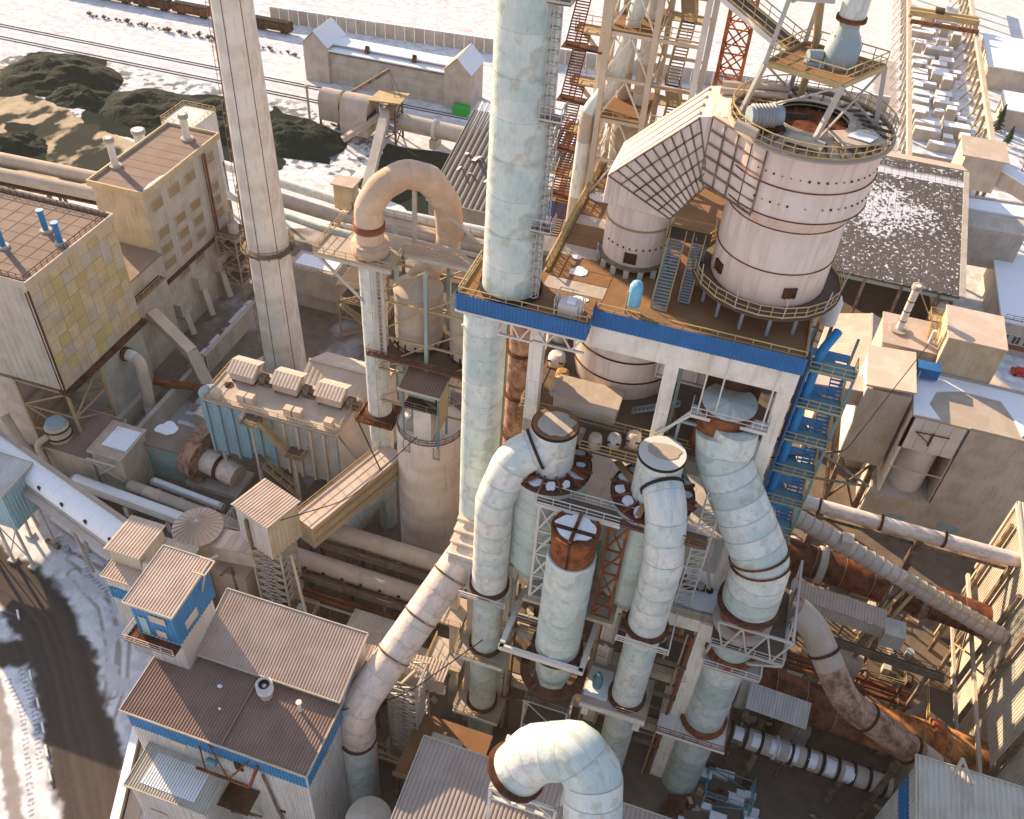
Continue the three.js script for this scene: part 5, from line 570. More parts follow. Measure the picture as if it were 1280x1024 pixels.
// ---------- big pinkish tank, elbow and fan ----------
{
  const x = 3.3, z = -75, t = thing('flared_tank', 'huge pinkish steel tank flaring to a wider upper drum', 'tank', [x, 70, z]);
  const prof = [[73, 5.2], [76.3, 5.2], [80.4, 5.2], [81.9, 6.15], [84.6, 6.15], [87.4, 6.15]];
  for (let i = 0; i < prof.length - 1; i++) part(t, 'shell_course', lathe(x, z, [[prof[i][0], prof[i][1]], [prof[i + 1][0] - 0.02, prof[i + 1][1]]], 56).clone(), [MT.tank[0], MT.tank[1], MT.tank[2], MT.tank[1], MT.tank[0]][i]);
  for (const [y, r] of [[76.3, 5.2], [80.4, 5.2], [81.9, 6.15], [84.6, 6.15]]) part(t, 'stiffener_ring', band([x, y, z], [0, 1, 0], r, 0.09, 0.08, 56), MT.rust);
  for (const [y, n0] of [[83.2, 0], [85.6, 1]]) for (let k = 0; k < 22; k++) { const a = -0.35 + k * 0.115 + n0 * 0.05; const px = x + Math.cos(a) * 6.15, pz = z + Math.sin(a) * 6.15; if (rnd() < 0.92) part(t, 'plug', rod([px, y, pz], [px + Math.cos(a) * 0.08, y, pz + Math.sin(a) * 0.08], rr(0.04, 0.12), 8), MT.rust); }
  for (const a of [2.55, 1.15]) { const px = x + Math.cos(a) * 5.22, pz = z + Math.sin(a) * 5.22; part(t, 'manhole', [bar([px - Math.sin(a) * 0.6, 74.4, pz + Math.cos(a) * 0.6], [px + Math.sin(a) * 0.6, 74.4, pz - Math.cos(a) * 0.6], 0.3, 1.0), ...[-0.4, 0, 0.4].map(d => bar([px + Math.cos(a) * 0.2 - Math.sin(a) * d, 73.9, pz + Math.sin(a) * 0.2 + Math.cos(a) * d], [px + Math.cos(a) * 0.2 - Math.sin(a) * d, 74.9, pz + Math.sin(a) * 0.2 + Math.cos(a) * d], 0.12))], MT.rustd); }
  part(t, 'skirt', lathe(x, z, [[71.4, 4.4], [73, 5.2]], 40), MT.tank[2]); for (let k = 0; k < 14; k++) { const a = k / 14 * 6.283; part(t, 'leg', bar([x + Math.cos(a) * 5.6, 70, z + Math.sin(a) * 5.6], [x + Math.cos(a) * 5.6, 72.6, z + Math.sin(a) * 5.6], 0.3), MT.motor); }
  part(t, 'walkway', lathe(x, z, [[72.55, 5.25], [72.55, 6.9], [72.75, 6.9], [72.75, 5.25]], 40), MT.grat); part(t, 'walkway_railing', railing(ringPts(x, 72.75, z, 6.8, 20), 1.15, { step: 1.2 }), MT.yel); for (let k = 0; k < 20; k += 2) { const a = k / 20 * 6.283; part(t, 'light_mast', rod([x + Math.cos(a) * 6.8, 72.7, z + Math.sin(a) * 6.8], [x + Math.cos(a) * 7, 75, z + Math.sin(a) * 7], 0.05, 6), MT.steel); }
  // roof: open rusty ring with ribs, plates and rail
  part(t, 'roof_plate', lathe(x, z, [[87.3, 6.1], [87.9, 4.0], [87.9, 3.2], [87.3, 3.0]], 40), MT.dust); part(t, 'roof_throat', lathe(x, z, [[85.6, 3.05], [87.5, 3.05]], 36), MT.rust); part(t, 'throat_ring', band([x, 88, z], [0, 1, 0], 3.0, 0.35, 0.45, 36), MT.beige);
  const rib = []; for (let k = 0; k < 18; k++) { const a = k / 18 * 6.283; rib.push(bar([x + Math.cos(a) * 0.6, 86.6, z + Math.sin(a) * 0.6], [x + Math.cos(a) * 3, 87.6, z + Math.sin(a) * 3], 0.14)); } part(t, 'roof_rib', rib, MT.rust); const rib2 = []; for (let k = 0; k < 30; k++) { const a = k / 30 * 6.283; rib2.push(bar([x + Math.cos(a) * 4, 87.95, z + Math.sin(a) * 4], [x + Math.cos(a) * 6.5, 87.5, z + Math.sin(a) * 6.5], 0.16, 0.22)); } part(t, 'rim_bracket', rib2, MT.steelb);
  part(t, 'rim', band([x, 87.6, z], [0, 1, 0], 6.5, 0.25, 0.25, 56), MT.dust); part(t, 'rim_railing', railing(ringPts(x, 87.7, z, 6.6, 22), 1.15, { step: 1.1 }), MT.yel);
  part(t, 'roof_slab', bar([x + 2, 88.15, z + 3.2], [x + 5.4, 88.05, z + 1.2], 2.6, 0.12), MT.dust); part(t, 'roof_slab', bar([x - 1.6, 88.15, z + 4.4], [x + 1.2, 88.1, z + 4.9], 1.6, 0.12), MT.beige); part(t, 'snow_patch', [prism([[x + 3.6, z + 1.2], [x + 5.2, z + 1.8], [x + 4.6, z + 3], [x + 2.8, z + 2.6]], 88.22, 88.3)], MT.snow);
  const m = thing('gear_motor', 'blue-grey geared motor with ribbed casing on the tank rim', 'motor', [0.2, 87.7, -71.6]); part(m, 'casing', rod([-1.6, 89, -71], [0.8, 89, -72.2], 0.8, 16), MT.motor); part(m, 'fin', Array.from({ length: 7 }, (_, k) => band([-1.3 + k * 0.25, 89, -71.15 - k * 0.125], [1, 0, -0.5], 0.8, 0.08, 0.14, 16)), MT.steel); part(m, 'shaft', rod([0.8, 89, -72.2], [2.8, 88.8, -73.2], 0.25, 10), MT.dark); part(m, 'base', bar([-1.8, 88, -71], [1.2, 88, -72.3], 1.2, 0.4), MT.rustd); part(m, 'pipe', rod([-2.4, 88.5, -70.2], [-0.6, 88.3, -69.6], 0.4, 12), MT.tand[2]);
  // fan platform on four raking legs
  const f = thing('fan_platform', 'raised fan platform with grey blower on raking steel legs', 'platform', [3.4, 87.7, -76]);
  const P = [[-1.4, 92.4, -73.2], [4.6, 92.4, -71.4], [7.6, 92.4, -76.6], [1.2, 92.4, -78.8]], L = [[-2.4, 87.6, -74.4], [3.6, 87.7, -70.6], [8.4, 87.7, -76.6], [1, 87.7, -80.8]];
  part(f, 'floor', prism(P.map(p => [p[0], p[2]]), 92.3, 92.5), MT.floor); for (let i = 0; i < 4; i++) { part(f, 'leg', bar(L[i], P[i], 0.35), MT.steel); part(f, 'edge_beam', bar(P[i], P[(i + 1) % 4], 0.2, 0.4), MT.yel); } part(f, 'leg_bracing', [bar(L[0], P[1], 0.14), bar(L[1], P[2], 0.14), bar(L[2], P[3], 0.14), bar(L[3], P[0], 0.14)], MT.steel); part(f, 'railing', railing([...P.map(p => [p[0], 92.5, p[2]]), [P[0][0], 92.5, P[0][2]]], 1.15, { step: 1.1 }), MT.yel); part(f, 'upper_frame', [bar(P[0], [-0.6, 99, -74], 0.35), bar(P[3], [1.6, 99, -79], 0.35), bar([-0.6, 97.2, -73.9], [2.4, 97.6, -73.4], 0.3), bar([-0.6, 97, -74], [1.6, 97, -79], 0.3)], MT.steel); part(f, 'upper_floor', bar([-0.8, 97.4, -76], [2.4, 97.4, -76], 4, 0.2), MT.yeld);
  part(f, 'blower', lathe(4, -75.4, [[92.5, 1.3], [93.2, 1.35], [94.4, 1.25], [95.2, 0.8], [95.8, 0.75]], 20), MT.motor); part(f, 'blower_rib', Array.from({ length: 10 }, (_, k) => { const a = k / 10 * 6.283; return bar([4 + Math.cos(a) * 1.35, 92.6, -75.4 + Math.sin(a) * 1.35], [4 + Math.cos(a) * 1.0, 94.8, -75.4 + Math.sin(a) * 1.0], 0.14); }), MT.steel); part(f, 'blower_duct', lathe(4, -75.4, [[95.8, 0.75], [96.2, 1.0], [103, 1.0]], 24), MT.clad[1]); part(f, 'flange', band([4, 96, -75.4], [0, 1, 0], 0.95, 0.3, 0.2), MT.rust); part(f, 'motor', [rod([1.6, 93, -74.6], [2.6, 93, -75], 0.5, 12), B(1.4, 3, 92.5, 92.7, -75.6, -74)], MT.motor);
  part(f, 'cable_rack', sweep(resample(fillet([[1.4, 97, -77], [2, 93, -78], [2, 88, -79]], 1), 0.6), 0.3, 8), MT.yeld);
  const w = thing('access_bridge', 'grated access bridge from steel tower to tank top', 'bridge', [-5, 88, -84]); part(w, 'deck', bar([-12, 94.5, -91], [0.6, 91.6, -79.6], 1.6, 0.2), MT.grat); part(w, 'beam', [bar([-12.6, 94.2, -90.4], [0, 91.3, -79], 0.2, 0.45), bar([-11.4, 94.2, -91.6], [1.2, 91.3, -80.2], 0.2, 0.45)], MT.steelw); part(w, 'railing', [railing([[-12.6, 94.5, -90.4], [0, 91.6, -79]]), railing([[-11.4, 94.5, -91.6], [1.2, 91.6, -80.2]])], MT.yel);
  // flat-sided elbow and its standpipe
  const e = thing('panelled_elbow', 'pale flat-sided elbow duct with a dark rib grid', 'duct', [-9.4, 70, -77]); const zf = -73.6, zb = -80.2;
  part(e, 'standpipe', lathe(-9.4, -77, [[70.5, 3.2], [75, 3.2], [75.05, 3.2]], 40), MT.tank[1]); part(e, 'standpipe', lathe(-9.4, -77, [[75.05, 3.2], [79.6, 3.2]], 40), MT.tank[1]); part(e, 'ring', band([-9.4, 75, -77], [0, 1, 0], 3.2, 0.16, 0.14, 40), MT.yeld); part(e, 'ring', band([-9.4, 70.9, -77], [0, 1, 0], 3.2, 0.3, 0.35, 40), MT.steelb); for (let k = 0; k < 16; k++) { const a = k / 16 * 6.283; part(e, 'support_block', B(-9.4 + Math.cos(a) * 3.5 - 0.25, -9.4 + Math.cos(a) * 3.5 + 0.25, 70, 70.8, -77 + Math.sin(a) * 3.5 - 0.25, -77 + Math.sin(a) * 3.5 + 0.25), MT.steel); } for (let k = 0; k < 12; k++) { const a = 0.2 + k * 0.2; part(e, 'plug', rod([-9.4 + Math.cos(a) * 3.2, 73, -77 + Math.sin(a) * 3.2], [-9.4 + Math.cos(a) * 3.27, 73, -77 + Math.sin(a) * 3.27], 0.1, 8), MT.rust); } part(e, 'hatch', bar([-9.9, 72, -73.75], [-8.7, 72, -73.75], 0.2, 1.1), MT.rustd);
  const out = [[-12.55, 77.5], [-12.4, 80.2], [-5.6, 86.9], [-3.6, 87.3], [-0.6, 87.3], [-0.9, 82], [-3.4, 81.2], [-4.2, 80.9], [-6.25, 77.2]];
  const sh = new THREE.Shape(out.map(([a, b]) => new THREE.Vector2(a, b))), eg = new THREE.ExtrudeGeometry(sh, { depth: zf - zb, bevelEnabled: true, bevelSize: 0.12, bevelThickness: 0.12, bevelSegments: 1 }); eg.translate(0, 0, zb); part(e, 'body', wuv(eg.toNonIndexed()), MT.tank[1]);
  const rb = []; const zz = zf + 0.16; for (let i = 0; i <= 10; i++) { const t2 = i / 10; const a = [-12.4 + 6.9 * t2, 80.2 + 6.8 * t2], b = [-6.3 + 2.6 * t2, 77.2 + 4 * t2 - (t2 > 0.6 ? 0 : 0)]; rb.push(bar([a[0], a[1], zz], [b[0], b[1], zz], 0.1, 0.12)); } for (let j = 0; j <= 5; j++) { const s = j / 5; rb.push(bar([-12.4 + 6.1 * s, 80.2 - 3 * s, zz], [-5.5 + 1.8 * s, 87 - 5.8 * s, zz], 0.1, 0.12)); } part(e, 'throat_box', prism([[-4.4, -73.6], [0.5, -69.5], [1.2, -74], [-3, -77.5]], 81.4, 87.36), MT.tank[0]); const tp2 = (s, y) => [-4.4 + 4.9 * s - 0.06, y, -73.6 + 4.1 * s + 0.08]; for (let i = 0; i <= 4; i++) rb.push(bar(tp2(i / 4, 81.4), tp2(i / 4, 87.3), 0.13, 0.13)); for (let j = 0; j <= 5; j++) rb.push(bar(tp2(0, 81.5 + j * 1.16), tp2(1, 81.5 + j * 1.16), 0.13, 0.13)); part(e, 'rib_grid', rb, MT.steelb);
  const pr = []; for (let k = 0; k < 4; k++) pr.push(bar([-12.2, 80.5, zb + 0.8 + k * 1.7], [-5.6, 87.1, zb + 0.8 + k * 1.7], 0.5, 0.18)); part(e, 'top_plank', pr, MT.tand[2]);
  part(e, 'roof_pipe', [rod([-4.6, 87.6, -79.6], [1, 88.4, -79], 0.35, 10), rod([-4.6, 87.6, -78.2], [1, 88.2, -78], 0.3, 10)], MT.tand[2]);
  // lower tank in the storey below
  const l = thing('shaded_tank', 'white round tank standing in the storey beneath the deck', 'tank', [-8.6, 55.4, -77.6]); for (let i = 0; i < 4; i++) part(l, 'shell_course', lathe(-8.6, -77.6, [[55.5 + i * 2.7, i ? 5.7 : 5.2], [58.2 + i * 2.7 - 0.02, 5.7]], 48), MT.tankw); for (const y of [58.2, 60.9, 63.6]) part(l, 'ring', band([-8.6, y, -77.6], [0, 1, 0], 5.7, 0.14, 0.12, 48), MT.rustd); part(l, 'roof_ring', lathe(-8.6, -77.6, [[66.3, 5.7], [66.4, 4.6], [65.6, 4.5]], 40), MT.dust); part(l, 'roof_rib', Array.from({ length: 20 }, (_, k) => { const a = k / 20 * 6.283; return bar([-8.6 + Math.cos(a) * 1, 66, -77.6 + Math.sin(a) * 1], [-8.6 + Math.cos(a) * 5.6, 66.3, -77.6 + Math.sin(a) * 5.6], 0.3, 0.5); }), MT.yeld); part(l, 'side_duct', [B(-4.6, 1.6, 60.4, 66, -77, -71.6)], MT.tankw); const rg = []; for (let i = 0; i < 4; i++) rg.push(bar([-4.4 + i * 2, 60.6, -71.5], [-4.4 + i * 2, 65.8, -71.5], 0.12), bar([-4.5, 60.8 + i * 1.6, -71.5], [1.5, 60.8 + i * 1.6, -71.5], 0.12)); part(l, 'side_duct_rib', rg, MT.motor); part(l, 'stair', stairFlight([-6, 55.5, -71.3], [-1.5, 58, -71.3], 0.8, [0, 1]), MT.motor);
}
// ---------- ducts and cyclones in front of the tower ----------
{
  const capped = (cx, cz, path, lbl, lblC, lid, name) => {
    const c = thing('cyclone', lblC, 'cyclone', [cx, 36, cz]); part(c, 'body', lathe(cx, cz, [[36, 2.6], [39, 4.1], [44, 4.1]], 36), MT.cladg[0]); part(c, 'body', lathe(cx, cz, [[44, 4.1], [48.6, 4.1]], 36), MT.cladg[1]); part(c, 'body', lathe(cx, cz, [[48.6, 4.1], [52.4, 4.1]], 36), MT.cladg[2]); part(c, 'rim', band([cx, 52.5, cz], [0, 1, 0], 4.1, 0.3, 0.15, 36), MT.rustd);
    for (let k = 0; k < 12; k++) { const a = k / 12 * 6.283, b = a + 0.52; part(c, 'roof_panel', prism([[cx + Math.cos(a) * 2.3, cz + Math.sin(a) * 2.3], [cx + Math.cos(a) * 4.05, cz + Math.sin(a) * 4.05], [cx + Math.cos(b) * 4.05, cz + Math.sin(b) * 4.05], [cx + Math.cos(b) * 2.3, cz + Math.sin(b) * 2.3]].map(p => p), 52.2, 52.5 + rr(0, 0.15)), rnd() < 0.5 ? MT.rust : MT.rustd); if (rnd() < 0.75) { const q = 0.08; blob(cx + Math.cos(a + 0.26) * rr(2.9, 3.4), cz + Math.sin(a + 0.26) * rr(2.9, 3.4), 52.66, rr(0.4, 1.05), rr(0.3, 0.9), 0.1, MT.snow, c, 'snow_patch', k * 1.7); } if (k % 3 === 0) part(c, 'loose_plate', bar([cx + Math.cos(a + 0.2) * 2.4, 53.1, cz + Math.sin(a + 0.2) * 2.4], [cx + Math.cos(a + rr(0, 0.7)) * 4.4, 52.9 + rr(0, 0.5), cz + Math.sin(a + rr(0, 0.7)) * 4.4], rr(0.3, 0.8), 0.06), rnd() < 0.5 ? MT.rust : MT.wood); part(c, 'roof_rib', bar([cx + Math.cos(a) * 2.2, 52.9, cz + Math.sin(a) * 2.2], [cx + Math.cos(a) * 4.4, 52.8, cz + Math.sin(a) * 4.4], 0.16, 0.3), MT.rust); }
    const d = thing('capped_duct', lbl, 'duct', [path[path.length - 1][0], 0, path[path.length - 1][2]]); part(d, 'cap_drum', lathe(cx, cz, [[52.6, 2.25], [55.4, 2.25]], 36), MT.cladw[0]); part(d, 'cap_drum', lathe(cx, cz, [[55.4, 2.25], [58.2, 2.25]], 36), MT.cladw[1]); part(d, 'cap_lid', lathe(cx, cz, [[58.2, 2.3], [58.32, 2.3]], 36), lid); part(d, 'cap_ring', band([cx, 58.1, cz], [0, 1, 0], 2.25, 0.3, 0.14, 36), MT.dark);
    const F = fillet(path, [3, 5], 10); courses(d, F, 2.02, 2.3, MT.cladw.concat([MT.clad[1]]), 'cladding_course', 28); const q = F[2]; part(d, 'joint_band', band([path[1][0] * 0.45 + path[0][0] * 0.55, path[1][1] * 0.45 + path[0][1] * 0.55, path[1][2] * 0.45 + path[0][2] * 0.55], [path[1][0] - path[0][0], path[1][1] - path[0][1], path[1][2] - path[0][2]], 2.05, 0.3, 0.14), MT.dark); return d;
  };
  const d1 = capped(-12.5, -63.6, [[-12.6, 55.8, -63.4], [-15.8, 54.4, -61.4], [-17.2, 49, -60], [-17.2, 34, -60]], 'white duct bending from a brown-capped drum to a downpipe', 'green-tinted cyclone with rusty snow-patched lid under brown cap', MT.floor);
  blob(-12.3, -63.5, 58.34, 1.9, 1.8, 0.03, MT.concd, d1, 'lid_stain', 2); for (const [u, y, k] of [[0.2, 52.8, 1], [0.45, 51.4, 2], [0.62, 50.2, 3], [0.5, 50.6, 4]]) { const p = V(-15.3 - u * 1.4, y + 1.55 + 0.4, -60.6 + 0.8); part(d1, 'snow_patch', new THREE.SphereGeometry(0.55, 10, 8).scale(1.1, 0.35, 0.7).translate(p.x, p.y, p.z), MT.snow); }
  const dl = thing('lower_downpipe', 'teal downpipe with ring platforms below the brown-capped drum', 'pipe', [-17.2, 0, -60]); courses(dl, [V(-17.2, 0, -60), V(-17.2, 34.4, -60)], 1.75, 3.2, MT.clad, 'pipe_section', 26); part(dl, 'joint_ring', band([-17.2, 34.6, -60], [0, 1, 0], 1.9, 0.7, 0.4), MT.rustd); part(dl, 'ring_frame', [railing([[-20, 34, -57.6], [-14.6, 34, -57.6], [-14.4, 34, -62]], 0.9, { step: 5, w: 0.12 }), bar([-20, 34, -57.6], [-19, 34, -62], 0.14)], MT.steel);
  for (const y of [22, 8.5]) { part(dl, 'platform', [B(-20.4, -14.2, y - 0.25, y - 0.05, -62.4, -57.4)], MT.dust); part(dl, 'platform_edge', bar([-20.4, y - 0.2, -57.35], [-14.2, y - 0.2, -57.35], 0.14, 0.5), MT.concw); part(dl, 'platform_railing', railing([[-20.4, y, -62], [-20.4, y, -57.5], [-14.2, y, -57.5]]), MT.yeld); part(dl, 'joint_ring', band([-17.2, y + 0.4, -60], [0, 1, 0], 1.75, 0.6, 0.3), MT.rustd); }
  const d2 = capped(-1.8, -63.4, [[-1.7, 55.8, -63.2], [-0.2, 54.6, -60.4], [0.9, 48.5, -58.6], [0.9, 37.6, -58.5]], 'white duct bending from a sand-stained capped drum', 'green-tinted cyclone with rusty lid under the sand-stained cap', MT.white);
  blob(-1.7, -63.6, 58.34, 1.7, 1.2, 0.04, MT.tand[0], d2, 'lid_stain', 5);
  const dl2 = thing('lower_downpipe', 'stained teal downpipe standing in a snowy ring platform', 'pipe', [0.9, 0, -58.5]); courses(dl2, [V(0.9, 0, -58.5), V(0.9, 37.8, -58.5)], 1.85, 3.2, MT.clad, 'pipe_section', 26); part(dl2, 'joint_ring', band([0.9, 37.8, -58.5], [0, 1, 0], 1.95, 0.7, 0.4), MT.rustd); part(dl2, 'ring_frame', railing([[-1.8, 37, -56], [3.8, 37, -56], [3.8, 37, -61]], 0.9, { step: 5, w: 0.12 }), MT.steelw);
  part(dl2, 'platform', B(-4.2, 3.6, 22.6, 22.9, -61.6, -56), MT.dust); part(dl2, 'snow_cover', B(-4, -1.2, 22.9, 23, -61, -57), MT.snow); part(dl2, 'platform_edge', [bar([-4.2, 22.5, -55.9], [3.6, 22.5, -55.9], 0.2, 0.7), B(-3.8, -3, 20.6, 22.2, -56.6, -55.8), B(2.4, 3.2, 20.6, 22.2, -56.6, -55.8)], MT.concw); part(dl2, 'platform_railing', railing([[0, 22.9, -56.1], [3.6, 22.9, -56.1], [3.6, 22.9, -61]]), MT.yeld); part(dl2, 'seat_ring', band([0.9, 23.2, -58.5], [0, 1, 0], 1.85, 0.6, 0.4), MT.rustd); part(dl2, 'machine', [lathe(-2.8, -58.6, [[23, 0.6], [24.6, 0.6], [25.2, 0.3], [25.6, 0.3]], 14)], MT.teal);
  // insulated vessel with snowy hood between the ducts
  const v = thing('hooded_vessel', 'pale insulated vessel with open rusty hood holding snow', 'vessel', [-8, 20, -57.2]); const vx = -8, vz = -57.2;
  courses(v, [V(vx, 31, vz), V(vx, 47.6, vz)], 2.5, 2.4, MT.clad, 'cladding_course', 32); part(v, 'seat_ring', band([vx, 30.8, vz], [0, 1, 0], 2.45, 0.5, 0.5), MT.rustd); part(v, 'foot_cone', lathe(vx, vz, [[22, 1.2], [26, 2.1], [31, 2.4]], 28), MT.clad[2]); part(v, 'flange', band([vx, 26, vz], [0, 1, 0], 3, 0.8, 0.9), MT.rustd);
  part(v, 'hood', lathe(vx, vz, [[47.6, 2.3], [51.4, 2.35]], 24).clone(), MT.rust); part(v, 'hood_rib', [bar([vx, 47.8, vz + 2.35], [vx, 51.6, vz + 2.4], 0.2), bar([vx - 2.3, 49.4, vz + 1], [vx + 2.3, 49.4, vz + 1], 0.16), bar([vx, 51.55, vz - 2.2], [vx, 51.55, vz + 2.3], 0.3, 0.2)], MT.rustd); blob(vx, vz - 0.1, 51.41, 1.9, 1.9, 0.14, MT.snow, v, 'snow_heap', 8); part(v, 'hood_beam', bar([vx - 2.3, 51.65, vz + 0.5], [vx + 2.3, 51.65, vz + 0.5], 0.3, 0.3), MT.rustd); part(v, 'hood_rim', band([vx, 51.4, vz], [0, 1, 0], 2.3, 0.3, 0.14), MT.rust); part(v, 'hood_beam', bar([vx + 0.1, 51.6, vz - 2.2], [vx - 0.1, 51.6, vz + 2.3], 0.35, 0.4), MT.rust);
  const fr = thing('vessel_cradle', 'lilac-white steel cradle frame around the hooded vessel foot', 'frame', [-9, 24, -58]); part(fr, 'beam', bar([-14, 31.6, -54.4], [-4.4, 31.6, -54.4], 0.5, 0.7), MT.steelw); part(fr, 'beam', bar([-13.8, 31.6, -54.2], [-13.6, 31.6, -62.4], 0.6, 0.7), MT.steelw); part(fr, 'beam', bar([-4.6, 31.6, -54.2], [-4.4, 31.6, -62.4], 0.6, 0.7), MT.steelw); part(fr, 'railing', railing([[-13.6, 32, -58.5], [-10.2, 32, -58.5]], 1.0), MT.steel); part(fr, 'strut', [bar([-13.8, 31.4, -54.6], [-14, 24, -62.4], 0.3), bar([-4.6, 31.4, -54.6], [-4.4, 24, -62.4], 0.3)], MT.steel);
  const sf = thing('scaffold_tower', 'grey steel frame with ladder platform below the vessel', 'frame', [-7.6, 0, -56]); latticeLegs(sf, -10.4, -5.2, -58.6, -54.4, 0, 22, 0.22, MT.steel, 5); part(sf, 'floor', B(-10.4, -5.2, 22, 22.15, -58.6, -54.4), MT.grat); part(sf, 'railing', railing([[-10.4, 22.1, -54.4], [-5.2, 22.1, -54.4]], 1, { step: 0.5 }), MT.steelb); part(sf, 'lower_floor', B(-10.4, -5.2, 16, 16.1, -58.6, -54.4), MT.grat); part(sf, 'lower_railing', railing([[-10.4, 16.1, -54.4], [-5.2, 16.1, -54.4]]), MT.steelb);
  const cw = thing('cyclone_catwalk', 'white trussed catwalk along the front of both cyclones', 'catwalk', [-5, 36, -59.5]); part(cw, 'deck', B(-12.6, 4.4, 51.4, 51.6, -60.6, -58.9), MT.grat); part(cw, 'edge_beam', [bar([-12.6, 51.4, -58.85], [-4, 51.4, -58.85], 0.2, 0.4)], MT.steelw); part(cw, 'railing', [railing([[-12.6, 51.6, -60.6], [-12.6, 51.6, -58.9], [-4, 51.6, -58.9]]), railing([[-12.6, 51.6, -60.6], [4.4, 51.6, -60.6]])], MT.steelw); part(cw, 'railing', railing([[-4, 51.6, -58.9], [4.4, 51.6, -58.9]]), MT.rust);
  const tw = (x0, x1, m) => { const o = []; for (let i = 0; i < 4; i++) { const y = 36 + i * 3.8; o.push(bar([x0, y, -59], [x1, y + 3.8, -59], 0.2), bar([x0, y, -59], [x1, y, -59], 0.2), i % 2 ? bar([x1, y, -59], [x0, y + 3.8, -59], 0.16) : bar([x0, y + 1.9, -59], [x1, y + 1.9, -59], 0.16)); } return [bar([x0, 36, -59], [x0, 51.4, -59], 0.3), bar([x1, 36, -59], [x1, 51.4, -59], 0.3), ...o]; }; part(cw, 'trestle', tw(-12.2, -10.4, 0), MT.steelw); part(cw, 'trestle', tw(-5, -3.2, 0), MT.rust);
  part(cw, 'trestle_base', [B(-12.8, -2.6, 35.5, 36, -62.2, -58.4)], MT.dust);
  // big bent duct at the tower corner
  const bd = thing('big_bent_duct', 'very large dented grey-green duct bending down at tower corner', 'duct', [10.6, 0, -62.6]); const pth = fillet([[3.2, 60.2, -66.7], [3.9, 57, -66], [10.4, 47.6, -62.8], [10.6, 41.5, -62.6]], [4, 5], 10); part(bd, 'rust_mouth', lathe(3.1, -67.6, [[57, 2.7], [62.6, 2.7]], 36), MT.rust); part(bd, 'mouth_lid', lathe(3.1, -67.8, [[62.62, 2.6], [62.9, 2.6], [62.95, 0.3]], 36), MT.clad[1]); part(bd, 'rear_mouth', lathe(3.2, -72, [[58, 2.7], [67.4, 2.7]], 32), MT.rustd); courses(bd, pth, 2.6, 1.9, MT.clad.concat(MT.cladg.slice(1, 2)), 'cladding_course', 32, 2.95);
  part(bd, 'step_plate', sweep(resample(fillet([[4.3, 61.4, -66], [4.4, 59, -65.7]], 1), 1), 2.1, 30), MT.clad[1]);
  for (const i of [Math.floor(pth.length * 0.62), Math.floor(pth.length * 0.74)]) { const a = pth[i], b = pth[i + 1] || a; part(bd, 'rust_band', band([a.x, a.y, a.z], [b.x - a.x, b.y - a.y, b.z - a.z], 2.9, 0.16, 0.16, 32), MT.rust); }
  part(bd, 'seat_ring', band([10.6, 41.2, -62.6], [0, 1, 0], 2.9, 0.7, 0.4, 32), MT.rustd); part(bd, 'throat_ring', band([10.6, 38, -62.6], [0, 1, 0], 2.6, 1.2, 0.5, 32), MT.dust); part(bd, 'brick_band', lathe(10.6, -62.6, [[38.4, 2.55], [41, 2.6]], 28), MT.brick);
  courses(bd, [V(10.6, 0, -62.6), V(10.6, 38, -62.6)], 2.4, 4.6, MT.cladg.concat(MT.clad), 'lower_course', 30); part(bd, 'flange', band([10.6, 32.6, -62.6], [0, 1, 0], 2.45, 0.8, 0.5, 30), MT.rust);
  for (const y of [16.4]) { part(bd, 'platform', B(5.4, 13.8, y - 0.4, y, -65.6, -59), MT.concw); part(bd, 'platform_railing', railing([[5.4, y, -59.1], [13.7, y, -59.1], [13.7, y, -65]]), MT.rust); part(bd, 'flange', band([10.6, y + 0.5, -62.6], [0, 1, 0], 2.45, 0.8, 0.4, 30), MT.rust); }
  const pf = thing('corner_platform', 'trussed steel ring platform around the big duct seat', 'platform', [11, 36, -64]); part(pf, 'floor', B(7.9, 15.6, 36.2, 36.4, -70.6, -59.4), MT.grat); part(pf, 'railing', railing([[7.9, 36.4, -59.4], [15.6, 36.4, -59.4], [15.6, 36.4, -70.6]]), MT.steel); part(pf, 'front_truss', truss([7.9, 40.6, -59.4], [15.6, 40.6, -59.4], 4.2, MT.steel, 3, 0.24), MT.steel); part(pf, 'side_truss', truss([15.6, 40.6, -59.4], [15.6, 40.6, -70.6], 4.2, MT.steel, 3, 0.24), MT.steel); part(pf, 'strut', [bar([15.6, 36, -59.6], [9, 29.6, -62], 0.3), bar([8, 36, -59.6], [8, 30, -62], 0.3), bar([15.4, 36.2, -65], [13.2, 29, -63], 0.3)], MT.steel); part(pf, 'lower_floor', B(7.9, 14.2, 31.6, 31.8, -66, -59.6), MT.dust); part(pf, 'lower_railing', railing([[7.9, 31.8, -59.7], [14.2, 31.8, -59.7], [14.2, 31.8, -66]]), MT.steelw); part(pf, 'duct_hood', ribbed([15.7, 36.4, -64], [15.7, 36.4, -68], [15.7, 40.4, -68], [15.7, 40.4, -64], 0.4, 0.06), MT.sheetc);
  const tp = thing('tripod_hoist', 'pale tripod hoist standing on the snowy corner deck', 'hoist', [5.2, 36, -67.4]); part(tp, 'leg', rod([4.4, 36.1, -66.2], [5, 40, -68.6], 0.22, 10), MT.steelw); part(tp, 'leg', rod([6.8, 36.1, -66.4], [5.4, 40, -68.6], 0.16, 10), MT.steelw); part(tp, 'leg', rod([1.8, 37, -67], [5, 40, -68.7], 0.16, 10), MT.steelw); part(tp, 'head', B(4.6, 6, 39.6, 40.8, -69.2, -68.2), MT.steelw); parts(tp, 'foot', [vcyl(4.4, -66.2, 36.16, 36.4, 0.5), vcyl(6.8, -66.4, 36.16, 36.4, 0.4)], MT.dark);
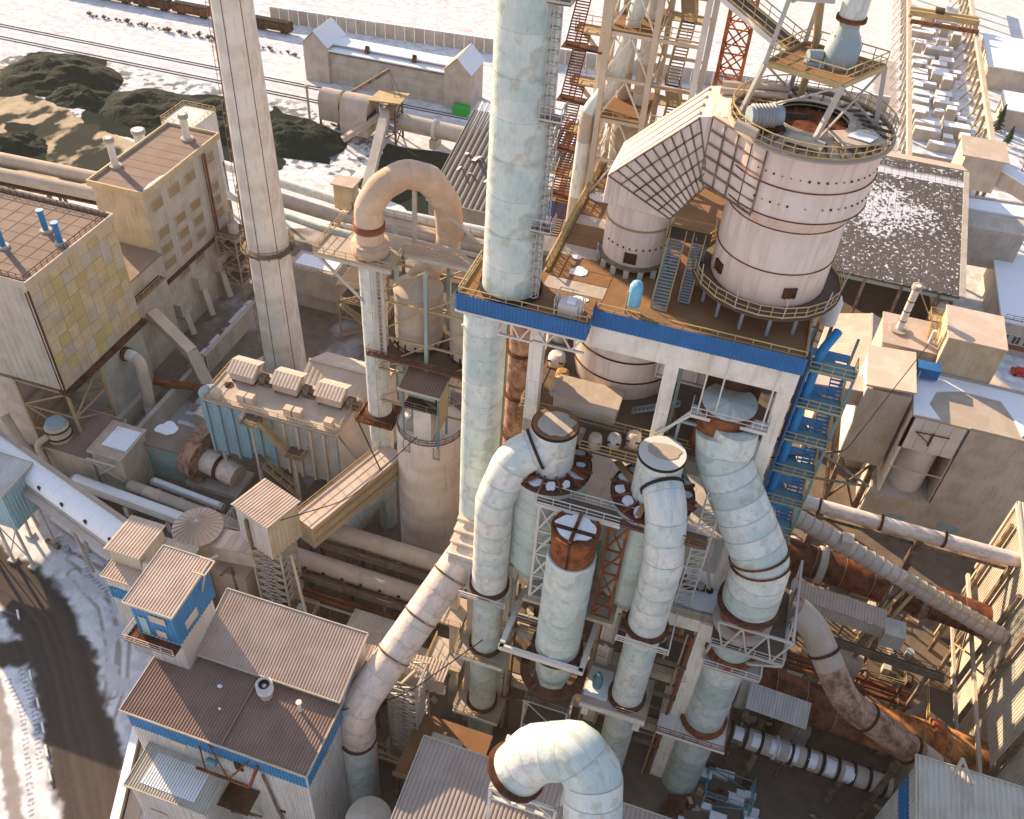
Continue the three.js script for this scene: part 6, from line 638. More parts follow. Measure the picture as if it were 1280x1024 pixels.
  // lattice ladder mast next to the second capped duct
  const lm = thing('ladder_mast', 'leaning white lattice ladder mast beside the stained duct', 'ladder', [4, 36, -66]); const la = []; for (let k = 0; k < 18; k++) { const y = 37 + k; la.push(bar([3.4, y, -63.2], [5, y, -63.6], 0.1), bar([3.4, y, -63.2], [5, y + 1, -63.6], 0.08)); } for (const [x, z] of [[3.4, -63.2], [5, -63.6], [5, -64.8], [3.4, -64.8]]) la.push(bar([x, 36, z], [x, 55, z], 0.12)); part(lm, 'frame', la, MT.steelw);
  // inverted elbow at the front
  const el = thing('inverted_elbow', 'huge white mitred elbow duct above the ribbed front roof', 'duct', [-5.8, 30, -41]); const F2 = fillet([[-7.6, 33.6, -40.6], [-6.2, 36.6, -41.4], [-2.6, 39.2, -41.6], [-0.4, 38, -40.4], [1.0, 32.6, -37], [2.2, 22.2, -33.6]], [0.6, 0.4, 0.4, 1.2], 2); courses(el, F2, 2.7, 1.8, MT.cladw.concat(MT.clad), 'mitre_segment', 34, 2.85); part(el, 'seat_ring', band([-7.7, 33.5, -40.5], [1.4, 3, -0.8], 2.7, 0.6, 0.4, 34), MT.rustd); part(el, 'lifting_eye', [bar([-4.9, 40.55, -41.0], [-4.3, 40.95, -41.0], 0.2, 0.2)], MT.dark); 
  const ef = thing('elbow_cradle', 'white steel cradle frame under the mitred elbow', 'frame', [-5, 30, -41]); part(ef, 'top_ring', [bar([-9.6, 33, -38.4], [-3, 33, -38.4], 0.3), bar([-9.6, 33, -38.4], [-9.6, 33, -44], 0.3), bar([-3, 33, -38.4], [-3, 33, -44], 0.3), bar([-9.6, 31, -38.4], [-3, 31, -38.4], 0.3)], MT.steelw); part(ef, 'bracing', [bar([-9.6, 33, -38.4], [-7.4, 31, -38.4], 0.2), bar([-7.4, 31, -38.4], [-5.2, 33, -38.4], 0.2), bar([-5.2, 33, -38.4], [-3, 31, -38.4], 0.2)], MT.steelw); for (const [x, z] of [[-9.6, -38.4], [-3, -38.4], [-9.6, -44], [-3, -44]]) part(ef, 'leg', B(x - 0.15, x + 0.15, 20.5, 33, z - 0.15, z + 0.15), MT.steelw); part(ef, 'duct_strut', [bar([-2, 30, -36.4], [3.6, 30, -36.4], 0.3), bar([-2, 30, -36.4], [-2, 38, -39], 0.2), bar([3.6, 30, -36.4], [2, 27, -34], 0.25)], MT.steelw);
  // peach inclined duct with louvred hood
  const pd = thing('peach_duct', 'long peach insulated duct sloping down to a vertical leg', 'duct', [-28.4, 0, -46.4]); courses(pd, fillet([[-20.6, 36, -63.8], [-28.3, 22.5, -46.6], [-28.4, 0, -46.2]], [5], 12), 2.05, 2.3, MT.peach, 'cladding_course', 30); for (const t2 of [0.2, 0.45, 0.68]) part(pd, 'joint_band', band([-20.6 - 7.7 * t2, 36 - 13.5 * t2, -63.8 + 17.2 * t2], [-7.7, -13.5, 17.2], 2.1, 0.22, 0.07, 30), MT.duct[0]); part(pd, 'lower_band', band([-28.4, 16, -46.4], [0, 1, 0], 2.1, 0.4, 0.14), MT.rustd);
  courses(pd, [V(-28.4, 0.5, -46.2), V(-28.4, 15.6, -46.3)], 2.08, 3, MT.clad, 'vertical_leg', 30);
  const lh = thing('louvred_hood', 'white ribbed hood with peach stepped louvres on the duct', 'hood', [-21, 30, -63]); part(lh, 'casing', B(-22.4, -18.9, 31.6, 37, -66, -60.4), MT.sheet); part(lh, 'front_sheet', ribbed([-22.4, 31.6, -60.35], [-18.9, 31.6, -60.35], [-18.9, 36.6, -60.35], [-22.4, 36.6, -60.35], 0.35, 0.05), MT.sheet); for (let k = 0; k < 5; k++) part(lh, 'louvre', bar([-22.6, 37.3 + k * 0.7, -61 - k * 1.15], [-18.8, 37.3 + k * 0.7, -61 - k * 1.15], 1.3, 0.3), MT.peach[k % 3]); part(lh, 'backing', bar([-20.6, 36.8, -60.8], [-20.6, 40.4, -66.6], 3.6, 0.3), MT.peach[0]); part(lh, 'post', [B(-22.2, -21.2, 0, 31.6, -61.6, -60.6), B(-20, -19, 0, 31.6, -61.6, -60.6)], MT.conc); for (const y of [26, 16]) { part(lh, 'balcony', B(-24.6, -20, y, y + 0.2, -62.6, -58.4), MT.dust); part(lh, 'balcony_railing', railing([[-24.6, y + 0.2, -62.6], [-24.6, y + 0.2, -58.4], [-20, y + 0.2, -58.4]]), MT.yel); }
}

{
  const sp = thing('service_pipes', 'bundle of thin grey service pipes climbing the concrete tower front', 'pipes', [-9, 0, -61.6]);
  for (const [x, r, m, y1] of [[-14.6, 0.22, 0, 33.6], [-14, 0.14, 1, 33.6], [-4.2, 0.25, 2, 33.6], [-2.2, 0.16, 0, 33.6], [6.2, 0.2, 1, 33.6], [5.6, 0.12, 2, 33.6]]) part(sp, 'pipe', vcyl(x, -61.7, 0, y1, r, r, 10), [MT.steel, MT.rust, MT.yeld][m]);
  for (const y of [20.6, 27.5, 8.6]) part(sp, 'cable_tray', bar([-15, y, -61.5], [6.6, y, -61.5], 0.6, 0.12), MT.steelb);
  const kinds = [['grey steel drum standing on an inner tower floor', 'drum', (x, y, z) => [lathe(x, z, [[y, 0.42], [y + 0.45, 0.44], [y + 0.95, 0.42]], 14), MT.steel]], ['weathered wooden crate left on an inner tower floor', 'crate', (x, y, z) => [B(x - 0.6, x + 0.6, y, y + 0.9, z - 0.5, z + 0.5), MT.wood]], ['rusty steel box left on an inner tower floor', 'box', (x, y, z) => [B(x - 0.8, x + 0.8, y, y + 0.7, z - 0.6, z + 0.6), MT.rust]]];
  for (let i = 0; i < 40; i++) { const k = i % 3, y = [36.004, 24.004, 12.004, 55.404][i % 4], x = rr(-15, 7), z = y > 50 ? rr(-94, -84) : rr(-68.4, -64), q = kinds[k]; if (y > 30 && y < 40 && (Math.hypot(x + 12.5, z + 63.6) < 3.4 || Math.hypot(x + 1.8, z + 63.4) < 3.4)) continue; if (Math.abs(x + 2.9) < 1.6 || Math.abs(x + 16) < 1.6 || Math.abs(x - 7.5) < 1.6) continue; const o = thing('stored_' + q[1], q[0], q[1], [x, y, z], 'stores on the inner tower floors'), [g, m] = q[2](x, y, z); part(o, 'body', g, m); part(o, 'rim', B(x - 0.62, x + 0.62, y + 0.4, y + 0.46, z - 0.52, z + 0.52), MT.rustd); }
  // fans, ducts and walkways on the mid deck behind the cyclones
  const fd = thing('mid_deck_fan', 'dusty fan with square outlet on the deck behind the cyclones', 'fan', [-7, 36, -66]); part(fd, 'scroll', rod([-8, 38, -66.4], [-6.6, 38, -66.4], 1.6, 24), MT.concd); part(fd, 'outlet', B(-8, -6.6, 38, 41, -68, -66.6), MT.concd); part(fd, 'motor', rod([-6.4, 37.6, -66.4], [-5, 37.6, -66.4], 0.5, 14), MT.motor); part(fd, 'plinth', B(-8.4, -4.8, 36.004, 36.6, -67.4, -65.4), MT.concd);
}
// ---------- steel preheater tower behind the deck ----------
{
  const t = thing('preheater_tower', 'tall cream steel preheater frame with pipes and yellow stairs', 'tower', [-12.5, 70, -92]);
  const X = [-16.8, -12.2, -7.8], Z = [-88, -96];
  for (const x of X) for (const z of Z) part(t, 'column', B(x - 0.28, x + 0.28, 70, 112, z - 0.28, z + 0.28), x > -10 ? MT.steelw : MT.beige);
  for (let k = 0; k < 9; k++) { const y = 74 + k * 4.4; for (const z of Z) { part(t, 'floor_beam', bar([-16.8, y, z], [-7.8, y, z], 0.22, 0.34), MT.beige); part(t, 'brace', bar([-16.8, y - 4.2, z], [-14.5, y - 0.2, z], 0.16), MT.steelw); part(t, 'brace', bar([-12.2, y - 4.2, z], [-14.5, y - 0.2, z], 0.16), MT.steelw); } for (const x of [-16.8, -12.2]) part(t, 'cross_beam', bar([x, y, -88], [x, y, -96], 0.2, 0.3), MT.beige); part(t, 'side_brace', [bar([-16.8, y - 4, -88], [-16.8, y, -96], 0.14), bar([-16.8, y, -88], [-16.8, y - 4, -96], 0.14)], MT.steelw);
    if (k % 2) { part(t, 'floor', B(-16.8, -12.2, y + 0.18, y + 0.28, -96, -88), MT.floor); part(t, 'railing', railing([[-16.8, y + 0.3, -88], [-7.8, y + 0.3, -88]]), MT.yel); } 
    part(t, 'stair', k % 2 ? stairFlight([-10, y - 4.4, -88.8], [-10, y, -94], 1.3, [1, 0]) : stairFlight([-10, y - 4.4, -94], [-10, y, -88.8], 1.3, [1, 0]), MT.yeld); part(t, 'stair_railing', k % 2 ? stairRails([-10, y - 4.4, -88.8], [-10, y, -94], 1.4, [1, 0]) : stairRails([-10, y - 4.4, -94], [-10, y, -88.8], 1.4, [1, 0]), MT.yel); part(t, 'stair_landing', B(-11.9, -8, y - 0.1, y, k % 2 ? -95.8 : -88.8, k % 2 ? -94 : -87.6), MT.yeld); }
  part(t, 'stair_screen', Array.from({ length: 8 }, (_, i) => bar([-12, 72 + i * 5, -88], [-12, 76 + i * 5, -96], 0.12)), MT.yel);
  for (const [p, r, l] of [[[[-14.6, 112, -90.6], [-14.6, 92, -90.6]], 1.0], [[[-14.4, 90.4, -90.4], [-15.8, 82, -89.4], [-18, 78.6, -88.6], [-18.2, 66, -88]], 0.8], [[[-13.4, 112, -93], [-13.4, 71, -93]], 0.9], [[[-15.6, 88, -93.6], [-15.4, 71, -93.4]], 0.75]]) courses(t, fillet(p, 2), r, 3.2, MT.cladw.concat(MT.tand.slice(2)), 'feed_pipe', 16);
  part(t, 'hopper', lathe(-14, -91.6, [[72, 0.6], [75, 1.8], [78, 1.8]], 20), MT.tand[1]); part(t, 'hopper', lathe(-14.2, -92, [[94, 0.6], [97, 1.7], [101, 1.7]], 20), MT.beige);
  const rs = thing('rusty_stair', 'rust-red zigzag stair on the outside of the steel tower', 'stairs', [-21, 70, -93]);
  for (let k = 0; k < 7; k++) { const y = 62 + k * 5.6; const a = [-21.8, y, -91], b = [-20.4, y + 5.2, -97]; part(rs, 'flight', stairFlight([-20.8, y, -90.4], [-20.8, y + 5.2, -95.4], 1.4, [1, 0]), MT.rust); part(rs, 'landing', B(-21.8, -17.6, y + 5.1, y + 5.3, -97, -95.2), MT.yeld); part(rs, 'landing_railing', railing([[-21.8, y + 5.3, -95.4], [-21.8, y + 5.3, -97], [-17.6, y + 5.3, -97]]), MT.yeld); part(rs, 'landing', B(-21.8, -17.6, y + 5.3 + 0.1, y + 5.5, -91.4, -89.8), MT.rustd); part(rs, 'bracket', bar([-21, y + 5, -96], [-17, y + 1.4, -95.6], 0.35), MT.beige); }
  part(rs, 'post', [B(-18, -17.6, 60, 106, -96.6, -96.2), B(-18, -17.6, 60, 106, -90.4, -90)], MT.beige);
  const bx = thing('blue_trim_bin', 'concrete bin house with blue trim and dusty open top', 'bin house', [-24.5, 0, -104]); part(bx, 'upper_wall', B(-28.2, -20.6, 53, 58.4, -108.6, -100.4), MT.silo); part(bx, 'floor', B(-28, -20.8, 60.2, 60.4, -108.4, -100.6), MT.floor); part(bx, 'blue_fascia', ribbed([-28.3, 58.4, -100.3], [-20.5, 58.4, -100.3], [-20.5, 60.6, -100.3], [-28.3, 60.6, -100.3], 0.4, 0.05), MT.blue); part(bx, 'blue_fascia', ribbed([-20.5, 58.4, -100.3], [-20.5, 58.4, -108.6], [-20.5, 60.6, -108.6], [-20.5, 60.6, -100.3], 0.4, 0.05), MT.blue); part(bx, 'railing', railing([[-28.2, 60.4, -108.4], [-28.2, 60.4, -100.5], [-20.6, 60.4, -100.5], [-20.6, 60.4, -108.4], [-28.2, 60.4, -108.4]]), MT.yel); part(bx, 'lid', lathe(-23.2, -103.4, [[60.4, 2], [61.2, 2], [61.8, 0.3]], 24), MT.dust); part(bx, 'snow_patch', lathe(-25.6, -106, [[60.4, 1.3], [60.6, 1], [60.7, 0.2]], 14), MT.snow); for (const [x, z] of [[-27, -101.6], [-21.8, -101.6], [-27, -107.4], [-21.8, -107.4]]) part(bx, 'leg', vcyl(x, z, 0, 53, 1.05), MT.silo);
  // orange lattice crane mast far behind
  const om = thing('orange_mast', 'orange lattice crane mast seen through the steel tower', 'crane', [-6, 0, -112]); latticeLegs(om, -7.4, -4.6, -113.4, -110.6, 0, 104, 0.3, MT.orange, 2.8, 0.16); part(om, 'platform', B(-9, -3, 88, 88.2, -114.4, -109.6), MT.orange); part(om, 'jib', truss([-7, 99, -112], [-24, 99, -120], 1.6, MT.orange, 10, 0.2), MT.orange); part(om, 'pad', B(-8.6, -3.4, 0, 1, -114.6, -109.4), MT.concd);
}
// ---------- far right: crane yard, block stacks, sheds ----------
{
  const gy = thing('crane_runway', 'tan gantry crane runway on posts beside the block yard', 'crane runway', [38, 0, -310]); part(gy, 'girder', B(37.4, 38.6, 8, 9.4, -420, -236), MT.tand[2]); for (let z = -415; z < -236; z += 9) part(gy, 'post', [B(37.6, 38.4, 0, 8, z - 0.4, z + 0.4), bar([34.8, 0, z], [37.6, 7, z], 0.3)], MT.conc);
  const gy2 = thing('crane_runway', 'tan gantry crane runway on raking posts beyond the blocks', 'crane runway', [60.5, 0, -310]); part(gy2, 'girder', B(59.8, 61, 8, 9.4, -420, -254), MT.tand[2]); for (let z = -415; z < -254; z += 9) part(gy2, 'post', [B(60, 60.8, 0, 8, z - 0.4, z + 0.4), bar([56.6, 0, z], [60, 7, z], 0.35)], MT.yeld);
  const cr = thing('gantry_crane', 'yellow gantry crane bridge spanning the block yard', 'crane', [49.4, 0, -362]); for (const z of [-363.6, -360]) part(cr, 'bridge_girder', B(37.6, 61, 9.6, 11.4, z - 0.5, z + 0.5), MT.yel); part(cr, 'end_carriage', B(37.4, 38.8, 9.4, 10.4, -365, -358.6), MT.yel); part(cr, 'end_carriage', B(59.8, 61, 9.4, 10.4, -365, -358.6), MT.yel); part(cr, 'trolley', B(46, 49, 11.4, 12.6, -363.6, -360), MT.rustd); part(cr, 'rust_girder', B(38, 60.6, 9.5, 10.8, -352.4, -351.6), MT.rust);
  // stacked concrete blocks
  const mk = (w, h, d) => { const o = thing('concrete_block', 'grey precast concrete block with snow on top', 'concrete block', [0, 0, 0], 'blocks stacked in the crane yard'); part(o, 'block', B(-w / 2, w / 2, 0, h, -d / 2, d / 2), MT.conc); part(o, 'snow_cap', B(-w / 2 + 0.1, w / 2 - 0.1, h + 0.004, h + 0.16, -d / 2 + 0.1, d / 2 - 0.1), MT.snow); return o; };
  const kinds = [['long grey precast beam with snow on top in crane yard', 7.6, 2.2, 2.4], ['short grey precast cube with snow on top in crane yard', 3, 2.6, 2.8], ['wide grey precast slab stack with snow on top in crane yard', 5, 1.6, 4]].map(([l, w, h, d]) => { const o = mk(w, h, d); o.userData.label = l; return o; });
  const used = [0, 0, 0]; for (let r = 0; r < 24; r++) { const z = -268 - r * 4.9 - 8; let x = 41.4; while (x < 57) { const k = Math.floor(rnd() * 3), w = [7.6, 3, 5][k]; if (x + w > 58.4) break; if (rnd() < 0.86) { const p = [x + w / 2, 0, z + rr(-0.6, 0.6)]; if (!used[k]++) kinds[k].position.set(...p); else copyOf(kinds[k], p, null, rr(-0.05, 0.05), [1, rr(0.7, 1.9), 1]); } x += w + rr(0.7, 1.6); } }
  const ry = thing('yard_wall', 'low snow-capped concrete wall at the end of block yard', 'wall', [49, 0, -268]); part(ry, 'wall', B(39, 60, 0, 2, -267, -266.4), MT.concd); part(ry, 'coping', B(39, 60, 2.004, 2.2, -267.1, -266.3), MT.snow);
  [[43.5, -252, 7, 4, 3, 'low snow-roofed store nearest the dark panel roof'], [52.5, -252, 8, 5, 3.4, 'wider snow-roofed store beside the sloping gallery head']].forEach(([x, z, w, d, h, l]) => { const o = thing('snow_store', l, 'store', [x, 0, z]); part(o, 'body', B(x - w / 2, x + w / 2, 0, h, z - d / 2, z + d / 2), MT.concd); part(o, 'snow_roof', B(x - w / 2 - 0.3, x + w / 2 + 0.3, h, h + 0.3, z - d / 2 - 0.3, z + d / 2 + 0.3), MT.snow); part(o, 'door', B(x - 1, x + 1, 0, 2.2, z + d / 2, z + d / 2 + 0.08), MT.rustd); });
  [[71, -345, 14, 30, 7, 'white long warehouse beyond the crane runway'], [74, -306, 13, 14, 6, 'white low warehouse beside the dark fir tree']].forEach(([x, z, w, d, h, l]) => { const o = thing('warehouse', l, 'building', [x, 0, z]); part(o, 'wall', B(x - w / 2, x + w / 2, 0, h, z - d / 2, z + d / 2), MT.beige); part(o, 'roof', [bar([x, h + 0.3, z - d / 2 - 0.4], [x, h + 0.3, z + d / 2 + 0.4], w + 0.8, 0.4)], MT.snow); for (let k = 0; k < 3; k++) part(o, 'window', B(x - w / 2 - 0.08, x - w / 2, 2, 4, z - d / 3 + k * d / 3 - 1.4, z - d / 3 + k * d / 3 + 1.4), MT.glass); });
  const tr = (x, z, h, l) => { const o = thing('fir_tree', l, 'tree', [x, 0, z]); part(o, 'trunk', vcyl(x, z, 0, h * 0.95, 0.25, 0.05, 8), MT.bark); const lv = []; for (let i = 0; i < 420; i++) { const t = Math.pow(rnd(), 0.8), y = 0.8 + t * (h - 0.8), R = (1 - t) * h * 0.27 + 0.15, a = rr(0, 6.283), r = R * rr(0.3, 1), bx = x + Math.cos(a) * r, bz = z + Math.sin(a) * r; lv.push(bar([x + Math.cos(a) * r * 0.35, y + 0.15, z + Math.sin(a) * r * 0.35], [bx, y - rr(0, 0.4), bz], rr(0.2, 0.5), 0.05)); } part(o, 'crown', lv, MT.needle); };
  tr(66.5, -297, 8.5, 'dark fir tree next to the crane runway'); tr(69, -288, 6, 'smaller dark fir tree in front of the low warehouse');
  for (let i = 0; i < 4; i++) { const x = 72 + i * 3, z = -272 - i * 5, o = thing('bare_tree', 'leafless brown tree in the snow by the low warehouse', 'tree', [x, 0, z], 'leafless trees'); const b = []; for (let k = 0; k < 40; k++) { const a = rr(0, 6.283), y = rr(1.5, 4), l = rr(1, 2.2); b.push(bar([x, y, z], [x + Math.cos(a) * l, y + l * rr(0.4, 1.1), z + Math.sin(a) * l], 0.07)); } part(o, 'trunk', vcyl(x, z, 0, 4.6, 0.16, 0.05, 7), MT.bark); part(o, 'crown', b, MT.twig); }
  // dark panel roof
  const d = thing('panel_roof_shed', 'open shed with dark tiled panel roof and snow patches', 'shed', [28, 0, -195]); const y0 = 15, y1 = 22, z0 = -216, z1 = -174, x0 = 4, x1 = 46;
  part(d, 'roof_deck', bar([(x0 + x1) / 2, y0 - 0.3, z1], [(x0 + x1) / 2, y1 - 0.3, z0], x1 - x0, 0.3), MT.slate);
  TX.frost.offset.set(-4 / 42, -0); const nx = 26, nz = 16; for (let i = 0; i < nx; i++) for (let j = 0; j < nz; j++) { const a = x0 + (x1 - x0) * i / nx, b = x0 + (x1 - x0) * (i + 1) / nx, za = z1 + (z0 - z1) * j / nz, zb = z1 + (z0 - z1) * (j + 1) / nz, ya = y0 + (y1 - y0) * j / nz, yb = y0 + (y1 - y0) * (j + 1) / nz; part(d, 'roof_panel', bar([(a + b) / 2, ya, za - 0.04], [(a + b) / 2, yb, zb + 0.04], b - a - 0.07, 0.2), MT.frost); }
  part(d, 'back_slope', [bar([(x0 + x1) / 2, y1 + 0.2, z0 - 0.2], [(x0 + x1) / 2, y1 - 2.6, z0 - 9], x1 - x0 + 1, 0.3)], MT.rooft); part(d, 'gable_edge', bar([x1 + 0.3, y0, z1], [x1 + 0.3, y1, z0], 1.2, 0.5), MT.concd); for (let x = x0 + 1; x < x1; x += 7.4) part(d, 'post', [B(x - 0.3, x + 0.3, 0, y0 - 0.4, z1 - 0.6, z1)], MT.steelb); part(d, 'eaves_beam', B(x0, x1, y0 - 1.4, y0 - 0.6, z1 - 0.6, z1 - 0.1), MT.steelt); part(d, 'back_wall', B(x0, x1, 0, y0, -200, -199.6), MT.concd); part(d, 'side_wall', B(x1 - 0.4, x1, 0, 14, -199, -176), MT.concd); part(d, 'ground_slab', B(x0, x1, 0.01, 0.05, -199, -166), MT.floord);
  const bh = thing('gallery_head', 'dark weathered conveyor head box above the slate shed corner', 'conveyor', [52, 0, -232]); part(bh, 'box', prism([[47, -240], [57, -240], [56.4, -229], [47.4, -229]], 12, 20), MT.concd); part(bh, 'roof', bar([46.6, 20.3, -234.6], [57.4, 20.3, -234.6], 11.6, 0.4), MT.tand[2]); part(bh, 'gallery', bar([56, 16, -233], [92, 8, -216], 4, 3.6), MT.concd); part(bh, 'gallery_roof', bar([56, 18, -233], [92, 10, -216], 4.4, 0.3), MT.snow); for (const [x, z] of [[48.4, -231], [55.4, -231], [48.4, -238], [55.4, -238]]) part(bh, 'leg', B(x - 0.4, x + 0.4, 0, 12, z - 0.4, z + 0.4), MT.steelb);
  const cb = thing('cantilever_store', 'dark weathered lean-to block with snowy ledge beside panel roof', 'building', [53, 0, -208]); part(cb, 'body', prism([[47.5, -216], [62, -218], [61, -204], [47.5, -203]], 6, 15.6), MT.concd); part(cb, 'ledge', prism([[47.2, -216.3], [62.3, -218.3], [61.6, -212], [47.2, -211]], 15.6, 16), MT.snow); part(cb, 'lip', bar([47.2, 16.1, -216.4], [62.3, 16.1, -218.3], 0.6, 0.6), MT.tand[2]); part(cb, 'leg', [B(48.5, 49.3, 0, 6, -206, -205.2), B(59.4, 60.2, 0, 6, -206, -205.2)], MT.steelb);
  const sh = thing('snow_roof_house', 'two-storey house with clean snow roof and red car outside', 'house', [62, 0, -192]); sh.userData.label = 'grey house with clean white snow roof and dark windows'; part(sh, 'wall', B(57.5, 76, 0, 8, -208, -180), MT.concd); part(sh, 'roof', B(57, 76.5, 8, 8.5, -208.5, -179.5), MT.snow); for (let k = 0; k < 4; k++) { const w = part(sh, 'window', B(58.6 + k * 2.4, 60 + k * 2.4, 3, 5, -180, -179.88), MT.glass); part(w, 'frame', [B(58.5 + k * 2.4, 60.1 + k * 2.4, 2.9, 3, -180, -179.8), B(58.5 + k * 2.4, 60.1 + k * 2.4, 5, 5.1, -180, -179.8), B(59.25 + k * 2.4, 59.35 + k * 2.4, 3, 5, -180, -179.82)], MT.white); } part(sh, 'brick_band', B(57.4, 70, 1.5, 2.6, -180, -179.86), MT.brick); part(sh, 'roof_railing', railing([[57.6, 8.5, -180.2], [74, 8.5, -180.2]]), MT.rust);
  const car = thing('red_car', 'small red car parked by the grey house', 'car', [63.5, 0, -173.5]); part(car, 'body', B(61.6, 65.6, 0.35, 1.0, -174.4, -172.6), MT.red); part(car, 'cabin', prism([[62.4, -174.2], [64.8, -174.2], [64.8, -172.8], [62.4, -172.8]], 1.0, 1.55), MT.red); part(car, 'windscreen', B(64.8, 64.88, 1.02, 1.5, -174.1, -172.9), MT.glass); for (const [x, z] of [[62.4, -174.4], [64.8, -174.4], [62.4, -172.6], [64.8, -172.6]]) part(car, 'wheel', rod([x, 0.35, z - 0.1], [x, 0.35, z + 0.1], 0.35, 14), MT.black);
  const hp = thing('pipe_bridge', 'dusty curved pipe bridge running past the grey house', 'pipe', [52, 0, -165]); courses(hp, fillet([[40, 12, -186], [46, 11, -168], [54, 10, -152], [80, 8, -146]], 8), 1.4, 4, MT.tand, 'pipe_section', 16); for (const [x, z] of [[44, -174], [50, -160], [60, -150.6]]) part(hp, 'trestle', [bar([x - 1.4, 0, z], [x, 9.4, z], 0.3), bar([x + 1.4, 0, z], [x, 9.4, z], 0.3)], MT.steelb);
  // hip hall, concrete block house and its annexes
  const hh = thing('hip_roof_hall', 'tan ribbed hip-roofed hall behind the concrete block', 'building', [28, 0, -150]); part(hh, 'wall', B(21, 35, 0, 13, -160, -134), MT.sheetc); const R = [[20.4, 13, -160.6], [35.6, 13, -160.6], [35.6, 13, -133.4], [20.4, 13, -133.4], [28.4, 16.4, -159], [28.4, 16.4, -136]]; part(hh, 'roof_slope', ribbed(R[3], R[0], R[4], R[5], 0.7, 0.05), MT.rooft); part(hh, 'roof_slope', ribbed(R[1], R[2], R[5], R[4], 0.7, 0.05), MT.rooft); part(hh, 'roof_hip', [ribbed(R[2], R[3], R[5], R[5], 0.7, 0.02), ribbed(R[0], R[1], R[4], R[4], 0.7, 0.02)], MT.rooft); part(hh, 'ridge_cap', [bar(R[4], R[5], 0.4, 0.15)], MT.roofl);
  const cbk = thing('concrete_block_house', 'big weathered concrete block house with snow-edged flat roof', 'building', [46, 0, -123]); const q0 = 32.6, q1 = 66, f = -118.6, b = -130;
  part(cbk, 'front_wall', B(41, q1, 0, 26, f - 0.6, f), MT.concd); for (let k = 0; k < 6; k++) part(cbk, 'wall_course', B(41.02, q1, 4 + k * 3.6, 4.1 + k * 3.6, f, f + 0.05), MT.conc); part(cbk, 'side_wall', B(q0, q0 + 0.5, 9, 26, b, f), MT.concw); for (let k = 0; k < 4; k++) part(cbk, 'front_panel', B(q0 + k * 2.1, q0 + 2.04 + k * 2.1, 19.4, 26, f - 0.4, f), MT.white); part(cbk, 'panel_joint', [B(q0 - 0.05, q0, 17.5, 17.7, b, f), B(q0 - 0.05, q0, 9, 26, -124.4, -124.2)], MT.concd); part(cbk, 'back_wall', B(q0, q1, 0, 26, b - 0.5, b), MT.concd); part(cbk, 'end_wall', B(q1, q1 + 0.5, 0, 26, b, f), MT.concd); part(cbk, 'lower_block', [B(q0 - 1, 41, 0, 9, b, f + 0.8)], MT.conc); part(cbk, 'bay_wall', B(40.8, 41.2, 9, 26, b, f), MT.concd);
  const rf = part(cbk, 'roof', B(q0 - 0.1, q1, 26, 26.3, b - 0.3, f + 0.1), MT.tand[1]); part(rf, 'parapet', [B(q0 - 0.1, q1, 26.3, 26.9, b - 0.3, b), B(41, q1, 26.3, 26.6, f - 0.1, f + 0.2)], MT.dust); part(rf, 'snow_drift', prism([[q0, b], [66, b], [66, -126.4], [58, -127.6], [52, -126], [49.8, -121], [48.6, -119.4], [47.8, -123], [46, -127], [40, -127.2], [36.2, -125.6], [35, -122], [36.6, -118.8], [q0, -118.6]], 26.31, 26.5), MT.snow); part(cbk, 'inner_silo', vcyl(37, -122.6, 9, 19.4, 2.8), MT.white); part(cbk, 'tie', [bar([q0, 15, f], [41, 15, f], 0.2)], MT.beige); part(cbk, 'lamp_bracket', [bar([36.6, 21, f + 0.1], [36.6, 23.6, f + 0.1], 0.3), bar([34, 23.4, f + 0.3], [39, 23.6, f + 0.3], 0.14), bar([34, 23.4, f + 0.3], [36.6, 21.6, f + 0.3], 0.12)], MT.rustd); for (const [x, w] of [[44, 3.4], [35.5, 3]]) part(cbk, 'window', [B(x, x + w, 2.4, 5.2, f + (x < 40 ? 0.8 : 0), f + (x < 40 ? 0.88 : 0.08))], MT.sheetblue); part(cbk, 'vent', B(56, 57.4, 9, 11, f, f + 0.5), MT.black);
  const an = thing('annex_head', 'sunlit beige conveyor head annex with sloping tan roof', 'building', [28, 0, -128]); part(an, 'wall', prism([[25.2, -131], [32, -131], [32, -121], [25.2, -121]], 12, 27.5), MT.sheetc); part(an, 'roof', bar([24.8, 28.2, -126], [32.2, 28.8, -126], 10.6, 0.35), MT.roofl); for (let k = 0; k < 4; k++) part(an, 'side_panel', B(25.1, 25.2, 13, 27, -130.6 + k * 2.4, -128.4 + k * 2.4), MT.white); part(an, 'window', [B(25.02, 25.1, 23, 25, -127.6, -126.8)], MT.dark); part(an, 'base_leg', [B(25.6, 26.4, 0, 12, -122.2, -121.4), B(30.8, 31.6, 0, 12, -122.2, -121.4), bar([26, 0.5, -121.8], [31, 11.5, -121.8], 0.35), bar([31, 0.5, -121.8], [26, 11.5, -121.8], 0.35)], MT.steelb); part(an, 'blue_hood', [bar([32.6, 28, -128.6], [36, 28, -128.6], 2.2, 1.8)], MT.blue); part(an, 'hood_edge', [bar([32.4, 28.4, -127.4], [32.4, 27.2, -126.8], 0.3), bar([33, 28.4, -127.4], [33, 27.2, -126.8], 0.2)], MT.sheetblue);
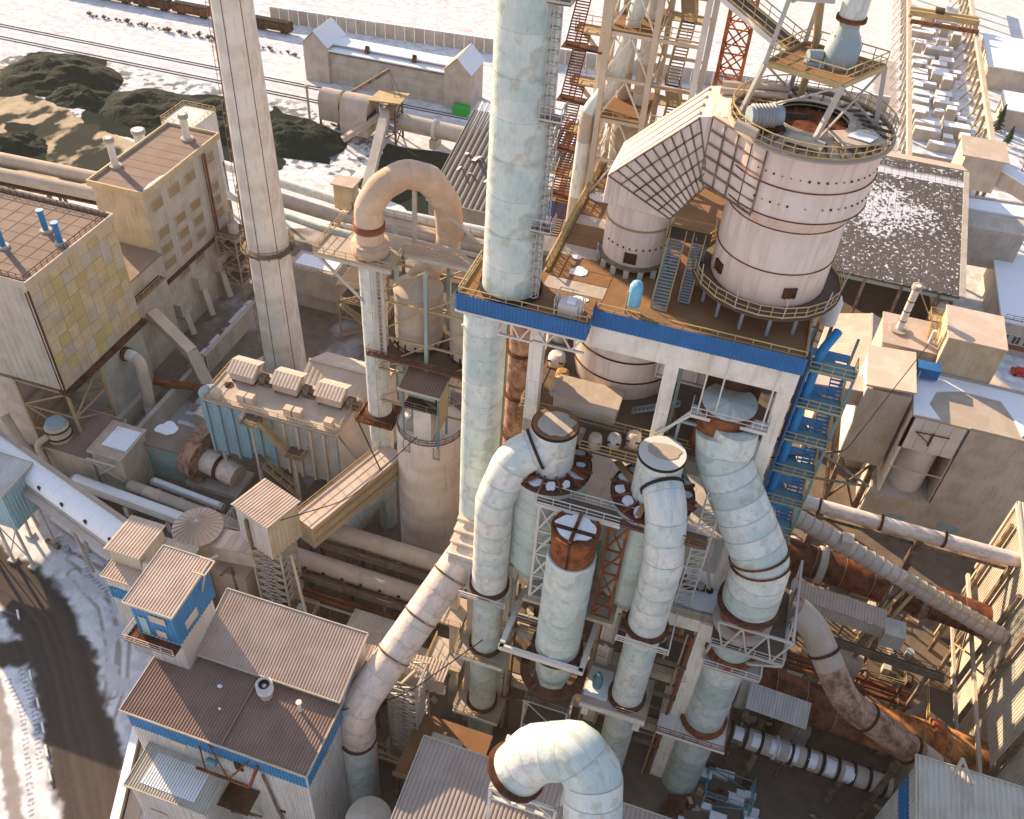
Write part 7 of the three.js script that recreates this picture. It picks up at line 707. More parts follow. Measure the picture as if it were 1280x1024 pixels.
  const bt = thing('beige_tall_block', 'beige annex block with slim white flue on its roof', 'building', [31, 0, -138]); part(bt, 'body', B(27, 36.6, 0, 28.6, -141, -132.4), MT.beige); part(bt, 'roof', B(26.8, 36.8, 28.6, 28.9, -141.2, -132.2), MT.rooft); part(bt, 'flue', vcyl(29.4, -136.6, 28.9, 38, 0.6, 0.6, 16), MT.white); parts(bt, 'flue_collar', [band([29.4, 37.7, -136.6], [0, 1, 0], 0.6, 0.7, 0.25), vcyl(29.4, -136.6, 28.9, 29.3, 1.6)], MT.tand[1]); for (const y of [31, 33, 35]) part(bt, 'flue_band', band([29.4, y, -136.6], [0, 1, 0], 0.6, 0.15, 0.06), MT.rustd); part(bt, 'short_flue', vcyl(34.4, -135, 28.9, 31.4, 0.35), MT.white); part(bt, 'guy_cable', sweep(resample(fillet([[30, 37, -137], [34, 31, -138], [35.4, 29, -137]], 2), 0.6), 0.08, 6), MT.yeld);
  const yb = thing('yellow_filter_box', 'large yellowish filter box standing beyond the snowy roof', 'filter', [39.6, 0, -135]); part(yb, 'casing', B(35.6, 44.2, 21, 33.6, -139.4, -130.4), MT.sheety); part(yb, 'cap', B(35.4, 44.4, 33.6, 33.9, -139.6, -130.2), MT.roofl); part(yb, 'corner_trim', [B(35.5, 35.7, 21, 33.6, -130.5, -130.3), B(44.1, 44.3, 21, 33.6, -130.5, -130.3)], MT.beige); for (const x of [36.4, 43.4]) for (const z of [-138.4, -131.2]) part(yb, 'leg', B(x - 0.3, x + 0.3, 0, 21, z - 0.3, z + 0.3), MT.steelb); part(yb, 'stair', stairFlight([34.6, 24, -131], [34.6, 31, -138.6], 1.2, [1, 0]), MT.yel); part(yb, 'stair_railing', stairRails([34.6, 24, -131], [34.6, 31, -138.6], 1.3, [1, 0]), MT.yel); part(yb, 'top_frame', [railing([[33.6, 31, -140.6], [37, 31, -140.6]]), railing([[33.6, 31, -138.4], [33.6, 31, -140.6]]), B(33.6, 37, 30.9, 31, -140.6, -138.4)], MT.yel);
  const lg = thing('link_conveyor', 'covered tan conveyor bridge between tower and annex', 'conveyor', [20, 0, -122]); part(lg, 'casing', bar([8.6, 24.6, -121], [26, 24, -124], 3.4, 3), MT.tand[1]); part(lg, 'roof', bar([8.4, 26.4, -121], [26, 25.8, -124], 3.8, 0.25), MT.roofl); part(lg, 'rib', Array.from({ length: 12 }, (_, k) => bar([9.4 + k * 1.4, 23.2, -119.4 - k * 0.24], [9.4 + k * 1.4, 26, -119.4 - k * 0.24], 0.12)), MT.sheetc); part(lg, 'trestle', [bar([22, 22.6, -122], [18, 0, -118], 0.5), bar([22, 22.6, -122], [26, 0, -118], 0.5), bar([12, 22.6, -121], [10, 0, -118], 0.5), bar([18, 11, -119.5], [25, 14, -120], 0.3)], MT.steelb); part(lg, 'machine', [B(17, 21, 8, 12, -120, -116), rod([17, 10, -117], [14, 8, -115], 0.8, 14)], MT.concd);
  [[16, -112, 1.6, 8, 'short dusty vertical silo in the shaded pit'], [21, -106, 1.1, 5, 'stubby dusty standpipe in the shaded pit']].forEach(([x, z, r, h, l]) => { const o = thing('pit_silo', l, 'silo', [x, 0, z]); part(o, 'shell', vcyl(x, z, 0, h, r), MT.dust); part(o, 'lid', lathe(x, z, [[h, r], [h + 0.5, 0.2]], 20), MT.tand[1]); });
}
// ---------- kilns and pipes on the right ----------
{
  const tube = (name, l, cat, p, r, m, o = {}) => { const g = thing(name, l, cat, [p[0][0], 0, p[0][2]]), F = fillet(p, o.fr ?? 6, 10); courses(g, F, r, o.step ?? 3.5, m, o.pn ?? 'pipe_section', 24, o.r1 ?? r); for (const t of o.posts ?? []) { const Q = resample(F, 0.5), q = Q[Math.floor(t * (Q.length - 1))]; part(g, 'pier', [B(q.x - 0.4, q.x + 0.4, 0, q.y - r, q.z - 0.6, q.z + 0.6)], MT.steelb); } return g; };
  const p1 = tube('pink_pipe', 'straight pinkish pipe crossing the shaded kiln pit', 'pipe', [[13, 30.5, -89.8], [46, 29.5, -90.4]], 0.95, MT.peach, { posts: [0.2, 0.6] }); for (const x of [19, 27, 35]) part(p1, 'flange', band([x, 30.2, -90], [1, 0, 0], 0.95, 0.3, 0.2), MT.rustd); part(p1, 'beam_below', bar([13, 28, -90.6], [46, 27, -91.2], 0.8, 0.6), MT.steelb);
  const p2 = tube('ribbed_pipe', 'dusty ribbed pipe sloping down across the kiln pit', 'pipe', [[13.2, 35.4, -82.8], [44, 24.4, -81.6]], 1.1, MT.tand, { posts: [0.55] }); for (let k = 0; k < 26; k++) { const t = (k + 0.5) / 26; part(p2, 'rib', band([13.2 + 30.8 * t, 35.4 - 11 * t, -82.8 + 1.2 * t], [30.8, -11, 1.2], 1.1, 0.14, 0.12, 20), MT.dust); } part(p2, 'rail', railing([[30, 30.4, -81.2], [42, 26.2, -80.8]], 1), MT.yel); part(p2, 'box', B(21.4, 22.8, 32, 34, -83, -81.4), MT.beige);
  const p2t = thing('pipe_trestle', 'sunlit yellow trestle propping up the ribbed pipe', 'trestle', [30, 0, -80]); part(p2t, 'strut', [bar([27, 17, -78.4], [31, 28.4, -81.8], 0.35), bar([28.4, 17, -78], [32, 28.2, -81.6], 0.35), bar([27, 20, -79.4], [30.4, 24, -80.6], 0.2), bar([28.6, 22, -79.4], [29.4, 26, -81], 0.2)], MT.yel); part(p2t, 'base', B(26, 29.4, 0, 17, -79.4, -77.2), MT.concd);
  const k2 = tube('rotary_kiln', 'dark rust-brown rotary kiln with shiny tyre in the pit', 'kiln', [[9, 21, -89.4], [50, 18.6, -88]], 2.25, MT.kiln, { step: 4, pn: 'shell_section', posts: [0.18, 0.6] }); part(k2, 'tyre', band([22, 20.2, -88.9], [1, -0.06, 0], 2.3, 1, 0.35, 30), MT.steel); part(k2, 'tyre', band([36, 19.4, -88.4], [1, -0.06, 0], 2.3, 1, 0.35, 30), MT.steelb);
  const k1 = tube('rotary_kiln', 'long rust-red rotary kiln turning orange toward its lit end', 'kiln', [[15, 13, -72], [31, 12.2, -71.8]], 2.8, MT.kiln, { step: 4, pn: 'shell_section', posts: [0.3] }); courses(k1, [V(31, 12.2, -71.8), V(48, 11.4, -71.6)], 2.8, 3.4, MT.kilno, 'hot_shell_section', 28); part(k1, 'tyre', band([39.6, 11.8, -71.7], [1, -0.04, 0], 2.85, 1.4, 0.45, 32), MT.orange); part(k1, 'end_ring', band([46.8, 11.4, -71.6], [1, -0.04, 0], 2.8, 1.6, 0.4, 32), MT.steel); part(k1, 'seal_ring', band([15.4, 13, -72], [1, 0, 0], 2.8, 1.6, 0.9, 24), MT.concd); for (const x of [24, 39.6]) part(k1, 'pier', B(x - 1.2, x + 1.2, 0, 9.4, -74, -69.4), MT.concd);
  const cd = tube('curved_duct', 'pinkish brown duct curving down over the kiln', 'duct', [[14.6, 33.6, -70.4], [19, 32, -69.6], [25, 25.5, -64.9], [40, 17, -64.4]], 1.7, MT.duct.concat(MT.tand.slice(0, 1)), { step: 2.6, fr: 7, pn: 'cladding_course' }); parts(cd, 'joint_band', [band([21.3, 29.6, -67.8], [6, -6.5, 4.7], 1.75, 0.3, 0.14), band([28, 23.8, -64.8], [15, -8.5, 0.5], 1.75, 0.3, 0.14), band([34, 20.4, -64.6], [15, -8.5, 0.5], 1.75, 0.3, 0.14)], MT.rustd); part(cd, 'hanger', [B(33.6, 34.2, 0, 18.8, -64.9, -64.3)], MT.steelb);
  const rp = tube('ringed_pipe', 'dark ringed pipe dusted with snow near the blue-lit scrap', 'pipe', [[12, 9.4, -66.2], [36.5, 7.6, -66.6]], 1.35, [MT.concd, MT.steelb], { step: 2.4, posts: [0.3, 0.75] }); for (let k = 0; k < 11; k++) part(rp, 'ring', band([15 + k * 2, 9.2 - k * 0.147, -66.25 - k * 0.03], [1, -0.07, 0], 1.35, 0.35, 0.25, 22), k === 3 ? MT.white : MT.dark); for (let k = 0; k < 7; k++) part(rp, 'snow_patch', rod([15.4 + k * 2.4, 9.6 - k * 0.17, -66.1], [16.6 + k * 2.4, 9.5 - k * 0.17, -66.1], 1.06, 12), MT.snow);
  const rl = thing('louvre_roof', 'small pale ribbed canopy beside the dark ringed pipe', 'canopy', [19.6, 0, -66]); part(rl, 'sheet', ribbed([15.6, 15.2, -66.6], [23.4, 14.6, -66.6], [23.4, 16.4, -69.4], [15.6, 17, -69.4], 0.4, 0.14), MT.sheet); part(rl, 'post', [B(16, 16.3, 0, 15, -67.2, -66.9), B(22.8, 23.1, 0, 14.6, -67.2, -66.9)], MT.steelb);
  const cw = thing('kiln_gallery', 'tan ribbed gallery over the shaded machinery', 'gallery', [24, 0, -78]); part(cw, 'roof', ribbed([17.4, 26, -77.2], [29.4, 25.4, -77], [29.4, 26, -79.4], [17.4, 26.6, -79.6], 0.4, 0.08), MT.rooft); part(cw, 'side', ribbed([17.4, 24, -77.2], [29.4, 23.4, -77], [29.4, 25.4, -77], [17.4, 26, -77.2], 0.4, 0.06), MT.sheetc); part(cw, 'end_hood', B(29.4, 32, 22.6, 25.2, -79, -76.4), MT.sheetc); part(cw, 'walkway', bar([14, 22, -76], [38, 21, -75.4], 1.2, 0.2), MT.grat); part(cw, 'walkway_railing', [railing([[14, 22.1, -75.4], [38, 21.1, -74.8]]), railing([[14, 22.1, -76.6], [38, 21.1, -76]])], MT.steelb); part(cw, 'post', [B(19, 19.4, 0, 24, -78, -77.6), B(28, 28.4, 0, 23.4, -78, -77.6), B(36, 36.4, 0, 21, -75.8, -75.4)], MT.steelb);
  const mc = thing('pit_machinery', 'dusty drives and platforms on the shaded pit floor', 'machinery', [28, 0, -77]); part(mc, 'platform', B(22, 31, 5.6, 6, -80.6, -76), MT.concd); part(mc, 'gearbox', B(24, 26.6, 6, 8, -79.6, -77.4), MT.steelb); part(mc, 'motor', rod([27, 7, -78.4], [29.4, 7, -78.4], 0.8, 14), MT.motor); part(mc, 'drum', lathe(37, -77, [[0, 1.6], [4, 1.6], [6.6, 0.4]], 18), MT.dust); part(mc, 'chute', bar([37, 6, -77], [41, 12, -79], 1.2), MT.dust); part(mc, 'strut', [bar([35.6, 0, -75.6], [37, 5, -77], 0.4), bar([38.6, 0, -75.6], [37, 5, -77], 0.4)], MT.steelb); part(mc, 'plinth', B(22.6, 30.4, 0, 5.6, -80, -76.6), MT.concd);
  // structure along the edge
  const rw = thing('ribbed_kiln_house', 'tall sunlit ribbed wall of the kiln hood house', 'building', [46, 0, -80]); part(rw, 'wall', ribbed([44.6, 17, -99], [44.6, 17, -58], [44.6, 31, -58], [44.6, 31, -99], 0.5, 0.08), MT.sheetc); part(rw, 'back_wall', B(44.7, 62, 0, 31, -99.4, -99), MT.sheetc); part(rw, 'roof', ribbed([44.3, 31.2, -58], [62, 31.2, -58], [62, 31.2, -99.6], [44.3, 31.2, -99.6], 0.5, 0.08), MT.sheetc); part(rw, 'front_wall', B(44.7, 62, 0, 31, -58.4, -58), MT.sheetc); part(rw, 'corner_trim', [B(44.3, 44.6, 17, 31.2, -99.5, -99), B(44.2, 44.6, 30.8, 31.3, -99, -58)], MT.beige);
  for (const z of [-96, -90, -84, -78, -66, -60]) part(rw, 'column', B(43.7, 44.2, 0, 30, z - 0.3, z + 0.3), MT.steelb); part(rw, 'girt', [B(43.3, 43.7, 10, 10.5, -98, -58), B(43.3, 43.7, 16.2, 16.8, -98, -58)], MT.beige); part(rw, 'inner_wall', B(47, 47.4, 0, 12, -98, -58), MT.sheetc); part(rw, 'bracing', [bar([43.5, 10.5, -96], [43.5, 16.2, -90], 0.2), bar([43.5, 16.2, -96], [43.5, 10.5, -90], 0.2), bar([43.5, 10.5, -90], [43.5, 16.2, -84], 0.2), bar([43.5, 16.2, -90], [43.5, 10.5, -84], 0.2)], MT.yeld); part(rw, 'landing', B(38.6, 42, 13, 13.2, -79.4, -72), MT.grat); part(rw, 'landing_railing', railing([[42, 13.2, -72], [38.6, 13.2, -72], [38.6, 13.2, -79.4], [42, 13.2, -79.4]]), MT.yel); part(rw, 'hopper', lathe(44.6, -69.4, [[3, 0.5], [7, 1.8], [13, 1.8]], 18), MT.tand[0]); part(rw, 'pipe', [rod([43, 4, -65.6], [47, 8, -64.4], 0.6, 12)], MT.kilno[0]);
  const br = thing('ribbed_corner_house', 'grey ribbed building with a blue stripe below its eaves', 'building', [38, 0, -50]); shed(br, 31.6, 60, -57.2, -30, 0, 30, 30.4, MT.sheetg, MT.sheetc, { pitch: 0.5, rp: 0.55 }); part(br, 'stripe', ribbed([31.5, 24.4, -57], [31.5, 24.4, -30], [31.5, 27.4, -30], [31.5, 27.4, -57], 0.5, 0.09), MT.blue); part(br, 'roof_bracket', [bar([35, 30.4, -56.6], [35, 33, -57.2], 0.3), bar([35, 33, -57.2], [36.8, 30.6, -56.2], 0.2)], MT.beige);
  // scrap and crates in the blue shade
  const sp = thing('scrap_platform', 'teal steel frame platform amid scattered scrap', 'platform', [17, 0, -62]); latticeLegs(sp, 14, 20, -64, -60, 0, 3, 0.25, MT.teal, 3); part(sp, 'rail', railing([[14, 3, -60], [20, 3, -60], [20, 3, -64]]), MT.teal);
  let q = 0; for (let i = 0; i < 34; i++) { const x = rr(9.5, 22), z = rr(-66, -55), w = rr(0.5, 1.3), h = rr(0.4, 1.2); if (Math.hypot(x - 10.6, z + 62.6) < 3) continue; const o = thing('scrap_crate', ['snow-topped teal crate lying among the scrap', 'small rusty crate lying among the scrap', 'grey snow-topped crate lying among the scrap'][i % 3], 'crate', [x, 0, z], 'crates in the scrap yard'); part(o, 'box', B(x - w, x + w, 0, h, z - w * 0.7, z + w * 0.7), [MT.teal, MT.rust, MT.steel][i % 3]); if (i % 3 !== 1) part(o, 'snow_cap', B(x - w + 0.08, x + w - 0.08, h + 0.004, h + 0.12, z - w * 0.6, z + w * 0.6), MT.snow); else part(o, 'lid', B(x - w - 0.04, x + w + 0.04, h, h + 0.08, z - w * 0.7 - 0.04, z + w * 0.7 + 0.04), MT.rustd); }
  for (let i = 0; i < 9; i++) { const x = 14 + rr(0, 4), z = -57 + rr(0, 3), a = rr(-0.3, 0.3) + 0.5, o = thing('timber_beam', 'weathered yellow timber beam in the untidy stack', 'timber', [x, 0, z], 'timber stack'); part(o, 'beam', bar([x - Math.cos(a) * 2.4, 0.2 + i * 0.12, z + Math.sin(a) * 2.4], [x + Math.cos(a) * 2.4, 0.25 + i * 0.12, z - Math.sin(a) * 2.4], 0.3, 0.22), MT.wood); }
}
// ---------- blue-striped packing plant ----------
{
  const b = thing('packing_plant', 'white ribbed packing plant with blue stripe and brown roofs', 'building', [-41, 0, -44]); const x0 = -51.6, x1 = -29.6, z1 = -37, zm = -45.2, z0 = -52.2;
  shed(b, x0, x1, zm, z1, 0, 24.6, 25.2, MT.sheet, MT.roofb, { rp: 0.36, pitch: 0.4, walls: 'flr' });
  shed(b, -47, x1, z0, zm - 0.02, 0, 26.2, 28.4, MT.sheet, MT.rooft, { rp: 0.36, pitch: 0.4 });
  part(b, 'blue_stripe', ribbed([x0 - 0.05, 21.2, z1 + 0.06], [x1 + 0.05, 21.2, z1 + 0.06], [x1 + 0.05, 23.6, z1 + 0.06], [x0 - 0.05, 23.6, z1 + 0.06], 0.4, 0.09), MT.blueb); part(b, 'blue_stripe', ribbed([x1 + 0.06, 21.2, z1 + 0.05], [x1 + 0.06, 21.2, z0], [x1 + 0.06, 23.6, z0], [x1 + 0.06, 23.6, z1 + 0.05], 0.4, 0.09), MT.blueb); part(b, 'roof_ridge', bar([-39.4, 25.0, z1 + 0.3], [-39.4, 25.5, zm], 0.3, 0.12), MT.roofd);
  part(b, 'window', B(-46.6, -44.6, 20.2, 21.2, z1 + 0.08, z1 + 0.2), MT.beige); part(b, 'window', B(x1 + 0.1, x1 + 0.2, 19, 21, -41.6, -40.8), MT.beige); part(b, 'door_hole', B(-38.6, -37.6, 19.6, 21.4, z1 + 0.1, z1 + 0.2), MT.black); part(b, 'wall_vent', B(-34, -33.4, 12, 12.4, z1 + 0.08, z1 + 0.2), MT.black); part(b, 'corner_flashing', [B(x1 - 0.05, x1 + 0.12, 0, 24.6, z1 - 0.1, z1 + 0.12)], MT.steelw);
  for (const [x, z, r, k] of [[-43, -42.6, 0.3, 2], [-41.6, -40.2, 0.2, 4]]) blob(x, z, 25.25, r, r * 0.7, 0.12, MT.snow, b, 'snow_scrap', k);
  const t = thing('blue_head_tower', 'blue and white lift tower rising above the packing plant', 'tower', [-49.6, 0, -46.4]); const a0 = -52.2, a1 = -47, b0 = -50, b1 = -43; part(t, 'shaft', B(a0 + 0.3, a1 - 0.3, 0, 31, b0 + 0.3, b1 - 0.3), MT.sheet); shed(t, a0, a1, b0, b1, 31, 36.6, 37, MT.blueb, MT.roofl, { rp: 0.36, pitch: 0.5 }); part(t, 'blue_fade_panel', [B(a0 + 0.7, a0 + 1.7, 31.4, 34.4, b1 + 0.08, b1 + 0.14)], MT.sheetblue); part(t, 'window', B(a0 + 2.2, a0 + 4.2, 34.2, 35.4, b1 + 0.08, b1 + 0.16), MT.beige); part(t, 'window', B(a0 + 2.6, a0 + 3.8, 31.6, 32.8, b1 + 0.08, b1 + 0.16), MT.beige); part(t, 'window', B(a1 + 0.08, a1 + 0.16, 32, 33.4, -46.6, -44.4), MT.beige); part(t, 'balcony', B(a0 - 1, a1, 30.6, 30.8, b1, b1 + 1.4), MT.rustd); part(t, 'balcony_railing', railing([[a0 - 1, 30.8, b0 + 3], [a0 - 1, 30.8, b1 + 1.4], [a1, 30.8, b1 + 1.4]]), MT.roofl); part(t, 'balcony_side', B(a0 - 1, a0, 30.6, 30.8, b0 + 3, b1), MT.rustd); part(t, 'top_frame', [bar([a1 - 0.6, 37.8, b0], [a1 + 1.2, 37.8, b0], 0.16), bar([a1 + 1.2, 37.8, b0], [a1 + 1.2, 37.8, b0 + 2], 0.16), bar([a1 + 1.2, 37.8, b0 + 2], [a1 - 0.4, 37.8, b0 + 2], 0.16), bar([a1 + 1.2, 37.8, b0 + 2], [a1, 34, b0 + 1.8], 0.14)], MT.roofl);
  const an = thing('snowy_annex', 'small ribbed annex with snow lying on its roof', 'building', [-45, 0, -35]); shed(an, -49.6, -40.2, -36.9, -32.2, 0, 17.6, 18, MT.sheet, MT.sheetc, { rp: 0.34, pitch: 0.4 }); part(an, 'snow_cover', ribbed([-48.4, 17.84, -32.6], [-41.6, 17.84, -32.6], [-41.6, 18.08, -36.2], [-48.4, 18.08, -36.2], 0.34, 0.06), MT.snow); part(an, 'wall_band', B(-48, -46, 12, 12.5, -32.1, -32), MT.beige);
  const v = thing('roof_ventilator', 'round white roof ventilator with dark open mouth', 'ventilator', [-37.6, 25, -43.4]); part(v, 'drum', lathe(-37.6, -43.4, [[25.1, 0.7], [26.2, 0.7], [26.4, 0.95], [27.6, 0.95], [27.6, 0.6], [26.8, 0.58]], 24), MT.white); part(v, 'mouth', vcyl(-37.6, -43.4, 26.8, 27.3, 0.58), MT.dark); part(v, 'motor_cap', lathe(-37.6, -43.4, [[27.3, 0.25], [27.5, 0.05]], 12), MT.white); const v2 = thing('roof_cowl', 'small white roof cowl pipe near the roof step', 'vent', [-33.2, 25, -43]); part(v2, 'pipe', vcyl(-33.2, -43, 25.1, 26.9, 0.2, 0.2, 12), MT.white); part(v2, 'cap', vcyl(-33.2, -43, 26.9, 27.1, 0.34, 0.34, 12), MT.white);
  const js = thing('outside_hoist', 'rusty jib frame and brackets on the blue-striped wall', 'hoist', [-40, 18, -36]); part(js, 'frame', [bar([-42.6, 22.4, -36.8], [-41.4, 20, -35.4], 0.16), bar([-41.4, 24, -36.9], [-38.6, 20, -35.4], 0.16), bar([-42.6, 20, -35.4], [-36, 20, -35.4], 0.28), bar([-36, 20, -35.4], [-35.4, 22.6, -36.8], 0.3), bar([-38.6, 20, -35.4], [-36.4, 23, -36.9], 0.16)], MT.rust); part(js, 'drum', rod([-41.6, 20.9, -36.2], [-40.4, 20.9, -36.2], 0.4, 12), MT.teal); part(js, 'platform', B(-40, -36.2, 15.4, 15.6, -36.9, -34), MT.rustd); part(js, 'strut', [bar([-39.4, 15.4, -34.4], [-39.4, 9, -36.6], 0.25), bar([-36.8, 15.4, -34.4], [-36.8, 9, -36.6], 0.25), bar([-39.4, 12, -35], [-36.8, 9, -36.6], 0.2)], MT.steelb); part(js, 'wall_pipe', [bar([-35, 21, -36.7], [-33, 0.2, -36.7], 0.24)], MT.steelb);
  const fw = thing('loading_dock', 'snow-capped loading dock wall beside the packing plant', 'wall', [-56, 0, -36]); part(fw, 'wall', bar([-63.4, 1, -50.5], [-53.4, 1, -26], 0.8, 2), MT.concd); part(fw, 'snow_cap', bar([-63.4, 2.1, -50.5], [-53.4, 2.1, -26], 1.1, 0.18), MT.snow); part(fw, 'trough', bar([-61.4, 0.5, -50], [-51.8, 0.5, -26], 1.6, 1), MT.dust);
  let n = 0; for (const [x, z] of [[-80.2, -46.4], [-76.4, -43.2], [-73.4, -40.4], [-70.8, -37.8], [-68.2, -35.2], [-88.6, -54.2]]) { const o = thing('concrete_stop', 'short concrete parking stop in the snow beside the haul road', 'kerb', [x, 0, z], 'parking stops in the snow'); part(o, 'bar', bar([x - 0.7, 0.2, z - 0.65], [x + 0.7, 0.2, z + 0.65], 0.35, 0.4), MT.conc); part(o, 'snow_cap', bar([x - 0.6, 0.42, z - 0.55], [x + 0.6, 0.42, z + 0.55], 0.2, 0.06), MT.snow); }
  // ribbed gallery, lattice mast and front roof
  const gl = thing('ribbed_gallery', 'tan ribbed gallery leading from packing plant to tower', 'conveyor', [-30, 0, -56]); part(gl, 'roof', ribbed([-40, 17.8, -53.6], [-21, 17.8, -55.6], [-21, 18.2, -58.4], [-40, 18.2, -56.4], 0.42, 0.1), MT.roofl); part(gl, 'side', ribbed([-40, 15.2, -53.6], [-21, 15.2, -55.6], [-21, 17.8, -55.6], [-40, 17.8, -53.6], 0.42, 0.07), MT.tand[0]); part(gl, 'floor', bar([-40, 15, -55], [-21, 15, -57], 3, 0.3), MT.steelb); part(gl, 'end_wall', B(-40.4, -40, 15, 18.2, -56.4, -53.4), MT.beige);
  const lm = thing('lattice_mast', 'dense pale lattice mast under the ribbed gallery', 'mast', [-25.4, 0, -54.4]); latticeLegs(lm, -27.2, -23.4, -56.2, -52.6, 0, 20, 0.3, MT.steel, 1.7, 0.15); part(lm, 'head', [bar([-25.4, 19.8, -52.6], [-24, 21.6, -54], 0.3)], MT.beige); part(lm, 'pad', B(-28.6, -22, 0, 1, -57.4, -51.4), MT.concd);
  const fr = thing('front_hall', 'ribbed grey-brown hall roof beneath the big white elbow', 'building', [-8, 0, -37]); shed(fr, -19.5, 8, -46, -28, 0, 20, 22, MT.sheetg, MT.roofg, { rp: 0.5, pitch: 0.6, over: 0.3 });
  const dt = thing('domed_tank', 'small dusty dome-topped tank beside the front hall', 'tank', [-23.6, 0, -38.6]); part(dt, 'shell', vcyl(-23.6, -38.6, 0, 14, 2.6), MT.dust); part(dt, 'dome', lathe(-23.6, -38.6, [[14, 2.7], [14.6, 2.5], [15.2, 1.6], [15.4, 0.1]], 28), MT.beige);
  const mt = thing('dark_machinery', 'steel platforms between the downpipe and front hall', 'platform', [-20, 0, -52]); part(mt, 'platform', B(-24, -14, 9.6, 9.9, -55, -46), MT.floor); part(mt, 'railing', railing([[-24, 9.9, -46], [-14, 9.9, -46]]), MT.yeld); part(mt, 'block', B(-21, -17, 9.9, 12, -52, -48), MT.concd); for (const [x, z] of [[-23.6, -54.6], [-14.4, -54.6], [-23.6, -46.4], [-14.4, -46.4]]) part(mt, 'leg', B(x - 0.2, x + 0.2, 0, 9.6, z - 0.2, z + 0.2), MT.steelb);
}
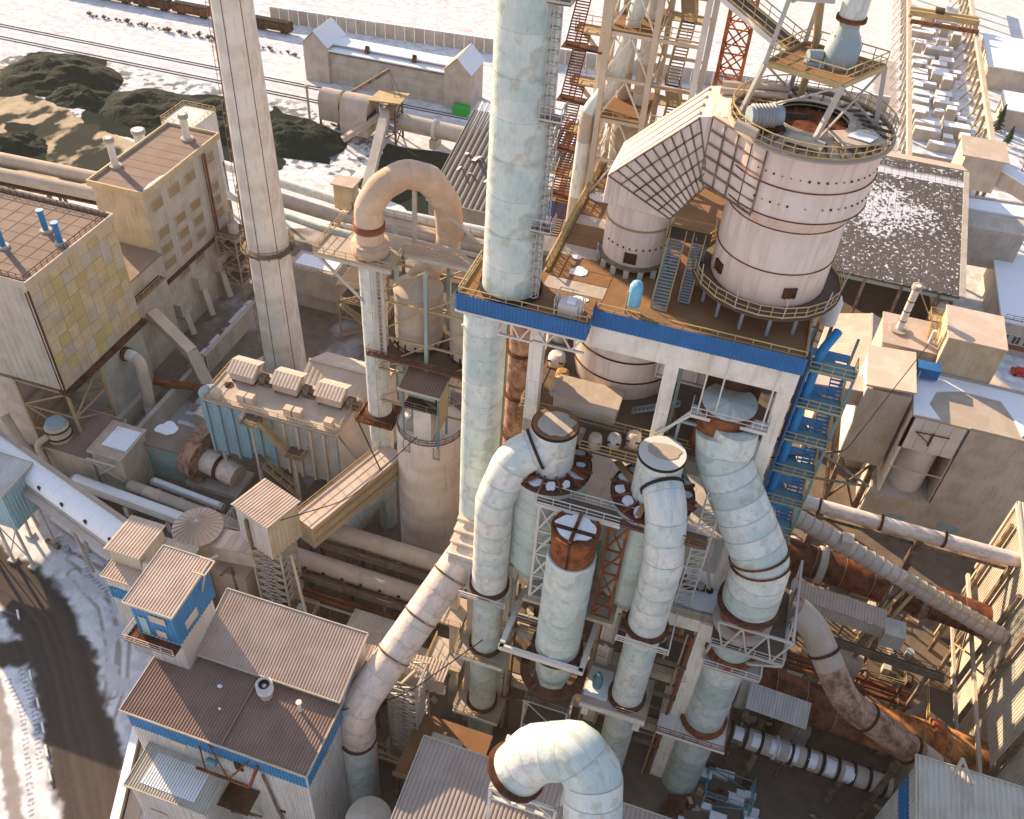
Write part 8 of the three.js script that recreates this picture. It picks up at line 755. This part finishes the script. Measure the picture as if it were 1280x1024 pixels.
// ---------- smaller works clutter ----------
{
  const free = (x, z) => Math.hypot(x - 10.6, z + 62.6) > 3.2 && Math.hypot(x + 28.4, z + 46.3) > 2.8;
  const rack = (x0, x1, z, y, n, l, grp) => { const o = thing('pipe_rack', l, 'pipe rack', [(x0 + x1) / 2, 0, z], grp); for (let k = 0; k < n; k++) { const r = rr(0.14, 0.38), zz = z + (k - (n - 1) / 2) * 0.85; part(o, 'pipe', sweep(resample(fillet([[x0, y + r, zz], [x0 + (x1 - x0) * rr(0.3, 0.7), y + r, zz], [x1, y + r + rr(-1.2, 0.4), zz + rr(-0.3, 0.3)]], 0.8), 1.5), r, 10), [MT.rust, MT.steel, MT.tand[0], MT.yeld, MT.duct[0]][Math.floor(rnd() * 5)]); } for (let x = x0 + 1; x < x1; x += 4.6) { part(o, 'cross_beam', B(x - 0.12, x + 0.12, y - 0.3, y, z - n * 0.5, z + n * 0.5), MT.steelb); for (const s of [-1, 1]) part(o, 'post', B(x - 0.12, x + 0.12, 0, y - 0.3, z + s * n * 0.45 - 0.12, z + s * n * 0.45 + 0.12), MT.steelb); } };
  for (const [a, b, z, y, n] of [[12, 30, -95.6, 6, 4], [20, 42, -100.5, 9, 3], [14, 40, -83.6, 4, 4], [11, 27, -76.4, 9.5, 3], [12, 33, -104.4, 4, 3]]) rack(a, b, z, y, n, 'rusty pipe rack on posts across the kiln pit floor', 'pipe racks in the kiln pit');
  for (const [a, b, z, y, n] of [[-54, -32, -69.4, 4.5, 3], [-52, -30, -80.6, 5, 3], [-38, -22, -50.4, 5, 3]]) rack(a, b, z, y, n, 'dusty pipe rack on posts in the alley under the silo', 'pipe racks in the alley');
  const plat = (x, z, w, d, y, l, grp) => { const o = thing('service_platform', l, 'platform', [x, 0, z], grp); part(o, 'deck', B(x - w / 2, x + w / 2, y - 0.12, y, z - d / 2, z + d / 2), MT.grat); part(o, 'railing', railing([[x - w / 2, y, z + d / 2], [x + w / 2, y, z + d / 2], [x + w / 2, y, z - d / 2], [x - w / 2, y, z - d / 2]]), MT.yeld); for (const a of [-1, 1]) for (const c of [-1, 1]) part(o, 'leg', B(x + a * w * 0.47 - 0.1, x + a * w * 0.47 + 0.1, 0, y - 0.12, z + c * d * 0.45 - 0.1, z + c * d * 0.45 + 0.1), MT.steelb); part(o, 'cabinet', B(x - 0.7, x + 0.4, y, y + rr(0.8, 1.6), z - 0.5, z + 0.4), [MT.steel, MT.motor, MT.beige][Math.floor(rnd() * 3)]); part(o, 'stair', stairFlight([x - w / 2 - y * 0.8, 0.1, z], [x - w / 2, y, z], 0.9, [0, 1]), MT.steelb); };
  for (const [x, z, w, d, y] of [[20, -98, 5, 3, 5], [33, -95, 6, 3, 7], [35, -83.6, 5, 3, 8], [27, -107, 6, 4, 4], [38, -76.5, 4, 3, 5], [17, -80, 4, 3, 7]]) plat(x, z, w, d, y, 'railed steel service platform with cabinet in the kiln pit', 'platforms in the kiln pit');
  for (const [x, z, w, d, y] of [[-47, -66, 4, 3, 6], [-33, -54.5, 5, 3, 5], [-60, -82, 4, 3, 4]]) plat(x, z, w, d, y, 'railed steel service platform in the dusty alley', 'platforms in the alley');
  const junk = [() => [B(-0.6, 0.6, 0, 0.7, -0.4, 0.4), MT.rust], () => [rod([-0.9, 0.3, 0], [0.9, 0.3, 0.2], 0.3, 10), MT.steelb], () => [B(-0.9, 0.9, 0, 0.25, -0.6, 0.6), MT.wood], () => [lathe(0, 0, [[0, 0.45], [0.5, 0.47], [1, 0.45]], 12), MT.motor], () => [prism([[-0.8, -0.3], [0.6, -0.6], [0.9, 0.4], [-0.4, 0.6]], 0, 0.35), MT.dust]];
  const jl = ['rusty steel box dumped on the works ground', 'short dark pipe offcut on the works ground', 'wooden pallet lying on the works ground', 'grey steel drum standing on the works ground', 'dusty rubble lump on the works ground'], jn = ['scrap_box', 'pipe_offcut', 'wooden_pallet', 'steel_drum', 'rubble_lump'], jc = ['box', 'pipe', 'pallet', 'drum', 'rubble'];
  const protos = junk.map((f, i) => { const o = thing(jn[i], jl[i], jc[i], [0, 0, 0], 'loose clutter on the works ground'), [g, m] = f(); part(o, 'body', g, m); if (i === 2) part(o, 'slat', B(-0.9, 0.9, 0.25, 0.3, -0.15, 0.15), MT.beige); else if (i === 3) part(o, 'hoop', band([0, 0.5, 0], [0, 1, 0], 0.46, 0.08, 0.03, 12), MT.rustd); else part(o, 'dust_cap', B(-0.35, 0.35, i === 1 ? 0.55 : i === 4 ? 0.35 : 0.7, i === 1 ? 0.62 : i === 4 ? 0.42 : 0.76, -0.2, 0.2), MT.tand[0]); return o; });
  const used = [0, 0, 0, 0, 0]; const put = (x, z) => { if (!free(x, z)) return; const k = Math.floor(rnd() * 5), p = [x, 0, z]; if (!used[k]++) protos[k].position.set(...p); else copyOf(protos[k], p, null, rr(0, 6.28), rr(0.7, 1.5)); };
  for (let i = 0; i < 70; i++) put(rr(12, 42), rr(-112, -74)); for (let i = 0; i < 22; i++) put(rr(-54, -22), rr(-69, -49)); for (let i = 0; i < 16; i++) put(rr(-90, -62), rr(-112, -98)); for (let i = 0; i < 12; i++) put(rr(-96, -66), rr(-76, -66)); for (let i = 0; i < 14; i++) put(rr(10, 30), rr(-64, -54));
  const cp = thing('cross_pipework', 'tangle of thin pipes crossing between the tower storeys', 'pipework', [-4, 0, -65]);
  for (let i = 0; i < 34; i++) { const y = rr(4, 33), z = rr(-66.4, -63.6), a = rr(-15.5, 4), L = rr(3, 9), r = rr(0.1, 0.3); part(cp, 'pipe', sweep(resample(fillet([[a, y, z], [Math.min(7, a + L), y + rr(-0.2, 0.2), z], [Math.min(7, a + L), y + rr(-3, 3), z]], 0.5), 0.6), r, 8), [MT.rust, MT.steel, MT.tand[1], MT.yeld, MT.duct[1]][i % 5]); }
  for (let i = 0; i < 14; i++) { const y = [25, 13, 37][i % 3], x = rr(-14, 5); part(cp, 'duct_box', B(x, x + rr(1, 2.4), y + 1, y + rr(2.4, 4.4), -67.6, -65.4), [MT.tand[0], MT.steelb, MT.sheetc][i % 3]); }
  // slender cables and hoses over roofs
  const cb = [[[-29.6, 24, -45], [-24, 22, -50], [-17, 26, -58]], [[8.4, 55, -70], [18, 46, -84], [30, 40, -118]], [[-48, 26, -66], [-42, 24, -74], [-36, 29, -84]]]; cb.forEach((p, i) => { const o = thing('overhead_cable', ['sagging cable from packing plant to the downpipe', 'sagging cable from concrete tower to the block house', 'sagging cable from transfer house to the silo'][i], 'cable', [p[0][0], p[0][1], p[0][2]]); part(o, 'wire', sweep(resample(fillet(p, 8, 10), 1.5), 0.07, 6), MT.dark); });
}
scene.traverse(o => { if (o.isMesh) { o.castShadow = true; o.receiveShadow = true; } });
renderer.render(scene, camera);
